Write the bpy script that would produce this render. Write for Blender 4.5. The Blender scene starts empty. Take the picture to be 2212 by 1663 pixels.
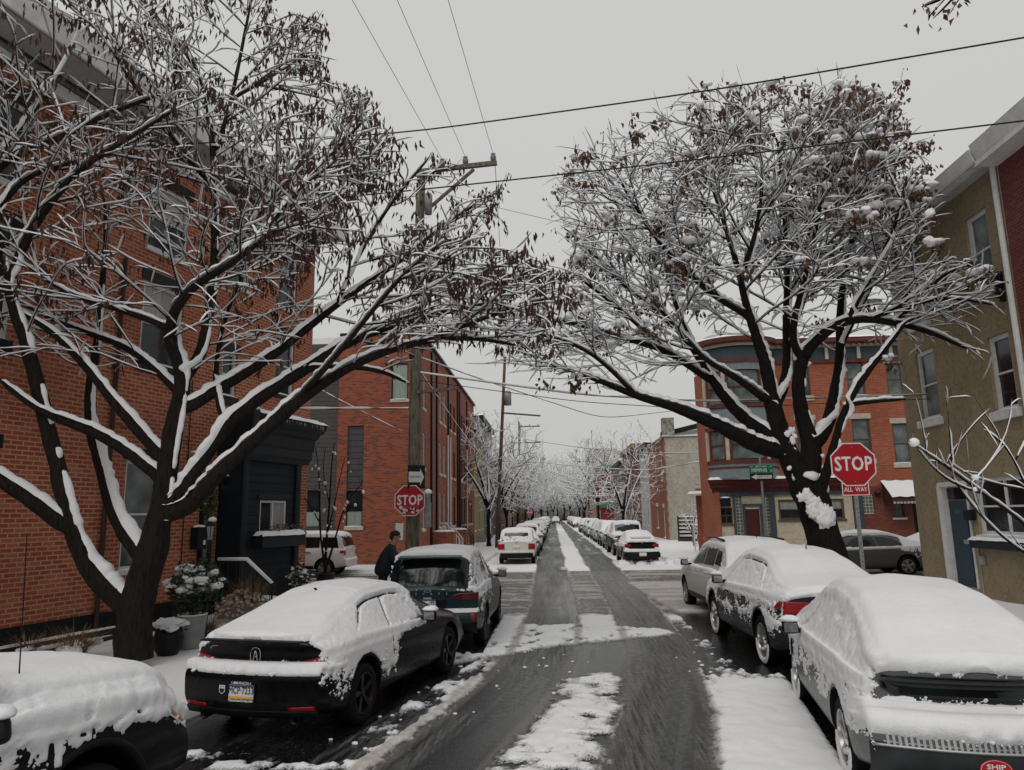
import bpy, bmesh, math, random
import numpy as np
from mathutils import Vector, Matrix, kdtree
random.seed(7)
R = math.radians
scene = bpy.context.scene
COL = scene.collection

# ------------------------------------------------------------------ camera model (used to place measured points)
IW, IH, FPX, CAMH = 2211., 1663., 2800 * 2211 / 4000., 2.32
PITCH, YAW, ROLL = R(10.2554), R(3.0798), R(1.0)

def ray(px, py):
    x = (px - IW / 2) / FPX; y = -(py - IH / 2) / FPX
    c, s = math.cos(ROLL), math.sin(ROLL)
    xl = c * x + s * y; yl = -s * x + c * y
    fy = math.cos(PITCH) - yl * math.sin(PITCH); z = math.sin(PITCH) + yl * math.cos(PITCH)
    cy, sy = math.cos(YAW), math.sin(YAW)
    return np.array((xl * cy - fy * sy, xl * sy + fy * cy, z))

def at(px, py, y):
    """world point seen at a measured photo position, at street depth y"""
    r = ray(px, py)
    return np.array((0, 0, CAMH)) + r * (y / r[1])

# ------------------------------------------------------------------ numpy noise
def _hash(ix, iy, iz, seed):
    h = (ix.astype(np.int64) * 374761393 + iy.astype(np.int64) * 668265263 + iz.astype(np.int64) * 2147483647 + seed * 974634777) & 0xFFFFFFFF
    h = ((h ^ (h >> 13)) * 1274126177) & 0xFFFFFFFF
    h = ((h ^ (h >> 16)) * 2246822519) & 0xFFFFFFFF
    return ((h ^ (h >> 15)) & 0xFFFFFF) / float(0xFFFFFF)

def vnoise(p, seed=0):
    p = np.asarray(p, float); f0 = np.floor(p); f = p - f0; i = f0.astype(np.int64)
    u = f * f * (3 - 2 * f)
    out = 0
    for dx in (0, 1):
        wx = u[:, 0] if dx else 1 - u[:, 0]
        for dy in (0, 1):
            wy = u[:, 1] if dy else 1 - u[:, 1]
            for dz in (0, 1):
                wz = u[:, 2] if dz else 1 - u[:, 2]
                out = out + wx * wy * wz * _hash(i[:, 0] + dx, i[:, 1] + dy, i[:, 2] + dz, seed)
    return out

def fbm(p, octaves=3, seed=0, gain=.5):
    p = np.asarray(p, float); a = 1; s = 0; t = 0
    for k in range(octaves):
        s = s + a * vnoise(p * 2 ** k + 17.3 * k, seed + k); t += a; a *= gain
    return s / t

def sstep(a, b, x):
    t = np.clip((x - a) / (b - a), 0, 1); return t * t * (3 - 2 * t)

# ------------------------------------------------------------------ objects
def mesh_from(name, verts, faces, uvs=None, smooth=False, attrs=None):
    me = bpy.data.meshes.new(name)
    verts = np.asarray(verts, np.float32)
    if isinstance(faces, np.ndarray):
        nf, k = faces.shape
        me.vertices.add(len(verts)); me.vertices.foreach_set('co', verts.ravel())
        me.loops.add(nf * k); me.loops.foreach_set('vertex_index', faces.astype(np.int32).ravel())
        me.polygons.add(nf); me.polygons.foreach_set('loop_start', np.arange(0, nf * k, k, dtype=np.int32))
        me.update(calc_edges=True); me.validate()
    else:
        me.from_pydata([tuple(map(float, v)) for v in verts], [], faces); me.update()
    if smooth:
        me.polygons.foreach_set('use_smooth', np.ones(len(me.polygons), bool))
    if uvs is not None:
        ul = me.uv_layers.new(name='uv')
        li = np.empty(len(me.loops), np.int32); me.loops.foreach_get('vertex_index', li)
        ul.data.foreach_set('uv', np.asarray(uvs, np.float32)[li].ravel())
    for k, v in (attrs or {}).items():
        a = me.attributes.new(k, 'FLOAT', 'POINT'); a.data.foreach_set('value', np.asarray(v, np.float32))
    return me

def link(name, me, mat=None, parent=None, loc=None, rot=None):
    o = bpy.data.objects.new(name, me); COL.objects.link(o)
    if me is not None and mat is not None:
        for m in (mat if isinstance(mat, (list, tuple)) else [mat]): me.materials.append(m)
    if parent is not None: o.parent = parent
    if loc is not None: o.location = loc
    if rot is not None: o.rotation_euler = rot
    return o

def tag(o, label=None, cat=None, group=None, kind=None):
    if label: o['label'] = label
    if cat: o['category'] = cat
    if group: o['group'] = group
    if kind: o['kind'] = kind
    return o

def thing(name, label, cat, loc=(0, 0, 0), rz=0, group=None):
    o = bpy.data.objects.new(name, None); COL.objects.link(o); o.empty_display_size = .2
    o.location = loc; o.rotation_euler = (0, 0, rz)
    return tag(o, label, cat, group)

KIDS = {}
def copy_tree(o, parent=None):
    c = o.copy(); COL.objects.link(c)
    if parent is not None: c.parent = parent
    for ch in list(o.children): copy_tree(ch, c)
    return c

class MB:
    """collects boxes, tubes, prisms -> ONE mesh object"""
    def __init__(s): s.v = []; s.f = []; s.m = []; s.mi = 0
    def add(s, vs, fs):
        b = len(s.v); s.v += [tuple(map(float, v)) for v in vs]
        s.f += [tuple(i + b for i in f) for f in fs]; s.m += [s.mi] * len(fs); return s
    def box(s, c, d, rz=0, rx=0, ry=0, taper=1.0):
        hx, hy, hz = d[0] / 2, d[1] / 2, d[2] / 2
        vs = []
        M = Matrix.Rotation(rz, 3, 'Z') @ Matrix.Rotation(ry, 3, 'Y') @ Matrix.Rotation(rx, 3, 'X')
        for z in (-1, 1):
            k = taper if z > 0 else 1
            for x, y in ((-1, -1), (1, -1), (1, 1), (-1, 1)):
                vs.append(M @ Vector((x * hx * k, y * hy * k, z * hz)) + Vector(c))
        return s.add(vs, [(3, 2, 1, 0), (4, 5, 6, 7), (0, 1, 5, 4), (1, 2, 6, 5), (2, 3, 7, 6), (3, 0, 4, 7)])
    def tube(s, pts, rad, n=8, caps=True):
        pts = [Vector(p) for p in pts]
        rs = rad if isinstance(rad, (list, tuple, np.ndarray)) else [rad] * len(pts)
        vs = []; fs = []
        for i, p in enumerate(pts):
            d = (pts[min(i + 1, len(pts) - 1)] - pts[max(i - 1, 0)]).normalized()
            a = d.cross(Vector((0, 0, 1)) if abs(d.z) < .95 else Vector((1, 0, 0))).normalized(); b = d.cross(a)
            for k in range(n):
                t = 2 * math.pi * k / n; vs.append(p + (a * math.cos(t) + b * math.sin(t)) * rs[i])
        for i in range(len(pts) - 1):
            for k in range(n):
                fs.append((i * n + k, i * n + (k + 1) % n, (i + 1) * n + (k + 1) % n, (i + 1) * n + k))
        if caps:
            fs.append(tuple(range(n))[::-1]); fs.append(tuple(range((len(pts) - 1) * n, len(pts) * n)))
        return s.add(vs, fs)
    def lathe(s, prof, c=(0, 0, 0), n=20, axis='Z', a0=0, a1=2 * math.pi):
        vs = []; fs = []; full = abs(a1 - a0 - 2 * math.pi) < 1e-6; m = n if full else n + 1
        for r, h in prof:
            for k in range(m):
                t = a0 + (a1 - a0) * k / n
                x, y = r * math.cos(t), r * math.sin(t)
                p = (x, y, h) if axis == 'Z' else ((h, x, y) if axis == 'X' else (x, h, y))
                vs.append((p[0] + c[0], p[1] + c[1], p[2] + c[2]))
        for i in range(len(prof) - 1):
            for k in range(n):
                a = i * m + k; b = i * m + (k + 1) % m
                fs.append((a, b, b + m, a + m))
        return s.add(vs, fs)
    def prism(s, poly, z0, z1):
        n = len(poly); vs = [(x, y, z0) for x, y in poly] + [(x, y, z1) for x, y in poly]
        fs = [tuple(range(n))[::-1], tuple(range(n, 2 * n))] + [(i, (i + 1) % n, n + (i + 1) % n, n + i) for i in range(n)]
        return s.add(vs, fs)
    def quad(s, a, b, c, d): return s.add([a, b, c, d], [(0, 1, 2, 3)])
    def blob(s, c, d, seed=0, amp=.25, n=10, flat=.0, fr=2.2):
        """lumpy ellipsoid"""
        vs = []; fs = []
        th = np.linspace(0, math.pi, n)[:, None]; ph = np.linspace(0, 2 * math.pi, 2 * n, endpoint=False)[None]
        P = np.stack([np.sin(th) * np.cos(ph), np.sin(th) * np.sin(ph), np.cos(th) + 0 * ph], -1).reshape(-1, 3)
        k = 1 + amp * (fbm(P * fr + seed * 3.1 + 5, 2, seed) - .5) * 2
        P = P * k[:, None]; P[:, 2] = np.where(P[:, 2] < 0, P[:, 2] * (1 - flat), P[:, 2])
        P = P * np.array(d) + np.array(c); w = 2 * n
        for i in range(n - 1):
            for j in range(w):
                fs.append((i * w + j, i * w + (j + 1) % w, (i + 1) * w + (j + 1) % w, (i + 1) * w + j))
        return s.add(P, [f[::-1] for f in fs])
    def build(s, name, mat, parent=None, smooth=False, bevel=0, auto=None, uvbox=False, loc=None, rot=None, seg=2):
        me = bpy.data.meshes.new(name); me.from_pydata(s.v, [], s.f); me.update()
        mats = mat if isinstance(mat, (list, tuple)) else [mat]
        if len(mats) > 1: me.polygons.foreach_set('material_index', s.m)
        if bevel:
            bm = bmesh.new(); bm.from_mesh(me)
            bmesh.ops.remove_doubles(bm, verts=bm.verts, dist=1e-5)
            es = [e for e in bm.edges if len(e.link_faces) == 2 and e.calc_face_angle(0) > .5]
            bmesh.ops.bevel(bm, geom=es, offset=bevel, segments=seg, affect='EDGES', profile=.5, clamp_overlap=True)
            bm.to_mesh(me); bm.free()
        if smooth:
            me.polygons.foreach_set('use_smooth', np.ones(len(me.polygons), bool))
        if auto is not None:
            me.polygons.foreach_set('use_smooth', np.ones(len(me.polygons), bool)); me.set_sharp_from_angle(angle=auto)
        if uvbox: box_uv(me)
        o = link(name, me, None, parent, loc, rot)
        for m in mats: me.materials.append(m)
        return o

def box_uv(me):
    ul = me.uv_layers.new(name='uv')
    for p in me.polygons:
        n = p.normal
        for li in p.loop_indices:
            c = me.vertices[me.loops[li].vertex_index].co
            if abs(n.z) > .8: ul.data[li].uv = (c.x, c.y)
            elif abs(n.x) > abs(n.y): ul.data[li].uv = (c.y, c.z)
            else: ul.data[li].uv = (c.x, c.z)

def text_mesh(s, size, ext=0.0, align='CENTER', xscale=1.0, spacing=1.0):
    cu = bpy.data.curves.new('lettering', 'FONT'); cu.body = s; cu.size = size; cu.extrude = ext
    cu.align_x = align; cu.align_y = 'CENTER'; cu.space_character = spacing; cu.resolution_u = 2
    o = bpy.data.objects.new('lettering', cu); COL.objects.link(o)
    dg = bpy.context.evaluated_depsgraph_get(); dg.update()
    me = bpy.data.meshes.new_from_object(o.evaluated_get(dg))
    bpy.data.objects.remove(o); bpy.data.curves.remove(cu)
    for v in me.vertices: v.co.x *= xscale
    return me

def text(name, s, size, mat, parent, loc, rot, ext=.001, xscale=1.0, align='CENTER', bold=0, spacing=1.0):
    me = text_mesh(s, size, ext, align, xscale, spacing); me.materials.clear()
    if bold:
        # thicken strokes by pushing the outline outwards
        bm = bmesh.new(); bm.from_mesh(me)
        bmesh.ops.remove_doubles(bm, verts=bm.verts, dist=1e-6)
        nv = {}
        for v in bm.verts:
            acc = Vector((0, 0, 0))
            for f in v.link_faces:
                if abs(f.normal.z) < .5: acc += f.normal
            if acc.length > 1e-6: nv[v] = acc.normalized() * bold
        for v, d in nv.items(): v.co.x += d.x; v.co.y += d.y
        bm.to_mesh(me); bm.free()
    return link(name, me, mat, parent, loc, rot)

# ------------------------------------------------------------------ materials
MATS = {}
def new_mat(name):
    m = bpy.data.materials.new(name); m.use_nodes = True
    nt = m.node_tree; b = nt.nodes['Principled BSDF']; MATS[name] = m
    return m, nt, b

def N(nt, t, **kw):
    n = nt.nodes.new(t)
    for k, v in kw.items():
        if k.startswith('i_'): n.inputs[k[2:].replace('_', ' ')].default_value = v
        else: setattr(n, k, v)
    return n

def L(nt, a, b): nt.links.new(a, b)

def ramp(nt, fac, stops):
    r = N(nt, 'ShaderNodeValToRGB'); e = r.color_ramp.elements
    while len(e) < len(stops): e.new(.5)
    for i, (p, c) in enumerate(stops):
        e[i].position = p; e[i].color = (c[0], c[1], c[2], 1) if hasattr(c, '__len__') else (c, c, c, 1)
    L(nt, fac, r.inputs['Fac']); return r.outputs['Color']

def coords(nt, kind='Object', scale=None):
    tc = N(nt, 'ShaderNodeTexCoord'); out = tc.outputs[kind]
    if scale is not None:
        mp = N(nt, 'ShaderNodeMapping'); mp.inputs['Scale'].default_value = scale if hasattr(scale, '__len__') else (scale,) * 3
        L(nt, out, mp.inputs['Vector']); out = mp.outputs['Vector']
    return out

def noise(nt, vec, scale, detail=3, rough=.55):
    n = N(nt, 'ShaderNodeTexNoise'); n.inputs['Scale'].default_value = scale; n.inputs['Detail'].default_value = detail
    n.inputs['Roughness'].default_value = rough; L(nt, vec, n.inputs['Vector']); return n.outputs['Fac']

def bump(nt, h, strength, dist=.02, normal=None):
    b = N(nt, 'ShaderNodeBump'); b.inputs['Strength'].default_value = strength; b.inputs['Distance'].default_value = dist
    L(nt, h, b.inputs['Height'])
    if normal is not None: L(nt, normal, b.inputs['Normal'])
    return b.outputs['Normal']

def mix(nt, fac, a, b, mode='MIX'):
    m = N(nt, 'ShaderNodeMix', data_type='RGBA', blend_type=mode)
    for s, v in (('Factor', fac), ('A', a), ('B', b)):
        i = [x for x in m.inputs if x.name == s and (x.type == 'RGBA' or s == 'Factor' and x.type == 'VALUE')][0]
        if hasattr(v, 'is_output'): L(nt, v, i)
        elif s == 'Factor': i.default_value = v
        else: i.default_value = (v[0], v[1], v[2], 1)
    return [x for x in m.outputs if x.type == 'RGBA'][0]

def math_n(nt, op, a, b=None, clamp=False):
    m = N(nt, 'ShaderNodeMath', operation=op); m.use_clamp = clamp
    for i, v in enumerate((a, b)):
        if v is None: continue
        if hasattr(v, 'is_output'): L(nt, v, m.inputs[i])
        else: m.inputs[i].default_value = v
    return m.outputs[0]

def simple(name, col, rough=.6, metal=0, var=.15, scale=6, bmp=0, bscale=40, spec=.22, coat=0):
    m, nt, b = new_mat(name); v = coords(nt)
    f = noise(nt, v, scale, 4)
    c0 = tuple(c * (1 - var) for c in col); c1 = tuple(min(1, c * (1 + var)) for c in col)
    L(nt, ramp(nt, f, [(.3, c0), (.7, c1)]), b.inputs['Base Color'])
    b.inputs['Roughness'].default_value = rough; b.inputs['Metallic'].default_value = metal
    b.inputs['Specular IOR Level'].default_value = spec
    if coat: b.inputs['Coat Weight'].default_value = coat; b.inputs['Coat Roughness'].default_value = .08
    if bmp: L(nt, bump(nt, noise(nt, v, bscale, 4), bmp, .01), b.inputs['Normal'])
    return m

def m_snow(name='snow', tint=(.86, .865, .875), dirt=None, bs=1.0):
    m, nt, b = new_mat(name); v = coords(nt)
    f1 = noise(nt, v, 9, 4); f2 = noise(nt, v, 70, 6, .75); f3 = noise(nt, v, 2.0, 2)
    c = ramp(nt, f3, [(.3, tuple(x * .95 for x in tint)), (.7, tint)])
    if dirt: c = mix(nt, ramp(nt, noise(nt, v, 3.2, 4), [(.45, 0), (.62, 1)]), c, dirt)
    L(nt, c, b.inputs['Base Color']); b.inputs['Roughness'].default_value = .75
    b.inputs['Specular IOR Level'].default_value = .25
    n1 = bump(nt, f1, .35 * bs, .03); L(nt, bump(nt, f2, .5 * bs, .008, n1), b.inputs['Normal'])
    return m

def m_brick(name, c1, c2, c3, mortar, bw=.21, rh=.075, msize=.010, bias=0, bmp=.5, soot=.25, offs=.5):
    m, nt, b = new_mat(name)
    uv = N(nt, 'ShaderNodeUVMap'); uv.uv_map = 'uv'; v = uv.outputs['UV']
    bt = N(nt, 'ShaderNodeTexBrick'); L(nt, v, bt.inputs['Vector'])
    bt.offset = offs
    for k, x in (('Scale', 1), ('Mortar Size', msize), ('Mortar Smooth', .15), ('Bias', bias), ('Brick Width', bw), ('Row Height', rh)): bt.inputs[k].default_value = x
    bt.inputs['Color1'].default_value = (*c1, 1); bt.inputs['Color2'].default_value = (*c2, 1); bt.inputs['Mortar'].default_value = (*mortar, 1)
    # a third brick colour from a second brick texture of the same bond
    bt2 = N(nt, 'ShaderNodeTexBrick'); L(nt, v, bt2.inputs['Vector']); bt2.offset = offs
    for k, x in (('Scale', 1), ('Mortar Size', msize), ('Mortar Smooth', .15), ('Bias', 0), ('Brick Width', bw), ('Row Height', rh)): bt2.inputs[k].default_value = x
    bt2.inputs['Color1'].default_value = (0, 0, 0, 1); bt2.inputs['Color2'].default_value = (1, 1, 1, 1); bt2.inputs['Mortar'].default_value = (0, 0, 0, 1)
    fac = ramp(nt, bt2.outputs['Color'], [(.70, 0), (.78, 1)])
    col = mix(nt, fac, bt.outputs['Color'], c3)
    n1 = noise(nt, v, .5, 4); n2 = noise(nt, v, 14, 4)
    col = mix(nt, ramp(nt, n1, [(.4, 0), (.75, soot)]), col, tuple(x * .45 for x in c1))
    col = mix(nt, ramp(nt, n2, [(.3, 0), (.8, .3)]), col, tuple(x * .7 for x in c2))
    L(nt, col, b.inputs['Base Color']); b.inputs['Roughness'].default_value = .85; b.inputs['Specular IOR Level'].default_value = .2
    h = math_n(nt, 'MULTIPLY_ADD', bt.outputs['Fac'], -1.0); h.node.inputs[2].default_value = 1
    hh = math_n(nt, 'ADD', h, math_n(nt, 'MULTIPLY', n2, .4))
    L(nt, bump(nt, hh, bmp, .012), b.inputs['Normal'])
    return m

def m_siding(name, col, pitch=.15, bmp=.6, rough=.6):
    m, nt, b = new_mat(name); uv = N(nt, 'ShaderNodeUVMap'); uv.uv_map = 'uv'
    sp = N(nt, 'ShaderNodeSeparateXYZ'); L(nt, uv.outputs['UV'], sp.inputs[0])
    fr = math_n(nt, 'FRACT', math_n(nt, 'DIVIDE', sp.outputs['Y'], pitch))
    edge = ramp(nt, fr, [(0, .12), (.06, .55), (.12, 1), (1, 1)])
    n1 = noise(nt, uv.outputs['UV'], 3, 4)
    base = ramp(nt, n1, [(.3, tuple(c * .88 for c in col)), (.7, tuple(c * 1.1 for c in col))])
    L(nt, mix(nt, 1.0, base, edge, 'MULTIPLY'), b.inputs['Base Color'])
    b.inputs['Roughness'].default_value = rough; b.inputs['Specular IOR Level'].default_value = .14
    L(nt, bump(nt, ramp(nt, fr, [(0, 0), (.1, 1), (1, .6)]), bmp, .015), b.inputs['Normal'])
    return m

def m_stucco(name, col, scale=5, bmp=.8, stain=.25):
    m, nt, b = new_mat(name); v = coords(nt)
    f = noise(nt, v, 1.2, 5); f2 = noise(nt, v, scale, 3, .5)
    ridge = ramp(nt, f2, [(.46, 0), (.495, 1), (.53, 0)])
    f3 = noise(nt, v, 40, 4)
    c = ramp(nt, f, [(.25, tuple(x * (1 - stain) for x in col)), (.75, tuple(x * (1 + stain * .5) for x in col))])
    c = mix(nt, math_n(nt, 'MULTIPLY', ridge, .5), c, tuple(x * .45 for x in col))
    L(nt, c, b.inputs['Base Color']); b.inputs['Roughness'].default_value = .9; b.inputs['Specular IOR Level'].default_value = .15
    h = math_n(nt, 'ADD', math_n(nt, 'MULTIPLY', f2, 1.2), math_n(nt, 'MULTIPLY', f3, .25))
    L(nt, bump(nt, h, bmp, .03), b.inputs['Normal'])
    return m

def m_glass(name, col=(.02, .025, .03), rough=.06, var=True):
    m, nt, b = new_mat(name); v = coords(nt)
    f = noise(nt, v, 1.7, 2)
    L(nt, ramp(nt, f, [(.35, tuple(c * .5 for c in col)), (.7, tuple(c * 1.6 for c in col))]), b.inputs['Base Color'])
    b.inputs['Roughness'].default_value = rough; b.inputs['Specular IOR Level'].default_value = .42
    L(nt, bump(nt, noise(nt, v, 2.5, 2), .04, .02), b.inputs['Normal'])
    return m

def m_paint(name, col, rough=.28, metal=0.0, coat=.6, flake=0):
    m, nt, b = new_mat(name); v = coords(nt)
    f = noise(nt, v, 14, 5, .7)   # road grime and wet film
    sp = N(nt, 'ShaderNodeSeparateXYZ'); L(nt, v, sp.inputs[0])
    low = ramp(nt, sp.outputs['Z'], [(.25, .4), (.65, 0)])
    c = mix(nt, math_n(nt, 'MULTIPLY', low, f), col, (.05, .048, .045))
    b.inputs['Specular IOR Level'].default_value = .14
    L(nt, c, b.inputs['Base Color'])
    L(nt, ramp(nt, f, [(.3, rough * .8), (.8, min(1, rough * 1.8))]), b.inputs['Roughness'])
    b.inputs['Metallic'].default_value = metal
    b.inputs['Coat Weight'].default_value = coat; b.inputs['Coat Roughness'].default_value = .12
    return m

def m_bark(name, col, col2, scale=1.0):
    m, nt, b = new_mat(name); v = coords(nt, 'Object', (9 * scale, 9 * scale, 1.7 * scale))
    f = noise(nt, v, 3.0, 6, .65); f2 = noise(nt, v, 9, 3)
    L(nt, ramp(nt, f, [(.3, col), (.52, col2), (.75, tuple(c * 1.5 for c in col2))]), b.inputs['Base Color'])
    b.inputs['Roughness'].default_value = .9; b.inputs['Specular IOR Level'].default_value = .15
    L(nt, bump(nt, math_n(nt, 'ADD', f, math_n(nt, 'MULTIPLY', f2, .3)), 1.0, .06), b.inputs['Normal'])
    return m

SNOW = m_snow('snow')
SNOWC = m_snow('car_snow', (.86, .865, .875), bs=1.25)
SNOWT = m_snow('tree_snow', (.86, .865, .875), bs=.5)
BLACKM = simple('black_trim', (.005, .006, .007), .5, var=.3)
RUBBER = simple('rubber', (.006, .006, .0065), .8, bmp=.3)
GLASSD = m_glass('car_glass', (.006, .009, .010))
CHROME = simple('chrome', (.5, .5, .5), .22, 1.0, var=.1)
REDLENS = simple('red_lens', (.30, .008, .012), .2, var=.25, coat=.5)
AMBER = simple('amber_lens', (.65, .16, .03), .2, var=.15, coat=.5)
CLEARL = simple('clear_lens', (.55, .55, .54), .15, var=.2, coat=.5)
WHITEP = simple('white_paint', (.72, .72, .70), .5, var=.08, scale=3)
PLATEW = simple('plate_white', (.70, .72, .74), .4, var=.04)
PLATEY = simple('plate_yellow', (.75, .42, .05), .4, var=.04)
PLATEB = simple('plate_blue', (.03, .05, .16), .4, var=.04)
INKD = simple('dark_ink', (.01, .012, .03), .5, var=.05)
INKW = simple('white_ink', (.75, .75, .75), .5, var=.05)
RIMS = simple('rim_silver', (.38, .38, .37), .3, .8, var=.25, scale=15)
RIMD = simple('rim_dark', (.012, .012, .013), .35, .3, var=.3, scale=15)
# ------------------------------------------------------------------ street layout
# far block runs along +Y; the near block (y < 13) is turned about 14 degrees
def curb_l(y): return np.where(y < 13, -3.35 + .25 * (y - 13), -3.35)
def curb_r(y): return np.where(y < 11, 5.25 + .19 * (y - 11), 5.25)
def near_edge(x): return 22.0 + 0 * x
CROSS_FAR = 30.2

def seg_in(v, a, b, s):   # soft membership of v in [a, b]
    return sstep(a - s, a + s, v) * (1 - sstep(b - s, b + s, v))

YK = [-5, 4, 7.3, 9, 10.9, 13, 17.5, 25, 45, 400]
LTK = [-1.7, -1.55, -1.18, -.82, -.45, -.2, -.05, -.1, -.26, -.26]
RTK = [.35, .45, .92, 1.25, 1.54, 1.75, 1.92, 2.0, 2.2, 2.2]
LW = [.55, .55, .54, .53, .55, .58, .58, .60, .70, .70]

def road_cov(x, y):
    """signed snow cover (>0 snow), and slush amount"""
    q = np.stack([x, y, 0 * x], 1)
    wob = (fbm(q * [.5, .35, 1], 2, 3) - .5) * .35
    lt = np.interp(y, YK, LTK); rt = np.interp(y, YK, RTK); hw = np.interp(y, YK, LW)
    edge = (fbm(q * [6, 3, 1], 3, 11) - .5)
    dl = np.abs(x + wob * .5 - lt) - hw; dr = np.abs(x + wob * .5 - rt) - hw * .95
    d = np.minimum(dl, dr)                                   # <0 inside a wheel track
    streak = 1.0 * (fbm(np.stack([(x - lt) * 15, y * .55, 0 * x], 1), 4, 21, .65) - .5) + 1.3 * (fbm(np.stack([(x - lt) * 2.6, y * .22, 0 * x], 1), 2, 23) - .5)
    fine = fbm(q * [14, 9, 1], 3, 31) - .5
    patch = fbm(q * [2.2, 3.2, 1], 3, 41) - .5
    near = 1 - sstep(20, 40, y)
    cov = .55 * np.tanh(d * 5) + edge * .5 * near + fine * .55 * near + .10
    cov = np.where(d < 0, cov - .25 + streak * .5, cov)
    # middle strip is broken, with dark gaps lying across the street
    mid = (x > lt + hw) & (x < rt - hw)
    gaps = fbm(q * [2.6, 6.5, 1], 3, 51) - .5
    cov = cov + np.where(mid, (-.20 - 2.3 * np.maximum(0, gaps - .03)) * (y < 13), 0)
    # bare stretch between the middle strip and the snow ridge
    bare = seg_in(y, 11.0 + .25 * x, 14.4, .35) * seg_in(x, -1.2, 2.2, .3)
    cov = cov - bare * (.75 + .6 * fine)
    # left gutter beside the parked sedan: wet, with loose patches, and a dirty ridge
    gl = (x < lt - hw) * (1 - sstep(11.2, 12.2, y))
    ridge = np.exp(-((x - (lt - hw - .12) + .10 * edge) / .10) ** 2) * (y < 12.5)
    cov = cov + gl * (-.72 + 2.6 * patch + .6 * fine) + ridge * (1.35 + 1.3 * fine) * (1 - sstep(11.5, 12.5, y))
    # right gutter beside the dark saloon: wet
    gr = (x > rt + hw) * seg_in(y, 10.9 - .25 * (x - 2.2), 16.2, .5) * (x > 2.05)
    cov = cov + gr * (-.75 + 1.5 * patch + .5 * fine)
    # under the cars the road is bare
    under_r = (x > 2.75 + .0 * y) * seg_in(y, 3, 18.5, .4)
    under_r = np.maximum(under_r * (y > 11), (x > 2.62 + .17 * (y - 7.5)) * (y <= 11))
    cov = cov - under_r * .9
    under_l = np.maximum((x < -1.22) * seg_in(y, 12.6, 17.4, .2), (x < -2.05 + .22 * (y - 8.6)) * (y <= 12.4) * (y > 7.6))
    cov = cov - under_l * (1.1 - .5 * patch)
    # plough ridge pushed across the street
    lo = np.interp(x, [-1.9, -1.4, .1, 2.3], [11.6, 12.2, 13.5, 14.6]); hi = np.interp(x, [-1.9, .3, 2.3], [15.8, 15.9, 15.0])
    bandm = seg_in(y, lo, hi, .25) * (x > -1.25 - .8 * (y < 12.6)) * (1 - sstep(2.0, 2.6, x))
    cov = np.maximum(cov, bandm * (.55 + 2.0 * edge + 1.2 * fine) - .12)
    # intersection: ruts of the cross traffic run along x
    inter = seg_in(y, 17.2, 30.2, .6)
    ruts = fbm(q * [.35, 2.6, 1], 3, 61) - .5
    ruts2 = fbm(q * [.8, 7, 1], 2, 63) - .5
    onx = sstep(.0, .25, d)
    cov = cov + inter * onx * (-.72 + 2.3 * ruts + 1.1 * ruts2)
    solid = seg_in(y, 17.6, 25.2, .4) * sstep(2.55, 2.9, x + .05 * (y - 20))
    cov = np.maximum(cov, solid * (.75 + .4 * edge + .3 * ruts2) - .1)
    slush = inter * (.42 + .9 * np.maximum(0, ruts + .15)) + ridge * .55 + .25 * np.maximum(0, patch) * near
    slush = np.maximum(slush, seg_in(d, -.10, .06, .06) * (y < 17) * .55)
    streak = streak - .35 * sstep(.02, .12, d) * (y < 17)
    cov = cov + np.where(y > 31, .02 + .9 * (fbm(q * [2.2, .25, 1], 3, 81) - .5), 0)
    # flat snow between tracks and far cars
    return cov, np.clip(slush, 0, 1), d, streak

def grid(xs, ys, zf=None):
    X, Y = np.meshgrid(xs, ys); V = np.stack([X.ravel(), Y.ravel(), 0 * X.ravel()], 1)
    n, m = len(xs), len(ys); i = np.arange(n * m).reshape(m, n)
    F = np.stack([i[:-1, :-1].ravel(), i[:-1, 1:].ravel(), i[1:, 1:].ravel(), i[1:, :-1].ravel()], 1)
    return V, F

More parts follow.
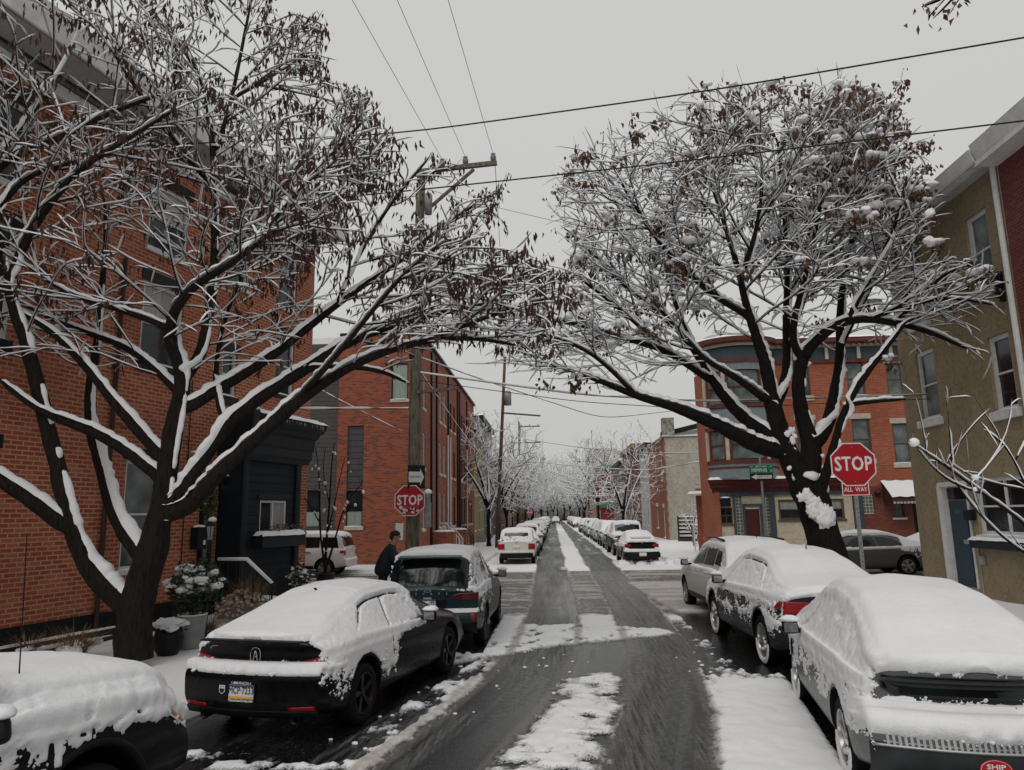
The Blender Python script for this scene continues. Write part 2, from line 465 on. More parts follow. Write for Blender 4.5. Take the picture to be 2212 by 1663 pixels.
def m_road():
    m, nt, b = new_mat('wet_asphalt_and_snow'); v = coords(nt)
    at_ = N(nt, 'ShaderNodeAttribute', attribute_name='cov'); sl_ = N(nt, 'ShaderNodeAttribute', attribute_name='slush')
    st_ = N(nt, 'ShaderNodeAttribute', attribute_name='streak')
    n1 = noise(nt, v, 38, 4, .65); n2 = noise(nt, v, 11, 4)
    c = math_n(nt, 'ADD', at_.outputs['Fac'], math_n(nt, 'MULTIPLY', math_n(nt, 'SUBTRACT', n1, .5), .85))
    fac = ramp(nt, c, [(0.0, 0), (.10, .55), (.30, 1)])
    # asphalt: wet; pale streaks put slush film and wet sheen into the colour
    stk = math_n(nt, 'ADD', st_.outputs['Fac'], .5)
    asp = ramp(nt, n2, [(.3, (.005, .006, .007)), (.7, (.014, .015, .016))])
    asp = mix(nt, ramp(nt, stk, [(.40, 0), (.62, 1)]), asp, (.115, .114, .112))
    trd = noise(nt, coords(nt, 'Object', (26, 1.1, 1)), 1.0, 5, .7); trd2 = noise(nt, coords(nt, 'Object', (1, 1, 1)), 24, 5, .75)
    asp = mix(nt, ramp(nt, math_n(nt, 'ADD', math_n(nt, 'MULTIPLY', trd, .7), math_n(nt, 'MULTIPLY', trd2, .3)), [(.44, .85), (.56, 0)]), asp, (.004, .0045, .005))
    asp = mix(nt, ramp(nt, sl_.outputs['Fac'], [(.15, 0), (.75, .85)]), asp, (.135, .108, .088))
    rough = ramp(nt, math_n(nt, 'ADD', math_n(nt, 'MULTIPLY', stk, .5), math_n(nt, 'MULTIPLY', n2, .5)), [(.3, .22), (.7, .55)])
    sn = mix(nt, ramp(nt, math_n(nt, 'MULTIPLY', sl_.outputs['Fac'], math_n(nt, 'ADD', n2, .3)), [(.10, 0), (.5, .85)]), (.86, .865, .875), (.36, .31, .26))
    thin = ramp(nt, c, [(.02, .6), (.34, 0)])
    sn = mix(nt, thin, sn, (.40, .40, .41))
    L(nt, mix(nt, fac, asp, sn), b.inputs['Base Color'])
    rr = mix(nt, fac, rough, (.75, .75, .75)); L(nt, rr, b.inputs['Roughness'])
    b.inputs['Specular IOR Level'].default_value = .3
    h = math_n(nt, 'ADD', math_n(nt, 'MULTIPLY', fac, 1.2), math_n(nt, 'MULTIPLY', n1, .35))
    L(nt, bump(nt, h, .6, .012), b.inputs['Normal'])
    return m

def build_road():
    xs = np.concatenate([np.linspace(-60, -9, 52), np.arange(-9 + .25, -4.6, .12), np.arange(-4.6, 6.6, .035), np.arange(6.6, 10, .15), np.linspace(10, 70, 61)])
    ys = [-8.]
    while ys[-1] < 420:
        y = ys[-1]; ys.append(y + max(.03, .0045 * abs(y) if y > 6 else .035) * (1 if y > 2.5 else 8))
    V, F = grid(xs, np.array(ys))
    cov, slush, d, stk = road_cov(V[:, 0], V[:, 1])
    q = np.stack([V[:, 0], V[:, 1], 0 * d], 1)
    lump = fbm(q * [4, 4, 1], 3, 71)
    near = 1 - sstep(16, 30, V[:, 1]) * .6
    V[:, 2] = np.clip(cov, 0, .6) * .075 * (.5 + lump) * near + np.clip(cov * 8, 0, 1) * .008
    me = mesh_from('street', V, F, None, True, {'cov': cov, 'slush': slush, 'streak': stk})
    return tag(link('road', me, m_road()), kind='structure')
build_road()

# base terrain out to the horizon, under everything
mb = MB(); mb.quad((-1500, -300, -.06), (1500, -300, -.06), (1500, 2500, -.06), (-1500, 2500, -.06))
tag(mb.build('ground', SNOW), kind='structure')

def sidewalk(outline, step=.25, h=.13, seed=0, name='sidewalk', bare=None):
    """snow covered pavement slab: outline given as functions of y -> x range"""
    y0, y1, fa, fb, n = outline
    ys = np.arange(y0, y1 + 1e-6, step) if step < 2 else np.linspace(y0, y1, int((y1 - y0) / step) + 1)
    u = np.linspace(0, 1, n)
    X = fa(ys)[:, None] * (1 - u) + fb(ys)[:, None] * u; Y = np.repeat(ys[:, None], n, 1)
    q = np.stack([X.ravel(), Y.ravel(), 0 * X.ravel()], 1)
    Z = h + .05 * fbm(q * [1.3, 1.3, 1], 3, seed) .reshape(X.shape) + .02 * fbm(q * 5, 2, seed + 5).reshape(X.shape)
    # skirt down to the road on all sides
    def pad(A, zi=False):
        A = np.concatenate([A[:, :1], A, A[:, -1:]], 1); A = np.concatenate([A[:1], A, A[-1:]], 0); return A
    X, Y, Z = pad(X), pad(Y), pad(Z)
    Z[0] = Z[-1] = -.05; Z[:, 0] = Z[:, -1] = -.05
    m, k = X.shape; i = np.arange(m * k).reshape(m, k)
    F = np.stack([i[:-1, :-1].ravel(), i[:-1, 1:].ravel(), i[1:, 1:].ravel(), i[1:, :-1].ravel()], 1)
    me = mesh_from(name, np.stack([X.ravel(), Y.ravel(), Z.ravel()], 1), F, None, True)
    return tag(link(name, me, SNOW), kind='structure')

def ne_l(x): return near_edge(np.array([x], float))[0]
sidewalk((-6, 20.6, lambda y: curb_l(y), lambda y: curb_l(y) - 9, 40), .2, seed=1)
sidewalk((20.6, 22.2, lambda y: -3.5 - (y - 20.6) * .9, lambda y: curb_l(y) - 40, 60), .1, seed=1)
sidewalk((-6, 20.6, lambda y: curb_r(y), lambda y: curb_r(y) + 12, 40), .2, seed=2)
sidewalk((20.6, 22.2, lambda y: 5.4 + (y - 20.6) * .9, lambda y: curb_r(y) + 30, 60), .1, seed=2)
sidewalk((30.4, 31.8, lambda y: -3.9 + (y - 30.4) * .4 - .5, lambda y: -45 + 0 * y, 60), .2, seed=3)
sidewalk((31.8, 33.6, lambda y: -3.35 + 0 * y, lambda y: -45 + 0 * y, 60), .3, seed=3)
sidewalk((33.6, 240, lambda y: -3.35 + 0 * y, lambda y: -6.6 + 0 * y, 12), 1, seed=4)
sidewalk((30.4, 31.8, lambda y: 5.9 - (y - 30.4) * .4, lambda y: 50 + 0 * y, 60), .2, seed=5)
sidewalk((31.8, 33.6, lambda y: 5.25 + 0 * y, lambda y: 50 + 0 * y, 60), .3, seed=5)
sidewalk((33.6, 240, lambda y: 5.25 + 0 * y, lambda y: 12 + 0 * y, 14), 1, seed=6)
# wet concrete of the corner ramp showing through on the right
mb = MB(); mb.prism([(4.3, 29.2), (6.6, 28.7), (8.2, 29.5), (8.6, 31.0), (5.3, 31.1)], .06, .205)
CONC = simple('wet_concrete', (.20, .165, .135), .45, var=.3, scale=3, bmp=.3)
# ------------------------------------------------------------------ vehicles
class Body:
    """car body lofted from cross-sections; local x = right, y = forward from the rear bumper, z = up"""
    def __init__(s, L_, W_, top, belt, roofw, zb=.24, rear=((0, 0), (2, 0)), front=((0, 0), (2, 0)), bulge=.10, taper=(.90, .86), glass_in=.90, ny=90, nt=8, crown=.03):
        s.L, s.W, s.bulge, s.rear, s.front = L_, W_, bulge, rear, front
        # stations, denser at both ends
        u = np.linspace(0, 1, ny); ys = L_ * (u - .055 * np.sin(2 * math.pi * u))
        fine = np.linspace(0, L_, 600)
        def sm(tab, k):
            z = np.interp(fine, [p[0] for p in tab], [p[1] for p in tab]); n = max(3, int(k / L_ * 600) | 1)
            ker = np.hanning(n + 2)[1:-1]; ker /= ker.sum()
            zz = np.convolve(np.pad(z, n // 2, mode='edge'), ker, 'valid')
            e = np.minimum(fine, L_ - fine); wgt = sstep(0, k * .6, e)   # keep the ends exact
            return np.interp(ys, fine, z * (1 - wgt) + zz * wgt)
        zt = sm(top, .28); zbelt = np.minimum(sm(belt, .4), zt - .035); wr = sm(roofw, .4) * W_ / 2
        hw = W_ / 2 * (1 - (1 - taper[0]) * np.clip(1 - ys / .75, 0, 1) ** 2.2 - (1 - taper[1]) * np.clip(1 - (L_ - ys) / .95, 0, 1) ** 2.0)
        wr = np.minimum(wr, hw * .93)
        h = zt - zbelt; g = sstep(.06, .30, h)
        C = np.zeros((ny, 11, 2)); zbm = zb + .09 * np.clip(1 - ys / .5, 0, 1) + .04 * np.clip(1 - (L_ - ys) / .5, 0, 1)
        C[:, 0] = np.stack([0 * hw, zbm], 1); C[:, 1] = np.stack([hw * .82, zbm], 1)
        C[:, 2] = np.stack([hw * .95, zbm + .045], 1); C[:, 3] = np.stack([hw * .985, zbm + .17], 1)
        C[:, 4] = np.stack([hw, zbm + .55 * (zbelt - zbm)], 1); C[:, 5] = np.stack([hw * .985, zbelt - .10], 1)
        C[:, 6] = np.stack([hw * .945, zbelt - .005], 1)
        C[:, 7] = np.stack([hw * (.90 * (1 - g) + glass_in * g), zbelt + .03 * np.clip(h / .1, 0, 1)], 1)
        l8 = hw * .78 * (1 - g) + wr * g
        C[:, 8] = np.stack([l8, zt - (.022 * (1 - g) + .085 * g)], 1)
        C[:, 9] = np.stack([l8 * .84, zt - (.006 * (1 - g) + .018 * g)], 1)
        C[:, 10] = np.stack([0 * hw, zt + crown], 1)
        # resample each segment, then round the corners
        segs = [2, 2, 2, 4, 4, 3, 2, 6, 3, 7]; segs = [max(1, int(round(k * nt / 8))) for k in segs]
        cols = []; tt = []
        for k in range(10):
            for j in range(segs[k]):
                f = j / segs[k]; cols.append(C[:, k] * (1 - f) + C[:, k + 1] * f); tt.append((k + f) / 10)
        cols.append(C[:, 10]); tt.append(1.0)
        H = np.stack(cols, 1); s.t = np.array(tt); n = len(tt)
        for _ in range(max(2, nt // 5)):
            H[:, 1:-1] = .25 * H[:, :-2] + .5 * H[:, 1:-1] + .25 * H[:, 2:]
        s.ys = ys; s.n = n; s.hw = hw
        P = np.zeros((ny, n, 3)); P[:, :, 0] = H[:, :, 0]; P[:, :, 2] = H[:, :, 1]; P[:, :, 1] = ys[:, None]
        er = np.clip(1 - ys / .7, 0, 1)[:, None] ** 1.5; ef = np.clip(1 - (L_ - ys) / .8, 0, 1)[:, None] ** 1.5
        q = 1 - (P[:, :, 0] / (W_ / 2)) ** 2
        P[:, :, 1] += er * (s.shift(s.rear, P[:, :, 2]) - bulge * q + bulge * .5) - ef * (s.shift(s.front, P[:, :, 2]) - bulge * 1.3 * q + bulge * .6)
        s.P = P
    def shift(s, tab, z): return np.interp(z, [p[0] for p in tab], [p[1] for p in tab])
    def cap(s, lat, z, front=False):
        lat = np.asarray(lat, float); z = np.asarray(z, float); q = 1 - (lat / (s.W / 2)) ** 2
        if front: return s.L - s.shift(s.front, z) + s.bulge * 1.3 * q - s.bulge * .6
        return s.shift(s.rear, z) - s.bulge * q + s.bulge * .5
    def S(s, y, t, side=1):
        """point on the skin"""
        y = np.asarray(y, float); t = np.asarray(t, float); y, t = np.broadcast_arrays(y, t); sh = y.shape
        fy = np.interp(y.ravel(), s.ys, np.arange(len(s.ys))); ft = np.interp(t.ravel(), s.t, np.arange(s.n))
        i = np.minimum(fy.astype(int), len(s.ys) - 2); j = np.minimum(ft.astype(int), s.n - 2); a = (fy - i)[:, None]; b = (ft - j)[:, None]
        P = s.P
        o = (P[i, j] * (1 - b) + P[i, j + 1] * b) * (1 - a) + (P[i + 1, j] * (1 - b) + P[i + 1, j + 1] * b) * a
        o = o * np.array((side, 1, 1)); return o.reshape(sh + (3,))
    def mesh_arrays(s, m=8):
        ny, n = len(s.ys), s.n
        right = s.P; left = s.P[:, n - 2:0:-1] * np.array((-1, 1, 1))
        G = np.concatenate([right, left], 1); w = G.shape[1]
        V = [G.reshape(-1, 3)]; idx = np.arange(ny * w).reshape(ny, w)
        nx = np.roll(idx, -1, 1)
        F = np.stack([idx[:-1].ravel(), idx[1:].ravel(), nx[1:].ravel(), nx[:-1].ravel()], 1)
        F = [F]
        base = ny * w
        for end in (0, 1):
            row = idx[0] if end == 0 else idx[-1]; st = s.P[0] if end == 0 else s.P[-1]
            ids = np.zeros((n, m + 1), int)
            for j in range(n):
                ids[j, m] = row[j]; ids[j, 0] = row[j] if j in (0, n - 1) else row[w - j]
                if j in (0, n - 1): ids[j, :] = row[j]
            inner = []
            for j in range(1, n - 1):
                lat = np.linspace(-st[j, 0], st[j, 0], m + 1)[1:-1]
                y = s.cap(lat, st[j, 2] + 0 * lat, bool(end))
                # keep the cap flush with its rim
                y = y + (st[j, 1] - s.cap(st[j, 0], st[j, 2], bool(end)))
                inner.append(np.stack([lat, y, st[j, 2] + 0 * lat], 1)); ids[j, 1:m] = base + np.arange(m - 1); base += m - 1
            V.append(np.concatenate(inner))
            for j in range(n - 1):
                for k in range(m):
                    q = [ids[j, k], ids[j, k + 1], ids[j + 1, k + 1], ids[j + 1, k]]
                    q = list(dict.fromkeys(q))
                    if end: q = q[::-1]
                    if len(q) == 4: F.append(np.array([q]))
                    elif len(q) == 3: F.append(np.array([q + [-1]]))
        F = np.concatenate([f.reshape(-1, 4) for f in F])
        return np.concatenate(V), F

def faces_list(F): return [tuple(int(i) for i in f if i >= 0) for f in F]

def vnormals(V, F):
    Nn = np.zeros_like(V); T = np.where(F[:, 3:4] < 0, F[:, 2:3], F[:, 3:4]); Q = np.concatenate([F[:, :3], T], 1)
    n = np.cross(V[Q[:, 2]] - V[Q[:, 0]], V[Q[:, 3]] - V[Q[:, 1]])
    tri = F[:, 3] < 0
    n[tri] = np.cross(V[F[tri, 1]] - V[F[tri, 0]], V[F[tri, 2]] - V[F[tri, 0]])
    for k in range(4): np.add.at(Nn, Q[:, k], n)
    return Nn / (np.linalg.norm(Nn, axis=1, keepdims=True) + 1e-9)

def patch(body, name, mat, parent, ya, yb, ta, tb, side=1, off=.005, nu=14, nv=8, inset=0):
    """panel lying on the skin between y-lines ya(v), yb(v) and t-range (v runs from ta to tb)"""
    v = np.linspace(0, 1, nv)[:, None]; u = np.linspace(0, 1, nu)[None]
    f = lambda a, v: (a[0] * (1 - v) + a[1] * v) if hasattr(a, '__len__') else a + 0 * v
    Y = f(ya, v) * (1 - u) + f(yb, v) * u; T = ta * (1 - v) + tb * v + 0 * u
    P = body.S(Y, T, side); V = P.reshape(-1, 3)
    i = np.arange(nu * nv).reshape(nv, nu)
    F = np.stack([i[:-1, :-1].ravel(), i[:-1, 1:].ravel(), i[1:, 1:].ravel(), i[1:, :-1].ravel()], 1)
    if side > 0: pass
    else: F = F[:, ::-1]
    nrm = vnormals(V, F); sg = np.sign(nrm[:, 0:1] * side + 1e-9)
    if sg.mean() < 0: F = F[:, ::-1]
    nrm = nrm * sg
    return link(name, mesh_from(name, V + nrm * off, F, None, True), mat, parent)

def top_patch(body, name, mat, parent, ya, yb, t0=.83, off=.006, nu=16, nv=10):
    """windscreen / rear window: across the car between two y-lines (centre, edge)"""
    s_ = np.linspace(-1, 1, nu)[None]; v = np.linspace(0, 1, nv)[:, None]
    a = ya[0] * (1 - s_ ** 2) + ya[1] * s_ ** 2; b = yb[0] * (1 - s_ ** 2) + yb[1] * s_ ** 2
    Y = a * (1 - v) + b * v; T = 1 - np.abs(s_) * (1 - t0) + 0 * v
    P = body.S(Y, T, 1); P[..., 0] *= np.sign(s_ + 1e-9); V = P.reshape(-1, 3)
    i = np.arange(nu * nv).reshape(nv, nu)
    F = np.stack([i[:-1, :-1].ravel(), i[:-1, 1:].ravel(), i[1:, 1:].ravel(), i[1:, :-1].ravel()], 1)
    nrm = vnormals(V, F); nrm *= np.sign(nrm[:, 2:3] + 1e-9)
    return link(name, mesh_from(name, V + nrm * off, F, None, True), mat, parent)

def cap_patch(body, name, mat, parent, poly, off=.006, front=False, th=.012, n=6):
    """panel on the rear (or front) face, outline in (x, z): top edge and bottom edge polylines (x, ztop, zbot)"""
    xs = np.linspace(poly[0][0], poly[-1][0], 2 + n * (len(poly) - 1))
    zt = np.interp(xs, [p[0] for p in poly], [p[1] for p in poly]); zbt = np.interp(xs, [p[0] for p in poly], [p[2] for p in poly])
    v = np.linspace(0, 1, 7)[:, None]
    Z = zbt * (1 - v) + zt * v; X = xs + 0 * v
    Y = body.cap(X, Z, front) + (off if front else -off)
    V = np.stack([X.ravel(), Y.ravel(), Z.ravel()], 1); k = len(xs); i = np.arange(7 * k).reshape(7, k)
    F = np.stack([i[:-1, :-1].ravel(), i[:-1, 1:].ravel(), i[1:, 1:].ravel(), i[1:, :-1].ravel()], 1)
    if front: F = F[:, ::-1]
    me = mesh_from(name, V, F, None, True)
    o = link(name, me, mat, parent)
    if th:
        md = o.modifiers.new('thick', 'SOLIDIFY'); md.thickness = th; md.offset = -1
    return o

WHEEL_CACHE = {}
def wheel(parent, x, y, r, side, style='five', rim=None, w=.215, snow=0, seed=0):
    key = (round(r, 3), style, (rim or RIMS).name)
    if key not in WHEEL_CACHE:
        mb = MB()
        rr = r * .66
        prof = [(rr, -w / 2 + .012), (r * .80, -w / 2), (r * .95, -w / 2 + .008), (r * .995, -w / 2 + .035), (r, -w * .15), (r, w * .15), (r * .995, w / 2 - .035), (r * .95, w / 2 - .008), (r * .80, w / 2), (rr, w / 2 - .012), (rr, -w / 2 + .012)]
        mb.lathe(prof, n=36, axis='X')
        ty = mb
        mb = MB()
        mb.lathe([(rr, w / 2 - .012), (rr * 1.02, w / 2 - .002), (rr * .95, w / 2 - .004), (rr * .90, w / 2 - .04), (rr * .88, -w * .3), (0.02, -w * .3)], n=36, axis='X')
        ns = {'five': 5, 'ten': 10, 'seven': 7, 'twin': 10}[style]
        for k in range(ns):
            a = 2 * math.pi * k / ns + (.0 if style != 'twin' else (.13 if k % 2 else -.13))
            c, s_ = math.cos(a), math.sin(a); ww = (.055 if ns == 5 else .034) * r / .33
            p0 = rr * .12; p1 = rr * .93
            vs = []
            for (p, h, xx) in ((p0, ww * .8, w / 2 - .03), (p1, ww * 1.15, w / 2 - .012)):
                for sg in (-1, 1):
                    for dx in (0, -.035):
                        vs.append((xx + dx, p * c - sg * h * s_ * .5, p * s_ + sg * h * c * .5))
            mb.add(vs, [(0, 2, 6, 4), (1, 5, 7, 3), (0, 4, 5, 1), (2, 3, 7, 6), (4, 6, 7, 5), (0, 1, 3, 2)])
        mb.lathe([(0, w / 2 - .012), (rr * .15, w / 2 - .014), (rr * .2, w / 2 - .03), (rr * .2, -.02)], n=16, axis='X')
        WHEEL_CACHE[key] = (ty, mb)
    ty, rm = WHEEL_CACHE[key]
    if ('me',) + key not in WHEEL_CACHE:
        a = ty.build('tyre', RUBBER, None, smooth=True); b = rm.build('rim', rim or RIMS, None, auto=R(35))
        WHEEL_CACHE[('me',) + key] = (a.data, b.data); bpy.data.objects.remove(a); bpy.data.objects.remove(b)
    tm, rmm = WHEEL_CACHE[('me',) + key]
    o = bpy.data.objects.new('wheel', tm); COL.objects.link(o); o.parent = parent
    o.location = (x, y, r); o.rotation_euler = (0, 0, 0) if side > 0 else (0, 0, math.pi)
    b = bpy.data.objects.new('rim', rmm); COL.objects.link(b); b.parent = o; b.rotation_euler = (seed * 1.3 + .3, 0, 0)
    if snow:
        mb = MB(); rng = random.Random(seed)
        # snow caught on the lower tyre wall and on the spokes
        n = 40
        for (r0, r1, a0, a1) in ((r * .70, r * .97, -math.pi * .98, -math.pi * .02),):
            vs = []; fs = []
            for k in range(n + 1):
                a = a0 + (a1 - a0) * k / n; e = math.sin(math.pi * k / n) ** .5
                j = .75 + .35 * rng.random()
                for rad, xx in ((r0, w / 2 - .008), (r0 + (r1 - r0) * .5, w / 2 + .004 + .018 * e * j), (r0 + (r1 - r0) * min(1, (.55 + .5 * e * j)), w / 2 - .006)):
                    vs.append((xx, rad * math.cos(a), rad * math.sin(a)))
            for k in range(n):
                for q in range(2):
                    a = k * 3 + q; fs.append((a, a + 1, a + 4, a + 3))
            mb.add(vs, fs)
        for k in range(7):
            a = rng.uniform(0, 6.28); p = r * rng.uniform(.25, .6)
            mb.blob((w / 2 - .02, p * math.cos(a), p * math.sin(a)), (.02, r * .09 * (.6 + rng.random()), r * .07), k + seed, .4, 6)
        sn = mb.build('snow', SNOWC, o, smooth=True)
    return o

def boolean_arches(V, F, arches, W, name):
    """cut wheel arches out of the closed body mesh"""
    me = bpy.data.meshes.new(name); me.from_pydata([tuple(map(float, v)) for v in V], [], faces_list(F)); me.update()
    o = bpy.data.objects.new('tmp_body', me); COL.objects.link(o)
    cut = MB()
    for (yc, zc, ra) in arches:
        for sd in (-1, 1):
            x0, x1 = (W * .22, W * .75) if sd > 0 else (-W * .75, -W * .22)
            cut.lathe([(0, x0), (ra, x0), (ra, x1), (0, x1)], (0, yc, zc), 32, 'X')
    bmx = bmesh.new(); cm = bpy.data.meshes.new('cut'); cm.from_pydata(cut.v, [], cut.f); bmx.from_mesh(cm)
    bmesh.ops.remove_doubles(bmx, verts=bmx.verts, dist=1e-4); bmesh.ops.recalc_face_normals(bmx, faces=bmx.faces)
    bmx.to_mesh(cm); bmx.free()
    c = bpy.data.objects.new('tmp_cut', cm); COL.objects.link(c)
    md = o.modifiers.new('b', 'BOOLEAN'); md.object = c; md.operation = 'DIFFERENCE'; md.solver = 'EXACT'
    dg = bpy.context.evaluated_depsgraph_get(); dg.update()
    out = bpy.data.meshes.new_from_object(o.evaluated_get(dg))
    bpy.data.objects.remove(o); bpy.data.objects.remove(c)
    # wheel housings get the dark material slot
    idx = np.zeros(len(out.polygons), np.int32)
    for p in out.polygons:
        ctr = p.center
        for (yc, zc, ra) in arches:
            d = math.hypot(ctr.y - yc, ctr.z - zc)
            if d < ra * 1.002 and abs(ctr.x) < W * .49 and ctr.z > .0 and (abs(d - ra) < .012 or abs(abs(ctr.x) - W * .22) < .01): idx[p.index] = 1
        if p.normal.z < -.8 and ctr.z < .45: idx[p.index] = 1
    out.polygons.foreach_set('material_index', idx)
    out.polygons.foreach_set('use_smooth', np.ones(len(out.polygons), bool)); out.set_sharp_from_angle(angle=R(38))
    return out

def snow_cover(body, parent, T=.07, thr=.45, side=0.0, adds=(), clear=None, arches=(), seed=0, m=40, zmin=.35, lumps=.5, fine=.5, mat=None, keep=-.03, fscale=24, specks=0, sidek=.13, grooves=()):
    """blanket of snow: the skin pushed outward where snow lies and sunk below the paint where it does not"""
    V, F = body.mesh_arrays(m); nrm = vnormals(V, F)
    p = V + seed * 7.7
    n1 = fbm(p * 3.2, 3, seed) - .5; n2 = fbm(p * fscale * .45, 2, seed + 3) - .5; n3 = fbm(p * fscale, 2, seed + 5) - .5
    up = np.clip(nrm[:, 2], 0, 1); sd_ = 1 - sstep(.55, .95, up)
    c = (nrm[:, 2] - thr) * 1.7 + side * (1 - nrm[:, 2]) + n1 * lumps + (n2 * 1.2 + n3 * 1.4) * fine * (.22 + .78 * sd_)
    for (ctr, rad, amt) in adds:
        e = (((V - np.array(ctr)) / np.array(rad)) ** 2).sum(1); c = c + amt * np.exp(-e)
    if clear is not None: c = c - clear(V, nrm)
    if grooves:
        G = []
        for (ya, ta, yb, tb, k_) in grooves:
            f = np.linspace(0, 1, 90)
            for sd in (-1, 1): G += [(q, k_) for q in body.S(ya + (yb - ya) * f, ta + (tb - ta) * f, sd)]
        kd = kdtree.KDTree(len(G))
        for i, (q, _) in enumerate(G): kd.insert(q, i)
        kd.balance(); cut = np.zeros(len(V)); near = np.where(V[:, 2] > .3)[0]
        for i in near:
            _, j, d_ = kd.find(V[i])
            if d_ < .03: cut[i] = G[j][1] * (1 - d_ / .03) ** .6
        c = c - cut
    c = np.where(V[:, 2] < zmin, c - 2.0 * (zmin - V[:, 2]) / .2, c)
    for (yc, zc, ra) in arches:
        d = np.hypot(V[:, 1] - yc, V[:, 2] - zc)
        c = np.where((np.abs(V[:, 0]) > body.W * .36) & (d < ra + .03), -1, c)
    th = np.where(c > 0, T * np.tanh(np.maximum(c, 0) * (2.2 + 6 * sd_)), np.maximum(c * .12, -.02))
    th = np.where(c > 0, th * (sidek + (1 - sidek) * up ** 1.3) * (1 + (.3 * n1 + .25 * n2 + .45 * n3) * sd_) + .004, th)
    dirn = nrm * .75 + np.array((0, 0, .35)) * up[:, None]
    P = V + dirn * th[:, None]
    ok = np.zeros(len(F), bool); Q = np.where(F < 0, F[:, :1], F)
    ok = (c[Q].max(1) > keep)
    F2 = F[ok]
    used = np.unique(np.where(F2 < 0, F2[:, :1], F2)); mp = -np.ones(len(V), int); mp[used] = np.arange(len(used))
    F3 = np.where(F2 < 0, -1, mp[F2])
    VV = [P[used]]; FF = faces_list(F3); nb_ = len(used)
    if specks:
        rg = np.random.default_rng(seed); cand = np.where((c > -.42) & (c < .0) & (nrm[:, 2] > -.35) & (V[:, 2] > zmin * .75))[0]
        if len(cand):
            wgt = np.exp(c[cand] * 7) * (.15 + (fbm(p[cand] * 5, 2, seed + 9) > .5)); pick = rg.choice(cand, min(specks, len(cand) * 3), p=wgt / wgt.sum())
            oc = np.array([(1, 0, 0), (-1, 0, 0), (0, 1, 0), (0, -1, 0), (0, 0, 1), (0, 0, -1), (.62, .62, .5), (-.62, .62, .5), (-.62, -.62, .5), (.62, -.62, .5)])
            of = [(6, 0, 2), (6, 2, 4), (6, 4, 0), (7, 2, 1), (7, 1, 4), (7, 4, 2), (8, 1, 3), (8, 3, 4), (8, 4, 1), (9, 3, 0), (9, 0, 4), (9, 4, 3), (0, 5, 2), (2, 5, 1), (1, 5, 3), (3, 5, 0)]
            for k in pick:
                r_ = rg.uniform(.003, .011) * (1 + 1.3 * (rg.random() < .12)); q = V[k] + nrm[k] * .002 + rg.normal(0, .011, 3) * (1 - np.abs(nrm[k]))
                VV.append(q + oc * r_ * rg.uniform(.7, 1.3, 3)); FF += [tuple(i + nb_ for i in f) for f in of]; nb_ += 10
    me = mesh_from('snow_cover', np.concatenate(VV), FF, None, True)
    o = link('snow_cover', me, mat or SNOWC, parent); o['kind'] = 'stuff'; return o

def seam(body, root, ya, yb, ta, tb, sides=(-1, 1), off=.020, w=.016):
    for sd in sides:
        if abs(ta - tb) < 1e-6: patch(body, 'window_seam', BLACKM, root, ya, yb, ta, ta + w * .45, sd, off, 24, 2)
        else: patch(body, 'window_seam', BLACKM, root, (ya, yb), (ya + w, yb + w), ta, tb, sd, off, 2, 10)

def mirror(parent, body, y, z, side, mat, snow=True, d=(.20, .12, .16), x=None):
    x = x if x is not None else body.W / 2
    mb = MB(); mb.box((0, 0, 0), d, taper=.82)
    o = mb.build('wing_mirror', BLACKM if mat is P_WHITE2 or mat is P_SILVER else mat, parent, bevel=.055, smooth=True, loc=(side * (x + .10), y, z), seg=3)
    mb = MB(); mb.box((-side * .12, .03, -.05), (.14, .05, .05)); mb.build('bracket', BLACKM, o, bevel=.01)
    mb = MB(); mb.box((0, -d[1] / 2 - .003, -.005), (d[0] * .74, .006, d[2] * .66)); mb.build('mirror_glass', GLASSM, o, bevel=.002)
    if snow:
        mb = MB(); mb.blob((0, .0, d[2] * .46), (d[0] * .58, d[1] * .66, .05), int(y * 10), .18, 10, .5); mb.build('snow', SNOWC, o, smooth=True)
    return o
GLASSM = simple('mirror_glass', (.30, .31, .32), .05, .9, var=.1)

def plate(parent, x, y, z, txt, over=None, under=None, tilt=0, w=.305, h=.152, clear=True, top=None):
    o = thing_part('licence_plate', parent, (x, y, z), (tilt, 0, 0))
    return plate_fill(o, txt, over, under, w, h, top)

def thing_part(name, parent, loc, rot=(0, 0, 0)):
    mb = MB(); mb.box((0, 0, 0), (.325, .008, .172)); o = mb.build(name, BLACKM, parent, loc=loc, rot=rot, bevel=.004); return o

def plate_fill(o, txt, over, under, w=.305, h=.152, top=None):
    rx = (R(90), 0, 0)
    mb = MB(); mb.box((0, -.0055, .0), (w * .985, .003, h * .9)); mb.build('plate_face', PLATEW, o)
    mb = MB(); mb.box((0, -.0075, -h * .355), (w * .985, .002, h * .16)); mb.build('plate_band', PLATEY, o)
    mb = MB(); mb.box((0, -.0075, h * .385), (w * .985, .002, h * .11)); mb.build('plate_band', PLATEB, o)
    text('plate_number', txt, .098, INKD, o, (0, -.0085, .012), rx, .0008, .74, bold=.0016)
    if over: text('frame_lettering', over, .036, INKW, o, (0, -.010, h * .585), rx, .001, 1.0, bold=.0008)
    if under: text('frame_lettering', under, .036, INKW, o, (0, -.010, -h * .55), rx, .001, .9, bold=.0012)
    return o

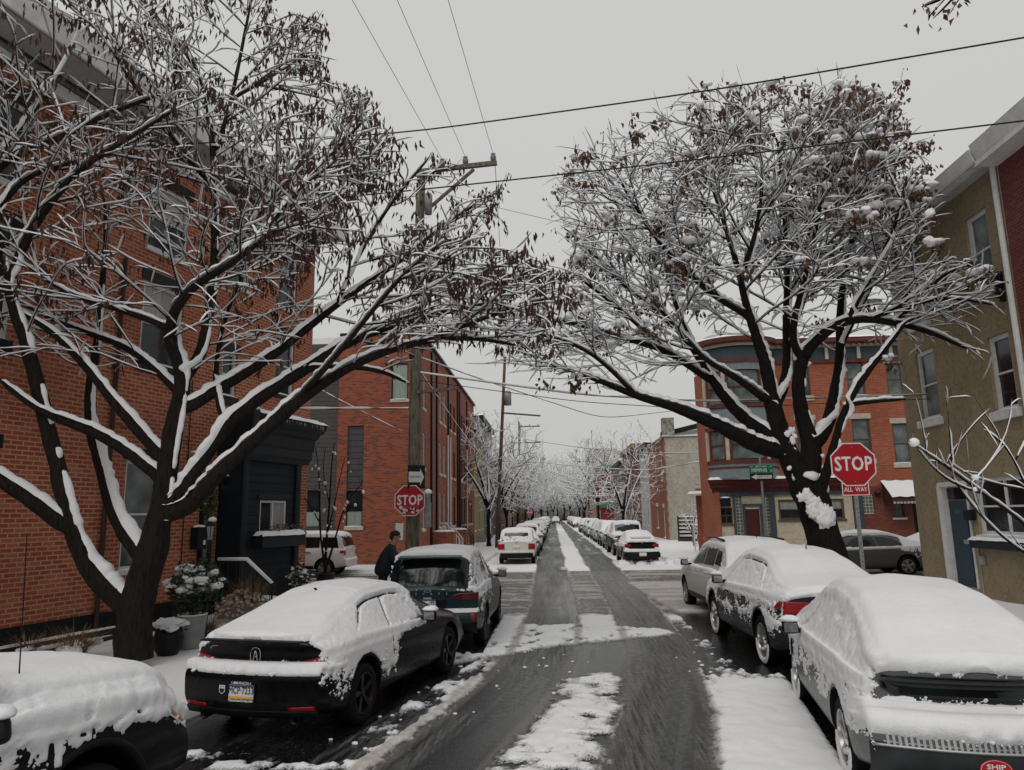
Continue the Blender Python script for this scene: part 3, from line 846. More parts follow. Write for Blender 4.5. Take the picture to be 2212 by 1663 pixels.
def build_car(name, label, body_args, paint, loc, rz, axles, wr=.33, ra=.40, style='five', rim=None, snow=None, glass=None, lod=0, group=None, roofrails=False, wheel_snow=0, cat='car', windows=None, mirrors=(None, None), zb=None, trackin=.02, lights=None):
    """whole car; returns (root, body)"""
    root = thing(name, label, cat, loc, rz, group)
    a = dict(body_args)
    bl = Body(**{**a, 'ny': (46 if lod else 90), 'nt': (4 if lod else 8)})
    V, F = bl.mesh_arrays(8)
    arches = [(axles[0], wr + .02, ra), (axles[1], wr + .02, ra)]
    me = boolean_arches(V, F, arches, a['W_'], 'body')
    link('body', me, [paint, BLACKM], root)
    for i, y in enumerate(axles):
        for sd in (-1, 1):
            wheel(root, sd * (a['W_'] / 2 - .115 - trackin), y, wr, sd, style, rim, snow=(wheel_snow if sd in (-1, 1) else 0), seed=i * 2 + sd + 3)
    for (kind, nm, args) in (windows or []):
        if kind == 'side':
            for sd in (-1, 1): patch(bl, nm, GLASSD, root, side=sd, nu=(8 if lod else 16), **args)
        else: top_patch(bl, nm, GLASSD, root, **args)
    if mirrors[0] is not None:
        for sd in (-1, 1): mirror(root, bl, mirrors[0], mirrors[1], sd, paint if paint is not SNOW else BLACKM)
    if snow is not None:
        fine = Body(**{**a, 'ny': snow.pop('ny', 90 if lod else 240), 'nt': snow.pop('nt', 8 if lod else 26)})
        snow_cover(fine, root, arches=arches, m=(14 if lod else 60), **snow)
    return root, bl

P_BLACK = m_paint('black_car_paint', (.002, .0026, .0040), .25, coat=.10)
P_TEAL = m_paint('dark_teal_paint', (.013, .030, .036), .3, .0, .2)
P_GREY = m_paint('grey_car_paint', (.10, .103, .106), .3, .2, .3)
P_SILVER = m_paint('silver_green_paint', (.115, .122, .118), .35, .2, .3)
P_GREEN = m_paint('grey_green_paint', (.016, .025, .026), .3, .0, .2)
P_WHITE = m_paint('white_car_paint', (.62, .61, .58), .35)
P_WHITE2 = m_paint('warm_white_car_paint', (.55, .54, .51), .35)
P_DARK = m_paint('dark_grey_paint', (.004, .005, .006), .3, .0, .12)
P_RED = m_paint('red_car_paint', (.18, .02, .02), .3)

# ---- body forms
FASTBACK = dict(L_=4.72, W_=1.83, zb=.20, top=[(0, 1.00), (.05, 1.03), (.30, 1.075), (.9, 1.235), (1.5, 1.375), (2.1, 1.41), (2.65, 1.36), (3.5, 1.03), (3.75, .96), (4.4, .84), (4.66, .70), (4.72, .62)],
    belt=[(0, .90), (1, .93), (2, .90), (3.4, .86), (4.5, .72), (4.72, .5)], roofw=[(0, .78), (.8, .66), (1.6, .60), (2.6, .62), (3.5, .78), (4.7, .7)],
    rear=[(.2, .12), (.30, .05), (.42, .0), (.66, .0), (.735, .03), (.75, .16), (.80, .20), (.97, .17), (1.02, .13)], front=[(.2, .1), (.4, 0), (.6, .02), (.7, .12)], bulge=.13, taper=(.91, .84))
SUV = dict(L_=4.58, W_=1.88, zb=.26, top=[(0, 1.03), (.03, 1.07), (.20, 1.36), (.30, 1.54), (.42, 1.625), (1.2, 1.665), (2.1, 1.65), (2.75, 1.52), (3.5, 1.14), (3.7, 1.08), (4.3, .96), (4.5, .82), (4.58, .70)],
    belt=[(0, 1.0), (1, 1.04), (3.4, .99), (4.4, .8), (4.58, .6)], roofw=[(0, .86), (.3, .74), (1.2, .70), (2.6, .68), (3.5, .80), (4.5, .7)],
    rear=[(.25, .16), (.38, .05), (.50, 0), (.64, .0), (.67, .035), (.70, .09), (.95, .07), (1.02, .05), (1.1, .05)], front=[(.2, .12), (.45, 0), (.75, .03), (.95, .15)], bulge=.10, taper=(.93, .86))
BOXY = dict(L_=4.43, W_=1.81, zb=.30, top=[(0, 1.10), (.03, 1.14), (.16, 1.52), (.26, 1.66), (.42, 1.70), (1.6, 1.735), (2.5, 1.715), (2.8, 1.62), (3.32, 1.17), (3.55, 1.12), (4.2, 1.04), (4.38, .92), (4.43, .8)],
    belt=[(0, 1.04), (1, 1.06), (3.3, 1.03), (4.3, .9), (4.43, .7)], roofw=[(0, .90), (.3, .80), (2.6, .76), (3.4, .84), (4.4, .8)],
    rear=[(.3, .10), (.42, .0), (.66, 0), (.68, .06), (.72, .09), (1.1, .08), (1.2, .08)], front=[(.3, .1), (.5, 0), (.8, .02), (1.0, .08)], bulge=.07, taper=(.95, .90))
HATCH = dict(L_=4.40, W_=1.76, zb=.20, top=[(0, 1.03), (.04, 1.065), (.16, 1.11), (.55, 1.27), (1.2, 1.43), (1.9, 1.49), (2.45, 1.45), (3.4, 1.07), (3.65, 1.0), (4.15, .86), (4.35, .7), (4.4, .62)],
    belt=[(0, .92), (1, .95), (2, .92), (3.3, .89), (4.2, .75), (4.4, .5)], roofw=[(0, .84), (.6, .74), (1.4, .66), (2.4, .66), (3.4, .80), (4.4, .7)],
    rear=[(.2, .14), (.32, .04), (.42, .0), (.58, .0), (.63, .03), (.66, .17), (.80, .24), (.95, .22), (1.03, .13), (1.06, .10)], front=[(.2, .1), (.4, 0), (.6, .02), (.7, .12)], bulge=.16, taper=(.90, .84))
SALOON = dict(L_=4.87, W_=1.85, zb=.21, top=[(0, 1.00), (.05, 1.04), (.45, 1.10), (.62, 1.13), (1.15, 1.33), (1.6, 1.435), (2.3, 1.47), (2.9, 1.40), (3.65, 1.05), (3.9, .99), (4.6, .88), (4.8, .76), (4.87, .66)],
    belt=[(0, .94), (1, .95), (2, .93), (3.5, .89), (4.6, .76), (4.87, .5)], roofw=[(0, .82), (.7, .76), (1.4, .63), (2.8, .62), (3.6, .78), (4.8, .7)],
    rear=[(.2, .12), (.34, .04), (.46, .0), (.62, .0), (.66, .07), (.72, .10), (.95, .07), (1.0, .06)], front=[(.2, .1), (.4, 0), (.65, .02), (.78, .12)], bulge=.12, taper=(.92, .85))
PICKUP = dict(L_=5.5, W_=1.92, zb=.36, top=[(0, 1.10), (.03, 1.12), (1.75, 1.13), (1.80, 1.25), (1.95, 1.72), (2.15, 1.80), (3.2, 1.79), (3.45, 1.73), (4.02, 1.31), (4.2, 1.26), (4.9, 1.21), (5.3, 1.13), (5.44, 1.0), (5.5, .88)],
    belt=[(0, 1.06), (2, 1.12), (4.1, 1.12), (5.2, 1.02), (5.5, .8)], roofw=[(0, .9), (1.9, .78), (3.3, .76), (4.1, .84), (5.5, .8)],
    rear=[(.3, .05), (.45, 0), (.65, 0), (.68, .08), (1.1, .08)], front=[(.3, .1), (.5, 0), (.8, .02), (1.0, .07)], bulge=.06, taper=(.96, .92))

def near_window_set(kind):
    if kind == 'fastback': return [('side', 'side_window', dict(ya=(1.72, 1.90), yb=(2.62, 2.40), ta=.715, tb=.79)), ('side', 'side_window', dict(ya=(.85, 1.30), yb=(1.66, 1.84), ta=.715, tb=.79)), ('top', 'rear_window', dict(ya=(.35, .45), yb=(1.45, 1.40))), ('top', 'windscreen', dict(ya=(2.75, 2.65), yb=(3.62, 3.40)))]
    if kind == 'suv': return [('side', 'side_window', dict(ya=(1.95, 1.98), yb=(3.12, 2.60), ta=.715, tb=.79)), ('side', 'side_window', dict(ya=(1.02, 1.02), yb=(1.89, 1.90), ta=.715, tb=.79)), ('side', 'side_window', dict(ya=(.42, .58), yb=(.96, .95), ta=.725, tb=.785)), ('top', 'rear_window', dict(ya=(.045, .06), yb=(.36, .35), t0=.815)), ('top', 'windscreen', dict(ya=(2.65, 2.50), yb=(3.55, 3.35)))]
    if kind == 'boxy': return [('side', 'side_window', dict(ya=(1.85, 1.88), yb=(2.98, 2.62), ta=.71, tb=.79)), ('side', 'side_window', dict(ya=(1.12, 1.12), yb=(1.78, 1.80), ta=.71, tb=.79)), ('side', 'side_window', dict(ya=(.30, .42), yb=(1.02, 1.02), ta=.71, tb=.79)), ('top', 'rear_window', dict(ya=(.045, .06), yb=(.25, .25), t0=.815)), ('top', 'windscreen', dict(ya=(2.62, 2.5), yb=(3.40, 3.25)))]
    if kind == 'hatch': return [('side', 'side_window', dict(ya=(1.85, 1.95), yb=(3.0, 2.4), ta=.715, tb=.79)), ('side', 'side_window', dict(ya=(.9, 1.1), yb=(1.78, 1.88), ta=.715, tb=.79)), ('top', 'rear_window', dict(ya=(.28, .4), yb=(1.1, 1.05))), ('top', 'windscreen', dict(ya=(2.5, 2.4), yb=(3.5, 3.3)))]
    if kind == 'saloon': return [('side', 'side_window', dict(ya=(1.95, 2.05), yb=(3.2, 2.65), ta=.715, tb=.79)), ('side', 'side_window', dict(ya=(1.0, 1.35), yb=(1.88, 1.98), ta=.715, tb=.79)), ('top', 'rear_window', dict(ya=(.68, .8), yb=(1.5, 1.45))), ('top', 'windscreen', dict(ya=(2.75, 2.65), yb=(3.75, 3.5)))]
    if kind == 'pickup': return [('side', 'side_window', dict(ya=(2.75, 2.75), yb=(3.8, 3.45), ta=.71, tb=.79)), ('side', 'side_window', dict(ya=(1.98, 2.1), yb=(2.65, 2.65), ta=.71, tb=.79)), ('top', 'rear_window', dict(ya=(1.82, 1.83), yb=(1.99, 1.98))), ('top', 'windscreen', dict(ya=(3.42, 3.35), yb=(4.08, 3.95)))]
# ================================================================== the cars one can read
def box_mask(V, c, r, soft=.04):
    d = np.abs(V - np.array(c)) - np.array(r); return (1 - sstep(-soft, soft, d.max(1))) * 3

def car_at(wx, wy, head, axle_y, W_, wheel_side=1):
    """origin (rear bumper centre) from the ground point of the rear wheel on one side; head = heading to the right of +Y"""
    h = R(head); f = np.array((math.sin(h), math.cos(h))); r = np.array((math.cos(h), -math.sin(h)))
    o = np.array((wx, wy)) - f * axle_y - r * (W_ / 2 - .03) * wheel_side
    return (float(o[0]), float(o[1]), 0.0), -h

LY = (R(90), 0, 0)
# ---- black fastback (left)
loc, rz = car_at(-2.22, 8.62, 12.5, .95, 1.83, 1)
def clr(V, n):
    k = box_mask(V, (0, .1, .90), (.60, .3, .13), .05) * (n[:, 2] < .55) * sstep(-.03, .03, V[:, 2] - (.76 + .17 * np.abs(V[:, 0]) / .6))           # trunk panel
    k = k + 1.2 * (n[:, 1] < -.5) * (V[:, 2] < .70)                                     # bumper face
    front = sstep(2.75, 2.95, V[:, 1] + 0 * V[:, 2]) * (V[:, 0] > .3) * 1.6            # warm nose is bare
    k = k + front
    k = k + 1.0 * (V[:, 0] > .80) * (V[:, 2] < .84) * sstep(1.7, 2.0, V[:, 1])
    k = k + 1.5 * (V[:, 2] > .985) * (V[:, 2] < 1.022) * (V[:, 1] < .22) * (np.abs(V[:, 0]) < .62)
    return k
sedan, sb = build_car('parked_car', 'black fastback car with licence plate and dealer frame, under smooth snow', FASTBACK, P_BLACK, loc, rz, (.95, 3.685), .335, .39, 'five', RIMD,
    dict(T=.065, thr=.42, side=-.15, lumps=.25, fine=.75, grooves=[(1.3, .797, 2.45, .797, 1.3), (1.69, .70, 1.87, .79, 1.2), (.84, .705, 1.30, .797, 1.2), (2.78, .70, 2.42, .797, 1.5), (.84, .70, 2.78, .70, .55), (1.70, .69, 1.67, .42, .9), (1.46, .85, 1.46, 1.0, .32), (2.72, .69, 2.74, .42, .8)], seed=1, specks=7000, zmin=.40, clear=clr, adds=[((.9, .75, .78), (.35, .75, .22), 1.05), ((.9, 1.85, .70), (.3, .42, .26), .72), ((.92, 1.45, .52), (.25, .35, .18), .52), ((.9, 2.6, .30), (.2, .45, .05), .8), ((.9, 1.5, 1.1), (.35, 1.0, .22), .75), ((.5, .15, .8), (.5, .15, .09), .35), ((.85, .35, .45), (.2, .2, .15), .6), ((0, .0, .76), (.95, .3, .05), .7)]),
    windows=near_window_set('fastback'), mirrors=(2.62, .98))
# details on the tail
for sd in (-1, 1):
    cap_patch(sb, 'tail_light', REDLENS, sedan, sorted([(sd * .46, .795, .772), (sd * .62, .83, .77), (sd * .80, .86, .785)]))
    cap_patch(sb, 'reflector', REDLENS, sedan, sorted([(sd * .50, .385, .35), (sd * .78, .40, .355)]))
    mb = MB(); mb.lathe([(.05, -.06), (.055, -.07), (.045, -.07), (.04, .05)], (sd * .55, .11, .26), 16, 'Y'); mb.build('exhaust_tip', BLACKM, sedan, smooth=True)
cap_patch(sb, 'lower_valance', BLACKM, sedan, [(-.80, .345, .27), (.80, .345, .27)])
mb = MB(); mb.box((0, .03, 1.03), (1.22, .10, .02)); mb.build('lip_spoiler', BLACKM, sedan, bevel=.008)
yl = float(sb.cap(0, .86)) - .012
# caliper style emblem: rounded ring with a pointed letter
o = None
mb = MB(); n = 28
ring = [(0.062 * math.copysign(abs(math.cos(t)) ** .8, math.cos(t)), .085 * math.copysign(abs(math.sin(t)) ** .8, math.sin(t))) for t in np.linspace(0, 2 * math.pi, n, endpoint=False)]
mb.tube([(x, 0, z) for x, z in ring + ring[:1]], .007, 6, False)
mb.tube([(-.030, 0, -.072), (0.0, 0, .075)], [.009, .006], 6); mb.tube([(.030, 0, -.072), (0.0, 0, .075)], [.009, .006], 6)
mb.tube([(-.016, 0, -.012), (.016, 0, -.012)], .006, 6)
mb.build('emblem', CHROME, sedan, smooth=True, loc=(0, yl, .865))
mb = MB(); mb.tube([(-.05, 0, -.01), (-.03, 0, .012), (.05, 0, .015)], .006, 6); mb.tube([(-.03, 0, .01), (-.045, 0, -.02)], .006, 6)
mb.build('emblem', CHROME, sedan, loc=(-.55, float(sb.cap(-.55, .93)) - .012, .935))
yp = float(sb.cap(0, .52)) - .012
plate(sedan, -.02, yp, .535, 'MCP·7233', '1-888-PIAZZA-1', 'PiazzaAutoGroup.com')
mb = MB(); mb.prism([(-.035, .045), (.035, .045), (.035, -.02), (0, -.045), (-.035, -.02)][::-1], 0, .004)
st = mb.build('sticker', INKW, sedan, loc=(-.27, float(sb.cap(-.27, .55)) - .006, .545), rot=LY)
mb = MB(); mb.prism([(-.028, .012), (.028, .012), (.028, -.016), (0, -.036), (-.028, -.016)][::-1], .004, .006); mb.build('sticker_field', INKD, st)
text('lettering', 'PIAZZA', .016, INKD, st, (0, .028, .005), (0, 0, 0), .0005, .9)
mb = MB(); mb.tube([(0, 0, 0), (0, -.05, .05), (0, -.09, .055)], [.022, .014, .006], 6); mb.build('roof_antenna', BLACKM, sedan, smooth=True, loc=(0, 1.35, 1.40))

for (a_, b_, t0_, t1_) in ((1.69, 1.86, .70, .795), (.80, 1.30, .705, .79), (2.62, 2.40, .70, .79)): seam(sb, sedan, a_, b_, t0_, t1_)
seam(sb, sedan, 1.3, 2.42, .795, .795); seam(sb, sedan, .82, 2.66, .692, .692, w=.010)
# ---- dark teal SUV ahead of it
loc, rz = car_at(-1.30, 13.75, 1.2, .93, 1.88, 1)
def clr(V, n):
    k = 2.4 * (np.abs(V[:, 0]) < .70) * seg_in(V[:, 2], 1.06, 1.60, .03) * (V[:, 1] < .42)      # wiped rear window
    k = k + 1.8 * (n[:, 1] < -.55) * (V[:, 2] < 1.03)
    k = k + 2.0 * (V[:, 1] > 3.3)
    k = k + .7 * (V[:, 0] > .6) * (V[:, 1] > 1.9) * (V[:, 2] < 1.5)
    return k
esc, eb = build_car('parked_car', 'dark teal SUV with brushed off rear window and licence plate, beside the man', SUV, P_TEAL, loc, rz, (.93, 3.64), .35, .41, 'ten', RIMD,
    dict(T=.075, thr=.45, side=-.22, lumps=.9, fine=1.15, seed=2, specks=3200, clear=clr, adds=[((.8, .7, 1.25), (.3, .8, .35), .55), ((.9, .3, .85), (.2, .25, .4), .42), ((0, .0, .68), (.95, .3, .04), 1.0)]),
    windows=near_window_set('suv'), mirrors=(2.95, 1.10))
for sd in (-1, 1):
    cap_patch(eb, 'tail_light', simple('smoked_red_lens%d' % sd, (.10, .012, .016), .15, var=.3, coat=.6), esc, sorted([(sd * .42, .945, .92), (sd * .55, .985, .875), (sd * .885, 1.0, .86)]))
    patch(eb, 'tail_light', REDLENS, esc, (.02, .02), (.30, .22), .545, .60, sd)
    cap_patch(eb, 'reflector', REDLENS, esc, sorted([(sd * .76, .70, .55), (sd * .82, .71, .50)]))
    mb = MB(); mb.lathe([(.045, -.05), (.05, -.06), (.04, -.06), (.035, .06)], (sd * .48, .06, .34), 16, 'Y'); mb.build('exhaust_tip', CHROME, esc, smooth=True)
cap_patch(eb, 'lower_bumper', BLACKM, esc, [(-.86, .505, .30), (.86, .505, .30)])
cap_patch(eb, 'number_recess', BLACKM, esc, [(-.32, .90, .73), (.32, .90, .73)], off=.002)
yp = float(eb.cap(0, .82)) - .02
plate(esc, -.0, yp, .82, 'MHK·6893', 'MURPHY')
for i, ch in enumerate('ESCAPE'):
    xx = -.34 + i * .136; text('badge_letter', ch, .055, CHROME, esc, (xx, float(eb.cap(xx, .985)) - .012, .985), LY, .003, 1.1)
mb = MB(); mb.lathe([(0, -.006), (.055, -.006), (.06, 0), (.055, .004)], (0, 0, 0), 24, 'Y'); bo = mb.build('emblem', CHROME, esc, loc=(0, float(eb.cap(0, 1.03)) - .01, 1.035)); bo.scale = (1.15, 1, .5)
mb = MB(); mb.lathe([(0, -.008), (.046, -.008), (.05, -.006)], (0, 0, 0), 24, 'Y'); mb.build('emblem_field', PLATEB, bo)
text('badge_letter', 'AWD', .035, CHROME, esc, (.60, float(eb.cap(.6, .72)) - .012, .725), LY, .003, 1.3)
P0 = eb.S(np.array([.30]), np.array([1.0]))[0]
mb = MB(); mb.box((0, 0, 0), (.40, .03, .045), rx=R(-25)); mb.build('rear_wiper', BLACKM, esc, bevel=.01, loc=(.02, .055, 1.10))
mb = MB(); mb.box((0, -.08, 1.60), (1.12, .24, .03), rx=R(5)); mb.build('roof_spoiler', P_TEAL, esc, bevel=.012, loc=(0, .30, 0))
mb = MB(); mb.tube([(0, 0, 0), (0, -.06, .06), (0, -.10, .065)], [.03, .02, .008], 6); mb.build('roof_antenna', BLACKM, esc, smooth=True, loc=(0, .75, 1.68))

# ---- snowed-in dark pickup at the left edge
loc, rz = car_at(-3.02, 4.80, 13.5, 4.50, 1.92, 1)
def clr(V, n):
    k = 1.0 * (V[:, 0] > .80) * (V[:, 2] < .98) * sstep(4.1, 4.9, V[:, 1]) * sstep(.98, .86, V[:, 2])
    k = k + 2 * (V[:, 2] > 1.2) * (np.abs(V[:, 0]) > .7) * (V[:, 1] < 3.7)
    return k
pk, pb = build_car('parked_car', 'dark pickup at left edge, bonnet buried in deep snow and aerial sticking up', PICKUP, P_DARK, loc, rz, (1.05, 4.50), .39, .48, 'five', RIMD,
    dict(T=.13, thr=.30, side=-.05, lumps=.55, fine=1.3, seed=3, specks=4200, zmin=.55, clear=clr, fscale=20, adds=[((.95, 3.3, .72), (.3, 1.0, .26), .30), ((.95, 4.6, 1.0), (.3, 1.0, .14), .55), ((.9, 5.35, .95), (.3, .25, .18), .7)]),
    windows=near_window_set('pickup'), trackin=.0, mirrors=(3.72, 1.22))
for sd in (-1, 1):
    patch(pb, 'headlight', CLEARL, pk, (5.16, 5.22), (5.47, 5.45), .53, .64, sd, .012)
    patch(pb, 'turn_signal', AMBER, pk, (5.30, 5.33), (5.44, 5.42), .56, .625, sd, .020)
mb = MB(); mb.tube([(0, 0, 0), (0, 0, .05)], [.018, .012], 8); mb.tube([(0, 0, .05), (0, -.02, .5), (0, -.05, 1.08)], [.005, .004, .003], 6); mb.build('aerial', BLACKM, pk, loc=(.66, 4.18, 1.17))
# flared arch lip
for sd in (-1, 1):
    for ya in (1.05, 4.50):
        mb = MB(); mb.tube([(0, .50 * math.cos(t), .41 + .50 * math.sin(t)) for t in np.linspace(-.1, math.pi + .1, 22)], .03, 8); mb.build('arch_flare', BLACKM, pk, smooth=True, loc=(sd * .935, ya, 0))

# ---- silver hatchback buried in snow (right foreground)
loc, rz = car_at(2.52, 7.0, 9.5, .92, 1.76, -1)
def clr(V, n):
    k = 2.2 * (np.abs(V[:, 0]) < .66) * seg_in(V[:, 2], .86, 1.02, .03) * (V[:, 1] < .30) * (n[:, 2] < .5)
    k = k + 1.3 * (n[:, 1] < -.4) * (V[:, 2] < .60)
    k = k + .9 * (np.abs(V[:, 0]) > .8) * (V[:, 2] < .52)
    return k
hat, hb = build_car('parked_car', 'silver hatchback buried in thick snow with red oval bumper sticker', HATCH, P_SILVER, loc, rz, (.92, 3.60), .33, .385, 'five', RIMS,
    dict(T=.12, thr=.25, side=.36, lumps=.45, fine=.85, seed=4, specks=4500, grooves=[(1.82, .68, 1.80, .45, .7), (2.9, .66, 2.9, .42, .7), (2.3, .797, 3.0, .70, .8)], zmin=.46, clear=clr, fscale=17, adds=[((0, .0, .66), (1.0, .35, .10), 1.0), ((-.8, 1.0, .8), (.3, 1.2, .25), .35), ((0, .1, .72), (.6, .3, .08), .35), ((-.85, 2.0, .62), (.2, .35, .16), -.6), ((-.85, 2.9, .66), (.2, .35, .2), -.45)]),
    windows=near_window_set('hatch'), mirrors=(2.72, 1.0), wheel_snow=1)
cap_patch(hb, 'rear_window', GLASSD, hat, [(-.66, 1.00, .90), (-.5, 1.01, .80), (.5, 1.01, .80), (.66, 1.00, .90)])
for sd in (-1, 1): cap_patch(hb, 'tail_light', REDLENS, hat, sorted([(sd * .50, .79, .69), (sd * .80, .83, .70)]))
cap_patch(hb, 'bumper', simple('dark_bumper', (.035, .038, .04), .4, var=.25), hat, [(-.82, .545, .24), (.82, .545, .24)], off=.008)
# ribbed chrome tread strip on the bumper
mb = MB(); xs = np.linspace(-.72, .20, 47)
for i in range(len(xs) - 1):
    xa, xb = xs[i], xs[i + 1]; dd = .018 if i % 2 else .004
    ya, yb = float(hb.cap(xa, .57)) - dd, float(hb.cap(xb, .57)) - dd
    mb.add([(xa, ya, .535), (xb, yb, .535), (xb, yb + .03, .625), (xa, ya + .03, .625), (xa, ya + .05, .535), (xb, yb + .05, .535), (xb, yb + .07, .625), (xa, ya + .07, .625)], [(0, 1, 2, 3), (3, 2, 6, 7), (0, 3, 7, 4), (1, 5, 6, 2)])
mb.build('ribbed_strip', simple('dull_chrome', (.30, .31, .31), .35, .7, var=.2), hat)
mb = MB(); xs = np.linspace(-.80, .80, 30); mb.tube([(x, float(hb.cap(x, .53)) - .012, .525) for x in xs], .012, 6); mb.build('chrome_moulding', simple('moulding', (.40, .40, .40), .35, .5, var=.1), hat, smooth=True)
mb = MB(); mb.lathe([(0, .004), (.093, .004), (.1, 0)], (0, 0, 0), 32); so_ = mb.build('sticker', simple('red_sticker', (.45, .02, .025), .5, var=.1), hat, loc=(.00, float(hb.cap(0, .41)) - .013, .415), rot=LY); so_.scale = (1.1, .72, 1)
mb = MB(); mb.tube([(.092 * math.cos(t), .092 * math.sin(t), .004) for t in np.linspace(0, 2 * math.pi, 33)], .0016, 5, False); mb.build('sticker_rim', INKW, so_)
text('lettering', 'SHIP', .062, INKW, so_, (0, .030, .005), (0, 0, 0), .0006, .95, bold=.002); text('lettering', 'BOTTOM', .055, INKW, so_, (0, -.034, .005), (0, 0, 0), .0006, .85, bold=.002)
mb = MB(); mb.tube([(-.05, 0, -.03), (-.02, 0, .035), (.02, 0, -.03), (.05, 0, .04)], .010, 6); mb.build('emblem', CHROME, hat, loc=(.22, float(hb.cap(.22, .76)) - .015, .765))
for (xx, w_) in ((-.72, .012), ): pass
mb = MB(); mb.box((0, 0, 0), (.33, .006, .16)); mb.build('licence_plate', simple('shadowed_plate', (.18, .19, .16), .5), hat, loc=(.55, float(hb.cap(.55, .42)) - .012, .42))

# ---- grey green saloon, snow streaked (right)
loc, rz = car_at(3.20, 11.75, -1.8, 1.02, 1.85, -1)
def clr(V, n):
    k = 1.0 * (n[:, 1] < -.5) * (V[:, 2] < .95) + 1.1 * (V[:, 0] < -.75) * (V[:, 2] < .44)
    return k
fus, fb_ = build_car('parked_car', 'dark green grey saloon with snow streaks along its doors', SALOON, P_GREEN, loc, rz, (1.02, 3.87), .335, .395, 'ten', RIMS,
    dict(T=.09, thr=.30, side=.10, lumps=.6, fine=.8, seed=5, specks=3600, grooves=[(1.35, .797, 2.66, .797, 1.3), (.94, .705, 1.35, .797, 1.2), (3.2, .70, 2.65, .797, 1.2), (1.9, .68, 1.88, .45, .8), (2.95, .66, 2.98, .42, .8)], zmin=.42, clear=clr, fscale=20, adds=[((-.9, 1.3, .74), (.3, .5, .14), .45), ((-.9, 2.6, .60), (.3, 1.2, .06), .55), ((-.9, 2.3, 1.0), (.3, 1.6, .16), .7), ((-.9, .5, .62), (.3, .3, .10), .8), ((-.93, 2.6, .30), (.2, 1.4, .035), 1.0), ((-.9, 2.4, .78), (.2, 1.3, .05), -.5)]),
    windows=near_window_set('saloon'), mirrors=(2.95, 1.02), wheel_snow=1)
for sd in (-1, 1):
    cap_patch(fb_, 'tail_light', REDLENS, fus, sorted([(sd * .42, .93, .80), (sd * .84, .95, .78)]), off=.012)
    patch(fb_, 'tail_light', REDLENS, fus, (.03, .03), (.26, .16), .50, .595, sd, .03)
    for yy in (1.75, 2.75):
        mb = MB(); mb.box((0, 0, 0), (.03, .18, .03)); mb.build('door_handle', BLACKM, fus, bevel=.01, loc=(sd * .925, yy, .84))
mb = MB(); mb.tube([(0, 0, 0), (0, -.03, .12)], [.014, .006], 6); mb.build('roof_antenna', BLACKM, fus, loc=(.05, 1.55, 1.50))
mb = MB(); mb.lathe([(0, -.01), (.05, -.01), (.06, 0)], (0, 0, 0), 20, 'Y'); bo = mb.build('emblem', CHROME, fus, loc=(0, float(fb_.cap(0, .88)) - .01, .88)); bo.scale = (1.3, 1, .6)

seam(fb_, fus, 1.35, 2.66, .797, .797); seam(fb_, fus, .92, 1.35, .70, .795); seam(fb_, fus, 3.2, 2.65, .70, .79)
fus.scale = (1.05, 1.02, 1.09)
# ---- white SUV in front of it
loc, rz = car_at(3.36, 16.15, -2.0, .93, 1.86, -1)
def clr(V, n):
    k = .9 * (n[:, 2] < .35) * (V[:, 2] < 1.05) + 1.5 * seg_in(V[:, 2], 1.10, 1.48, .03) * (V[:, 0] < -.6) * (V[:, 1] > .5)
    return k
we, wb_ = build_car('parked_car', 'white SUV with clear side windows at the corner of the crossing', SUV, P_WHITE2, loc, rz, (.93, 3.62), .35, .41, 'ten', RIMS,
    dict(T=.07, thr=.34, side=-.15, lumps=.3, fine=.4, seed=6, clear=clr, ny=170, nt=18, adds=[((-.9, .6, .9), (.3, .6, .3), .5)]), windows=near_window_set('suv'), mirrors=(2.95, 1.12), wheel_snow=0)
for sd in (-1, 1):
    patch(wb_, 'sill_cladding', BLACKM, we, 1.42, 3.14, .2, .31, sd, .012)
    patch(wb_, 'tail_light', REDLENS, we, (.03, .03), (.30, .2), .52, .60, sd, .02)
    mb = MB(); mb.tube([(sd * .63, .7, 1.70), (sd * .62, 1.5, 1.74), (sd * .60, 2.3, 1.71)], .02, 6); mb.build('roof_rail', BLACKM, we, smooth=True)
mb = MB(); mb.tube([(0, 0, 0), (0, -.02, .12)], [.012, .006], 6); mb.build('roof_antenna', BLACKM, we, loc=(.05, .7, 1.70))

# ---- white boxy SUV parked along the cross street (left)
r_ = 28.6
loc = (-8.2, 29.5, 0); rz = R(90)
def clr(V, n): return 1.6 * (n[:, 2] < .4) * (V[:, 2] < 1.62)
ws, wsb = build_car('parked_car', 'white boxy SUV parked sideways before the brick corner block', BOXY, P_WHITE, loc, rz, (.88, 3.50), .36, .42, 'five', RIMS,
    dict(T=.05, thr=.45, side=-.25, lumps=.4, fine=.7, seed=7, clear=clr, ny=130, nt=14), windows=near_window_set('boxy'), mirrors=(2.75, 1.12))
for sd in (-1, 1):
    patch(wsb, 'tail_light', REDLENS, ws, (.03, .03), (.22, .20), .50, .61, sd, .012); cap_patch(wsb, 'tail_light', REDLENS, ws, sorted([(sd * .68, 1.04, .84), (sd * .86, 1.04, .84)]))
    for yy in (1.55, 2.55):
        mb = MB(); mb.box((0, 0, 0), (.03, .2, .035)); mb.build('door_handle', BLACKM, ws, bevel=.01, loc=(sd * .91, yy, .98))
    patch(wsb, 'sill_cladding', BLACKM, ws, 1.32, 3.06, .2, .30, sd, .012)
cap_patch(wsb, 'licence_plate', PLATEW, ws, [(-.15, .93, .80), (.15, .93, .80)], off=.012)
for o_ in list(ws.children): pass

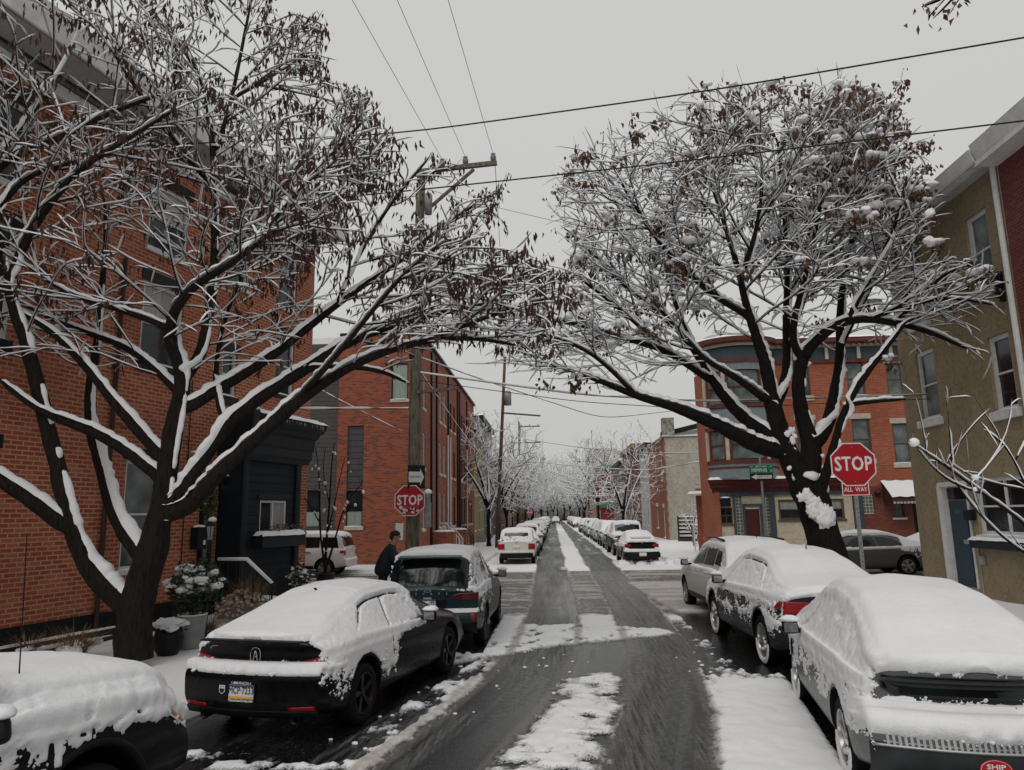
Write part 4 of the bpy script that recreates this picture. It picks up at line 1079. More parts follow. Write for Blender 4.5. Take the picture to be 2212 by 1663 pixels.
# ---- cross street, right: grey saloon, and a snowed-in car behind it
loc = (13.3, 27.3, 0); rz = R(90)
def clr(V, n): return 1.1 * (n[:, 2] < .45) * (V[:, 1] > 1.2) - .3 * (V[:, 1] < 1.1) + 2 * seg_in(V[:, 2], .99, 1.38, .03) * (np.abs(V[:, 0]) > .5) * (V[:, 1] > 1.1)
gs, gb = build_car('parked_car', 'grey saloon parked sideways behind the tree, tail lightly dusted', SALOON, P_GREY, loc, rz, (1.02, 3.87), .33, .39, 'five', RIMS,
    dict(T=.08, thr=.30, side=-.05, lumps=.5, fine=.9, seed=8, clear=clr, ny=110, nt=14), windows=near_window_set('saloon'))
for sd in (-1, 1): patch(gb, 'tail_light', REDLENS, gs, (.02, .02), (.22, .18), .53, .60, sd, .015); cap_patch(gb, 'tail_light', REDLENS, gs, sorted([(sd * .5, .95, .85), (sd * .86, .95, .84)]))
loc = (17.2, 29.15, 0); rz = R(90)
bs, bb = build_car('parked_car', 'dark car with white snowed over windscreen, left of the tan house', HATCH, P_BLACK, loc, rz, (.92, 3.60), .33, .385, 'five', RIMS,
    dict(T=.10, thr=.2, side=.15, lumps=.4, fine=.5, seed=9, ny=100, nt=12, zmin=.75), windows=near_window_set('hatch'), mirrors=(2.72, 1.0))
# ------------------------------------------------------------------ buildings
class Wall:
    """upright wall from p0 to p1 in plan (p0 on the left seen from outside); local x = along, y = into the house, z = up"""
    def __init__(s, root, p0, p1, z0, z1, mat, openings=(), depth=.13, name='wall', u0=0):
        s.root = root; base = Vector(root.location); p0 = Vector((p0[0], p0[1], 0)); p1 = Vector((p1[0], p1[1], 0))
        d = p1 - p0; s.w = d.length; s.loc = p0 - Vector((base.x, base.y, 0)); s.rot = (0, 0, math.atan2(d.y, d.x)); s.depth = depth
        us = sorted({0, s.w, *[o[0] for o in openings], *[o[1] for o in openings]}); vs = sorted({z0, z1, *[o[2] for o in openings], *[o[3] for o in openings]})
        us = [u for u in us if 0 <= u <= s.w]; vs = [v for v in vs if z0 <= v <= z1]
        V = []; F = []; UV = []
        def quad(a, b, c, d_, uv):
            i = len(V); V.extend((a, b, c, d_)); UV.extend(uv); F.append((i, i + 1, i + 2, i + 3))
        for a, b in zip(us[:-1], us[1:]):
            for c, e in zip(vs[:-1], vs[1:]):
                m = ((a + b) / 2, (c + e) / 2)
                if any(o[0] < m[0] < o[1] and o[2] < m[1] < o[3] for o in openings): continue
                quad((a, 0, c), (b, 0, c), (b, 0, e), (a, 0, e), [(a + u0, c), (b + u0, c), (b + u0, e), (a + u0, e)])
        for o in openings:
            a, b, c, e = o[:4]; dp = depth
            quad((a, 0, c), (a, 0, e), (a, dp, e), (a, dp, c), [(a, c), (a, e), (a - dp, e), (a - dp, c)])
            quad((b, 0, e), (b, 0, c), (b, dp, c), (b, dp, e), [(b, e), (b, c), (b + dp, c), (b + dp, e)])
            quad((a, 0, e), (b, 0, e), (b, dp, e), (a, dp, e), [(a, e), (b, e), (b, e + dp), (a, e + dp)])
            quad((b, 0, c), (a, 0, c), (a, dp, c), (b, dp, c), [(b, c), (a, c), (a, c - dp), (b, c - dp)])
        me = mesh_from(name, V, F, UV)
        s.o = link(name, me, mat, root, s.loc, s.rot)
    def part(s, mb, name, mat, **k): return mb.build(name, mat, s.root, loc=s.loc, rot=s.rot, **k)

PANE = m_glass('window_pane', (.016, .020, .024), .08)
PANEL = m_glass('pale_window_pane', (.11, .13, .125), .12)
CURT = simple('curtain', (.30, .37, .32), .8, var=.2, scale=25)
def m_curtain(name, col):
    m, nt, b = new_mat(name); v = coords(nt, 'Object', (22, 22, 1.2)); f = noise(nt, v, 1.5, 2)
    L(nt, ramp(nt, f, [(.3, tuple(c * .6 for c in col)), (.7, col)]), b.inputs['Base Color']); b.inputs['Roughness'].default_value = .5
    b.inputs['Coat Weight'].default_value = .6; b.inputs['Coat Roughness'].default_value = .05
    return m
CURT = m_curtain('curtain_behind_glass', (.30, .38, .32)); CURTW = m_curtain('net_curtain_behind_glass', (.34, .34, .32))
TRIMW = simple('white_trim', (.62, .62, .60), .55, var=.12, scale=5); TRIMD = simple('dark_trim', (.007, .009, .012), .5, var=.3)
STONE = simple('pale_stone', (.48, .44, .36), .8, var=.15, bmp=.3)
CONCG = simple('grey_concrete', (.25, .25, .25), .8, var=.2, bmp=.3)

def window(W, u0, u1, v0, v1, frame=TRIMW, pane=PANE, fw=.055, sill=TRIMW, lintel=None, snow=True, rail=True, mull=0, lower=None, sillh=.09, sillw=.06, sproj=.06, lintelh=.16, rows=0, depth=None, pupper=None):
    dp = depth or W.depth; mb = MB(); y = dp - .045
    w, h = u1 - u0, v1 - v0; cx, cz = (u0 + u1) / 2, (v0 + v1) / 2; e = .002
    for (c, d) in (((u0 + fw / 2 + e, y, cz), (fw, .07, h - 2 * e)), ((u1 - fw / 2 - e, y, cz), (fw, .07, h - 2 * e)), ((cx, y, v1 - fw / 2 - e), (w - 2 * fw - 2 * e, .07, fw)), ((cx, y, v0 + fw / 2 + e), (w - 2 * fw - 2 * e, .07, fw))):
        mb.box(c, d)
    if rail: mb.box((cx, y + .004, cz), (w - 2 * fw - 2 * e, .05, .045))
    for k in range(mull): mb.box((u0 + w * (k + 1) / (mull + 1), y - .003, cz), (.045, .06, h - 2 * fw))
    for k in range(rows): mb.box((cx, y + .006, v0 + h * (k + 1) / (rows + 1)), (w - 2 * fw, .04, .03))
    f = W.part(mb, 'window', frame, bevel=.006, seg=1)
    if not f.get('n'): pass
    mb = MB(); mb.box((cx, y + .03, cz), (w - fw, .01, h - fw)); p = mb.build('pane', pane, f)
    if lower is not None:
        mat, frac = lower; hh = (h - 2 * fw) * frac
        mb = MB(); n = 14
        for k in range(n):
            xa = u0 + fw + (w - 2 * fw) * k / n; xb = u0 + fw + (w - 2 * fw) * (k + 1) / n; t = v0 + fw + hh + .02 * (k % 2)
            mb.quad((xa, y + .022, v0 + fw), (xb, y + .022, v0 + fw), (xb, y + .022, t), (xa, y + .022, t))
        mb.build('curtain', mat, f)
    if pupper is not None:
        mb = MB(); mb.box((cx, y + .024, v0 + h * .75), (w - 2 * fw, .004, h * .46)); mb.build('blind', pupper, f)
    if sill is not None:
        mb = MB(); mb.box((cx, dp / 2 - sproj / 2 - .02, v0 - sillh / 2 + .004), (w + 2 * sillw, dp + sproj - .04, sillh)); sl = mb.build('sill', sill, f, bevel=.008, seg=1)
        if snow:
            mb = MB(); mb.blob((cx, dp / 2 - sproj / 2 - .03, v0 + .008), ((w + 2 * sillw) * .50, (dp + sproj) * .42, .035), int(u0 * 7 + v0 * 3) % 50, .12, 8, .7); mb.build('snow', SNOW, f, smooth=True)
    if lintel is not None:
        mb = MB(); mb.box((cx, -.012, v1 + lintelh / 2 + .002), (w + .16, .03, lintelh)); mb.build('lintel', lintel, f, bevel=.006, seg=1)
    return f

def snow_strip(W, u0, u1, y0, y1, z, h, name='snow', seed=0, parent=None, n=None, lip=.03):
    """lumpy bank of snow lying on a ledge (wall-local)"""
    n = n or max(6, int((u1 - u0) / .10)); mb = MB(); m = 7
    us = np.linspace(u0, u1, n); t = np.linspace(0, 1, m)
    U, T = np.meshgrid(us, t, indexing='ij'); q = np.stack([U.ravel(), T.ravel() * (y1 - y0), 0 * U.ravel() + seed], 1)
    nz = fbm(q * [3.5, 3, 1], 3, seed).reshape(U.shape)
    arch = np.sin(np.pi * np.clip(T * .8 + .12, 0, 1)) ** .5; ends = np.clip(np.minimum(U - u0, u1 - U) / .08, 0, 1) ** .5
    Z = z - .004 + h * arch * ends * (.55 + .9 * nz); Y = y0 - lip * (1 - T) * (nz + .2) + T * (y1 - y0)
    Z = np.where(T == 0, z - .01 - .03 * nz, Z); Z = np.where(T == 1, z - .004, Z)
    V = np.stack([U.ravel(), Y.ravel(), Z.ravel()], 1); i = np.arange(n * m).reshape(n, m)
    F = np.stack([i[:-1, :-1].ravel(), i[1:, :-1].ravel(), i[1:, 1:].ravel(), i[:-1, 1:].ravel()], 1)
    return link(name, mesh_from(name, V, F, None, True), SNOW, parent or W.root, None if parent else W.loc, None if parent else W.rot)

def flat_roof(root, pts, z, mat=None, name='roof'):
    mb = MB(); b = root.location; mb.prism([(x - b.x, y - b.y) for x, y in pts], z - .3, z); return mb.build(name, mat or SNOW, root)

# ================================================================== red brick house on the left (facade turned with the near block)
B_RED = m_brick('red_brick', (.42, .103, .052), (.30, .062, .036), (.45, .145, .078), (.50, .35, .23), .225, .083, .012, .1, soot=.55)
BAND = simple('dark_base_paint', (.005, .007, .009), .6, var=.3)
ang = R(13.5); hd = np.array((math.sin(ang), math.cos(ang))); hn = np.array((hd[1], -hd[0])); hp = np.array((-9.22, 11.93))
def HP(s, off=0): return tuple(hp + hd * s + hn * off)
house = thing('brick_house', 'tall red brick house with white eaves and dark base behind the big left tree', 'house', (*HP(0), 0))
S0 = -14.
ops = [(-1.5, -.42, 5.42, 7.45), (2.45, 3.66, 5.65, 7.45), (5.05, 5.62, 5.32, 6.45), (2.35, 3.40, 1.35, 3.57), (4.64, 5.16, .62, 3.16),
       (-1.5, -.42, 8.2, 9.75), (2.45, 3.66, 8.2, 9.75), (5.0, 5.9, 8.2, 9.75), (-1.5, -.4, 1.35, 3.57), (-5.5, -4.4, 1.35, 3.57), (-5.5, -4.4, 5.42, 7.45), (7.2, 8.1, 5.7, 7.4), (7.2, 8.1, 8.2, 9.75)]
ops = [(a - S0, b - S0, c, d) for a, b, c, d in ops]
WA = Wall(house, HP(S0), HP(9.0), .60, 10.3, B_RED, ops)
for i, o in enumerate(ops):
    if i == 4: continue
    window(WA, *o, frame=TRIMW, sill=TRIMD if i in (0, 1, 2, 11) else TRIMW, lintel=TRIMD, lintelh=.24, sillh=.20 if i in (0, 1, 2) else .09, fw=.075, pane=PANEL if i == 3 else PANE, pupper=CURTW if i in (1, 6) else None)
mb = MB(); mb.box((11.5, .02, .29), (23, .10, .62)); WA.part(mb, 'base', BAND)
# side and back walls, roof
Wall(house, HP(9.0), HP(9.0, -9), 0, 10.3, B_RED)
# eaves: white frieze, dark band, wide soffit and fascia
mb = MB(); mb.box((11.5, -.03, 10.50), (23.1, .10, .44)); WA.part(mb, 'frieze', TRIMW)
mb = MB(); mb.box((11.5, -.055, 10.62), (23.1, .05, .20)); WA.part(mb, 'dark_band', TRIMD)
mb = MB(); mb.box((11.5, -.40, 10.78), (23.4, .90, .14)); WA.part(mb, 'soffit', simple('grey_soffit', (.40, .40, .39), .7, var=.1))
mb = MB(); mb.box((11.5, -.86, 11.02), (23.5, .10, .62)); WA.part(mb, 'fascia', TRIMW, bevel=.02)
for k in range(24): 
    pass
mb = MB(); mb.box((11.5, 4, 11.2), (23.2, 9, .5)); WA.part(mb, 'roof', SNOW)
# rain pipe, cables
mb = MB(); mb.tube([(1.86 - S0, -.06, 7.7), (1.86 - S0, -.06, .35)], .045, 8)
for z in (7.2, 5.4, 3.6, 1.8): mb.box((1.86 - S0, -.03, z), (.14, .06, .04))
WA.part(mb, 'rain_pipe', simple('brown_pipe', (.055, .028, .022), .5, var=.2), smooth=False)
mb = MB(); mb.tube([(4.05 - S0, -.03, 5.5), (4.04 - S0, -.03, .7)], .012, 5); mb.tube([(2.0 - S0, -.03, 4.25), (3.2 - S0, -.04, 4.05), (4.05 - S0, -.03, 4.1)], .010, 5); WA.part(mb, 'cable', TRIMD)
# door in a dark recess with pale green leaf
o4 = ops[4]
mb = MB(); mb.box((4.90 - S0, .10, 1.86), (.50, .05, 2.44)); dr = WA.part(mb, 'door', simple('pale_green_paint', (.17, .24, .19), .5, var=.12), bevel=.005)
mb = MB(); mb.box((4.74 - S0, .06, 1.75), (.05, .04, .12)); mb.build('handle', CHROME, dr, bevel=.01)
mb = MB()
mb.box((4.60 - S0, -.03, 1.9), (.08, .12, 2.6)); mb.box((5.42 - S0, .005, 1.88), (.50, .05, 2.55)); mb.box((5.1 - S0, -.09, 3.26), (1.3, .30, .22)); WA.part(mb, 'door_frame', TRIMD, bevel=.01)
snow_strip(WA, 4.55 - S0, 5.7 - S0, -.24, .0, 3.37, .05, seed=3)
mb = MB(); mb.box((5.5 - S0, -.03, 3.82), (.5, .10, .34)); WA.part(mb, 'lintel', TRIMD, bevel=.01)
for k, ch in enumerate('10'): text('house_number', ch, .15, CHROME, house, WA.loc + Vector((*(hd * (3.95 + k * .11)), 3.35)) + Vector((*(hn * .01), 0)), (R(90), 0, math.atan2(hd[1], hd[0])), .004)
mb = MB(); mb.box((4.20 - S0, -.09, 3.72), (.26, .16, .24)); lampb = WA.part(mb, 'wall_lamp', simple('tan_lamp', (.25, .20, .12), .5), bevel=.03); mb = MB(); mb.blob((4.20 - S0, -.10, 3.84), (.15, .10, .05), 3, .2, 7, .6); mb.build('snow', SNOW, lampb, smooth=True)
mb = MB(); mb.box((4.42 - S0, -.14, 1.92), (.30, .20, .50)); mbx = WA.part(mb, 'mailbox', TRIMD, bevel=.012); mb = MB(); mb.blob((4.42 - S0, -.14, 2.17), (.17, .12, .05), 4, .15, 8, .6); mb.build('snow', SNOW, mbx, smooth=True); mb = MB(); mb.box((4.49 - S0, -.243, 1.82), (.07, .005, .10)); mb.build('label_plate', WHITEP, mbx)
# ---- dark timber shop bay standing in front of the brick
SID = m_siding('slate_blue_siding', (.013, .020, .026), .20)
NAVY = simple('slate_blue_paint', (.009, .014, .019), .45, var=.25)
shop = thing('shop_bay', 'dark slate timber bay with moulded cornice and flower box beside the porch door', 'shop bay', (*HP(5.2, .6), 0))
WS = Wall(shop, HP(5.2, .6), HP(7.6, .6), .05, 3.80, SID, [(.78, 1.90, 1.96, 2.78)], .10)
window(WS, .78, 1.90, 1.96, 2.78, frame=TRIMW, sill=None, rail=False, mull=1, pane=PANE)
mb = MB(); mb.box((1.62, .055, 2.37), (.46, .008, .70)); WS.part(mb, 'net_curtain', CURTW)
mb = MB(); mb.box((1.34, -.012, 2.86), (1.36, .05, .12)); WS.part(mb, 'window_head', NAVY, bevel=.01)
Wall(shop, HP(5.2, 0), HP(5.2, .6), .05, 3.80, NAVY); Wall(shop, HP(7.6, .6), HP(7.6, 0), .05, 3.80, SID)
for u in (.12, 2.33): mb = MB(); mb.box((u, -.03, 1.93), (.22, .07, 3.76)); mb.box((u, -.05, 1.93), (.12, .05, 3.7)); WS.part(mb, 'pilaster', NAVY, bevel=.008, seg=1)
mb = MB()
prof = [(.0, 3.74), (-.10, 3.74), (-.12, 3.84), (-.17, 3.90), (-.17, 4.10), (-.20, 4.14), (-.22, 4.42), (-.28, 4.46), (-.32, 4.58), (-.40, 4.64), (-.46, 4.78), (-.48, 4.86), (0.0, 4.86)]
e0, e1 = -.10, 2.62
vs = []; fs = []
for (y, z) in prof: vs += [(e0 + y * .4, y, z), (e1 - y * .9, y, z)]
for k in range(len(prof) - 1): fs.append((2 * k, 2 * k + 1, 2 * k + 3, 2 * k + 2))
fs.append(tuple(range(0, 2 * len(prof), 2))[::-1]); fs.append(tuple(range(1, 2 * len(prof), 2)))
mb.add(vs, fs)
# returns of the cornice back to the wall
mb.box((1.3, .3, 4.3), (2.9, .62, 1.1)); WS.part(mb, 'cornice', NAVY)
mb = MB(); mb.box((-.16, -.26, 4.45), (.26, .46, .95)); WS.part(mb, 'cornice_bracket', NAVY, bevel=.03); mb = MB(); mb.blob((-.16, -.28, 4.92), (.16, .26, .10), 8, .15, 9, .6); WS.part(mb, 'snow', SNOW, smooth=True)
snow_strip(WS, .0, 3.08, -.52, .55, 4.86, .12, seed=5)
# icicles along the gutter
mb = MB(); rng = random.Random(4)
for k in range(34):
    u = rng.uniform(.2, 3.0); l = rng.uniform(.03, .14); mb.tube([(u, -.47, 4.80), (u, -.47, 4.80 - l)], [.008, .001], 5, False)
WS.part(mb, 'icicles', simple('ice', (.55, .58, .6), .1, var=.1))
mb = MB(); mb.box((1.42, -.17, 1.78), (1.85, .30, .30)); mb.box((1.42, -.30, 1.93), (1.95, .06, .05)); fbx = WS.part(mb, 'flower_box', NAVY, bevel=.012)
snow_strip(WS, .45, 2.38, -.34, -.02, 1.93, .11, seed=9, parent=fbx)
DRYB = simple('dry_flowers', (.16, .10, .07), .8, var=.5, scale=30); GREENL = simple('evergreen_leaf', (.028, .045, .022), .6, var=.4, scale=30)
mb = MB(); rng = random.Random(2)
for k in range(70):
    u, y, z = rng.uniform(1.0, 2.3), rng.uniform(-.30, -.05), rng.uniform(1.98, 2.18); mb.blob((u, y, z), (.03, .03, .022), k, .5, 4)
dfl = mb.build('dried_flowers', DRYB, fbx); dfl['kind'] = 'stuff'

# ================================================================== front steps, railing
STEP = thing('front_steps', 'snowy front steps with thin black railing below the porch door', 'steps', (*HP(5.0, .9), 0), ang * -1)
mb = MB(); mb.box((.40, 0, .26), (1.1, 1.2, .52)); mb.box((1.10, 0, .14), (.34, 1.2, .28)); mb.build('step', CONCG, STEP, bevel=.02)
mb = MB()
for (c, d) in (((.35, 0, .54), (.56, .60, .06)), ((1.10, 0, .29), (.17, .60, .05))): mb.blob(c, d, 3, .12, 9, .6)
mb.build('snow', SNOW, STEP, smooth=True)
mb = MB(); rp_ = [(-.2, -.58, 1.42), (.55, -.58, 1.42), (1.22, -.58, .92)]
mb.tube(rp_, .022, 6); 
for i in range(7):
    x = -.15 + i * .22; z = 1.42 if x < .55 else 1.42 - (x - .55) * .746; mb.tube([(x, -.58, z), (x, -.58, .1)], .010, 5)
mb.tube([(1.22, -.58, .92), (1.22, -.58, .1)], .02, 6); mb.build('railing', BLACKM, STEP)
mb = MB(); mb.tube([(p[0], p[1], p[2] + .035) for p in rp_], [.04, .045, .035], 7); mb.build('snow', SNOW, STEP, smooth=True)

# ================================================================== brick corner block across the junction
B_MIX = m_brick('mottled_brick', (.37, .098, .050), (.225, .052, .032), (.12, .058, .048), (.28, .16, .11), .24, .075, .008, 0, soot=.15)
SIDG = m_siding('grey_siding', (.085, .078, .074), .20)
PANG = m_siding('grey_panel', (.075, .075, .076), .28)
YB = 33.3
blk = thing('brick_block', 'three storey mottled brick corner block with grey siding and tall narrow windows', 'building', (-6.2, YB, 0))
o1 = [(-7.55, -6.75, 7.8, 9.56), (-9.62, -8.84, 3.60, 6.6), (-9.62, -8.84, 1.9, 3.56)]
W1_ = Wall(blk, (-10.1, YB), (-6.2, YB), .15, 11.0, B_MIX, [(a + 10.1, b + 10.1, c, d) for a, b, c, d in o1], .10)
window(W1_, 2.55, 3.35, 7.8, 9.56, frame=TRIMD, pane=CURT, sill=STONE, sillh=.14, rail=False, fw=.04)
mb = MB(); mb.box((.87, .10, 5.1), (.78, .04, 3.0)); p_ = W1_.part(mb, 'siding_panel', PANG, uvbox=True)
window(W1_, .48, 1.26, 1.9, 3.56, frame=TRIMD, sill=STONE, sillh=.16, rail=False, fw=.04, lower=(CURT, .40), snow=True)
mb = MB(); mb.box((1.95, -.03, .10), (3.9, .06, .25)); W1_.part(mb, 'base_course', simple('tan_base', (.34, .25, .15), .8))
W2_ = Wall(blk, (-45, YB + .06), (-10.1, YB + .06), .15, 10.6, SIDG, [(45 - 11.9, 45 - 10.85, 1.9, 3.6), (45 - 14.6, 45 - 13.6, 1.9, 3.6)], .08)
for a in (45 - 11.9, 45 - 14.6): window(W2_, a, a + 1.04, 1.9, 3.6, frame=TRIMD, sill=None, rail=False, fw=.04, lower=(CURT, .40))
wy = [34.5, 39.7, 41.2, 43.8, 45.4, 49.2, 50.6, 53.3, 54.8]
o2 = []
for y in wy:
    for (z0, z1) in ((1.7, 3.5), (4.6, 6.3), (7.5, 9.2)): o2.append((y - YB - .38, y - YB + .38, z0, z1))
W3_ = Wall(blk, (-6.2, YB), (-6.2, 57), .15, 11.0, B_MIX, o2, .12)
for o in o2: window(W3_, *o, frame=TRIMW if o[0] < 8 else TRIMD, sill=STONE, sillh=.12, fw=.05, rail=False)
for y, zt in ((36.5, 11), (38.2, 11), (42.5, 10.8), (46.8, 10.8), (47.8, 10.8), (52, 10.8)):
    mb = MB(); mb.box((y - YB, -.05, zt / 2), (.22, .10, zt - .4)); W3_.part(mb, 'downspout', TRIMD)
for y in (42.0, 43.0, 51.5): mb = MB(); mb.tube([(y - YB, -.10, 7.0), (y - YB, -.10, .3)], .05, 6); W3_.part(mb, 'vent_pipe', TRIMW)
mb = MB(); mb.box((11.85, .1, 11.05), (23.7, .5, .14)); W3_.part(mb, 'parapet_cap', TRIMD)
flat_roof(blk, [(-45, YB + .1), (-6.25, YB + .1), (-6.25, 57), (-45, 57)], 10.95)
mb = MB(); mb.box((2.0, .15, 11.05), (4.0, .4, .14)); W1_.part(mb, 'parapet_cap', TRIMD)
# stoops along the brick block
def stoop(name, label, y, n):
    t = thing(name, label, 'stoop', (-6.2, y, 0), 0, None)
    mb = MB(); mb.box((.55, 0, .75), (1.1, .9, 1.5)); mb.build('cheek_wall', B_MIX, t, uvbox=True); mb = MB(); mb.blob((.55, 0, 1.52), (.60, .52, .10), n, .1, 9, .7); mb.build('snow', SNOW, t, smooth=True)
    mb = MB()
    for k in range(5): mb.box((.55 + .15 * k, 1.15 , .95 - .19 * k), (.35, 1.3, .14))
    mb.build('step', CONCG, t, bevel=.01)
    mb = MB()
    for k in range(5): mb.blob((.60 + .15 * k, 1.15, 1.03 - .19 * k), (.17, .6, .045), k, .1, 7, .6)
    mb.build('step_snow', SNOW, t, smooth=True)
    for yy in (.55, 1.78):
        mb = MB(); mb.tube([(.3, yy, 1.95), (.6, yy, 1.95), (1.3, yy, 1.1), (1.3, yy, .15)], .03, 6)
        for k in range(7): mb.tube([(.4 + k * .14, yy, .4), (.4 + k * .14, yy, 1.92 - max(0, k - 1.4) * .17)], .014, 5)
        mb.build('railing', TRIMW if n == 1 else BLACKM, t)
    return t
stoop('stoop', 'nearer of two brick stoops with snow capped wall and white railing beside the corner block', 37.4, 1)
stoop('stoop', 'farther of two brick stoops with snow capped wall and black railing along the corner block', 42.6, 2)

# ================================================================== tan stuccoed house (right foreground)
TAN = m_stucco('tan_stucco', (.31, .245, .155), 4.0, 1.0, .2)
tan = thing('stucco_house', 'tan stucco house with white windows, white eaves and blue door, right foreground', 'house', (10.3, 21.3, 0))
to = [(.93, 1.89, 4.67, 6.58), (4.24, 5.06, 4.45, 6.2), (4.02, 4.88, 7.39, 9.25), (.95, 1.85, 7.39, 9.25), (2.95, 5.15, 1.64, 3.0), (1.45, 2.6, .35, 2.85)]
WT = Wall(tan, (10.3, 21.3), (10.3, 15.8), .0, 10.05, TAN, to, .14)
for i, o in enumerate(to[:4]): window(WT, *o, frame=TRIMW, fw=.10, sill=TRIMW, sillh=.2, sillw=.10, sproj=.12, pane=PANEL if i != 1 else PANE)
window(WT, *to[4], frame=TRIMW, fw=.10, sill=TRIMW, sillh=.08, mull=1)
mb = MB(); mb.box((4.1, -.12, 1.45), (2.5, .22, .22)); bx_ = WT.part(mb, 'planter_box', simple('navy_board', (.012, .018, .028), .5), bevel=.01); snow_strip(WT, 2.86, 5.34, -.24, -.02, 1.56, .05, seed=14, parent=bx_)
DOORB = simple('slate_blue_door', (.030, .055, .075), .45, var=.15)
mb = MB(); mb.box((2.06, .10, 1.42), (.96, .05, 2.14)); mb.box((2.06, .07, .85), (.66, .03, .7)); mb.box((2.06, .07, 1.75), (.66, .03, .7)); dT = WT.part(mb, 'door', DOORB, bevel=.01)
mb = MB(); mb.box((2.06, .085, 2.66), (.96, .03, .30)); mb.build('transom_pane', PANE, dT)
mb = MB(); mb.box((2.30, .045, 1.45), (.30, .03, .10)); mb.build('letter_slot', CHROME, dT, bevel=.008)
for k, ch in enumerate('23'): text('house_number', ch, .16, CHROME, dT, (1.90 + k * .11, .070, 2.20), (R(90), 0, 0), .004)
mb = MB(); mb.box((1.49, .0, 1.62), (.16, .22, 2.54)); mb.box((2.62, .04, 1.62), (.08, .12, 2.54)); mb.box((2.06, .0, 2.90), (1.24, .20, .12)); WT.part(mb, 'door_frame', TRIMW, bevel=.012)
mb = MB(); mb.box((3.0, -.05, 1.05), (.16, .08, .2)); mb.tube([(2.85, -.02, 1.6), (2.85, -.02, .2)], .018, 6); WT.part(mb, 'outlet_box', simple('grey_box', (.3, .3, .3), .5), bevel=.008)
mb = MB(); mb.box((2.80, -.10, 2.12), (.30, .16, .26)); WT.part(mb, 'mailbox', TRIMD, bevel=.02)
# eaves: panelled soffit, boxed gutter, downspout
mb = MB()
mb.box((2.75, -.26, 10.02), (5.7, .56, .06))
for k in range(8): mb.box((.3 + k * .72, -.26, 9.985), (.03, .50, .015))
WT.part(mb, 'soffit', simple('soffit_grey', (.42, .42, .41), .7, var=.12))
mb = MB(); mb.add([(-.1, -.50, 9.98), (5.55, -.50, 9.98), (5.55, -.62, 10.36), (-.1, -.62, 10.36), (-.1, -.30, 9.98), (5.55, -.30, 9.98), (5.55, -.30, 10.38), (-.1, -.30, 10.38)], [(0, 1, 2, 3), (3, 2, 6, 7), (4, 5, 1, 0), (0, 3, 7, 4), (1, 5, 6, 2)]); WT.part(mb, 'gutter', TRIMW, bevel=.02)
snow_strip(WT, -.1, 5.55, -.60, .4, 10.37, .10, seed=15)
mb = MB(); mb.tube([(5.45, -.08, 10.0), (5.45, -.08, .3)], .06, 8); WT.part(mb, 'downspout', TRIMW)
mb = MB(); mb.box((2.75, 4.2, 10.2), (5.5, 8, .3)); WT.part(mb, 'roof', SNOW)
Wall(tan, (18.5, 21.3), (10.3, 21.3), 0, 10.05, TAN)
mb = MB()
for k in range(6): mb.lathe([(.02, -.02), (.07, 0), (.07, .03), (.03, .05)], (5.15, -.16, 6.95 + .09 * k), 10)
mb.box((5.15, -.06, 7.2), (.05, .14, .7)); WT.part(mb, 'insulator_bracket', TRIMD)
# neighbour
B_DK = m_brick('dark_red_brick', (.17, .035, .030), (.14, .028, .026), (.20, .05, .04), (.16, .12, .10), .21, .072, .009)
nb = thing('brick_house', 'dark red brick house beyond the white downspout at the right edge', 'house', (10.3, 15.75, 0))
no = [(1.2, 2.2, 1.4, 3.2), (1.2, 2.2, 5.0, 6.9), (4.0, 5.0, 5.0, 6.9), (1.2, 2.2, 8.0, 9.6)]
WN = Wall(nb, (10.28, 15.75), (10.28, 3), 0, 10.1, B_DK, no)
for o in no: window(WN, *o)
mb = MB(); mb.add([(.05, -.48, 10.05), (12.7, -.48, 10.05), (12.7, -.62, 10.42), (.05, -.62, 10.42), (.05, 0, 10.05), (12.7, 0, 10.05), (12.7, 0, 10.45), (.05, 0, 10.45)], [(0, 1, 2, 3), (3, 2, 6, 7), (4, 5, 1, 0), (0, 3, 7, 4), (1, 5, 6, 2)]); WN.part(mb, 'gutter', TRIMW, bevel=.02)
mb = MB(); mb.box((6.3, -.25, 9.98), (12.6, .5, .12)); WN.part(mb, 'soffit', TRIMW); snow_strip(WN, .05, 12.6, -.60, 1.5, 10.43, .10, seed=16)
mb = MB(); mb.box((6.3, 5, 10.3), (12.6, 9, .4)); WN.part(mb, 'roof', SNOW)

# ================================================================== red corner house with the bay (right, across the junction)
B_ORG = m_brick('orange_brick', (.36, .096, .052), (.295, .072, .040), (.40, .125, .066), (.40, .22, .14), .23, .076, .008, soot=.45)
CREAM = m_stucco('cream_render', (.56, .49, .36), 3, .25, .08)
MAROON = simple('maroon_paint', (.085, .020, .018), .5, var=.2); REDTR = simple('red_brown_trim', (.13, .038, .028), .5, var=.2)
BLUEG = simple('blue_grey_paint', (.050, .070, .084), .5, var=.15); PALEB = simple('pale_blue_metal', (.20, .235, .25), .5, var=.12); BRNF = simple('brown_frame', (.11, .080, .066), .6, var=.15)
cor = thing('corner_house', 'red brick corner house with round bay, blue cornice and cream ground floor', 'house', (7.3, YB, 0))
X0 = 7.3
fo = [(13.68, 14.48, 4.5, 6.35), (13.69, 14.46, 7.44, 9.0), (11.2, 12.0, 4.5, 6.35), (11.2, 12.0, 7.44, 9.0), (15.45, 16.2, 4.3, 6.1), (15.45, 16.2, 7.4, 8.9)]
W4 = Wall(cor, (X0, YB), (17.2, YB), 3.3, 9.0, B_ORG, [(a - X0, b - X0, c, d) for a, b, c, d in fo], .12)
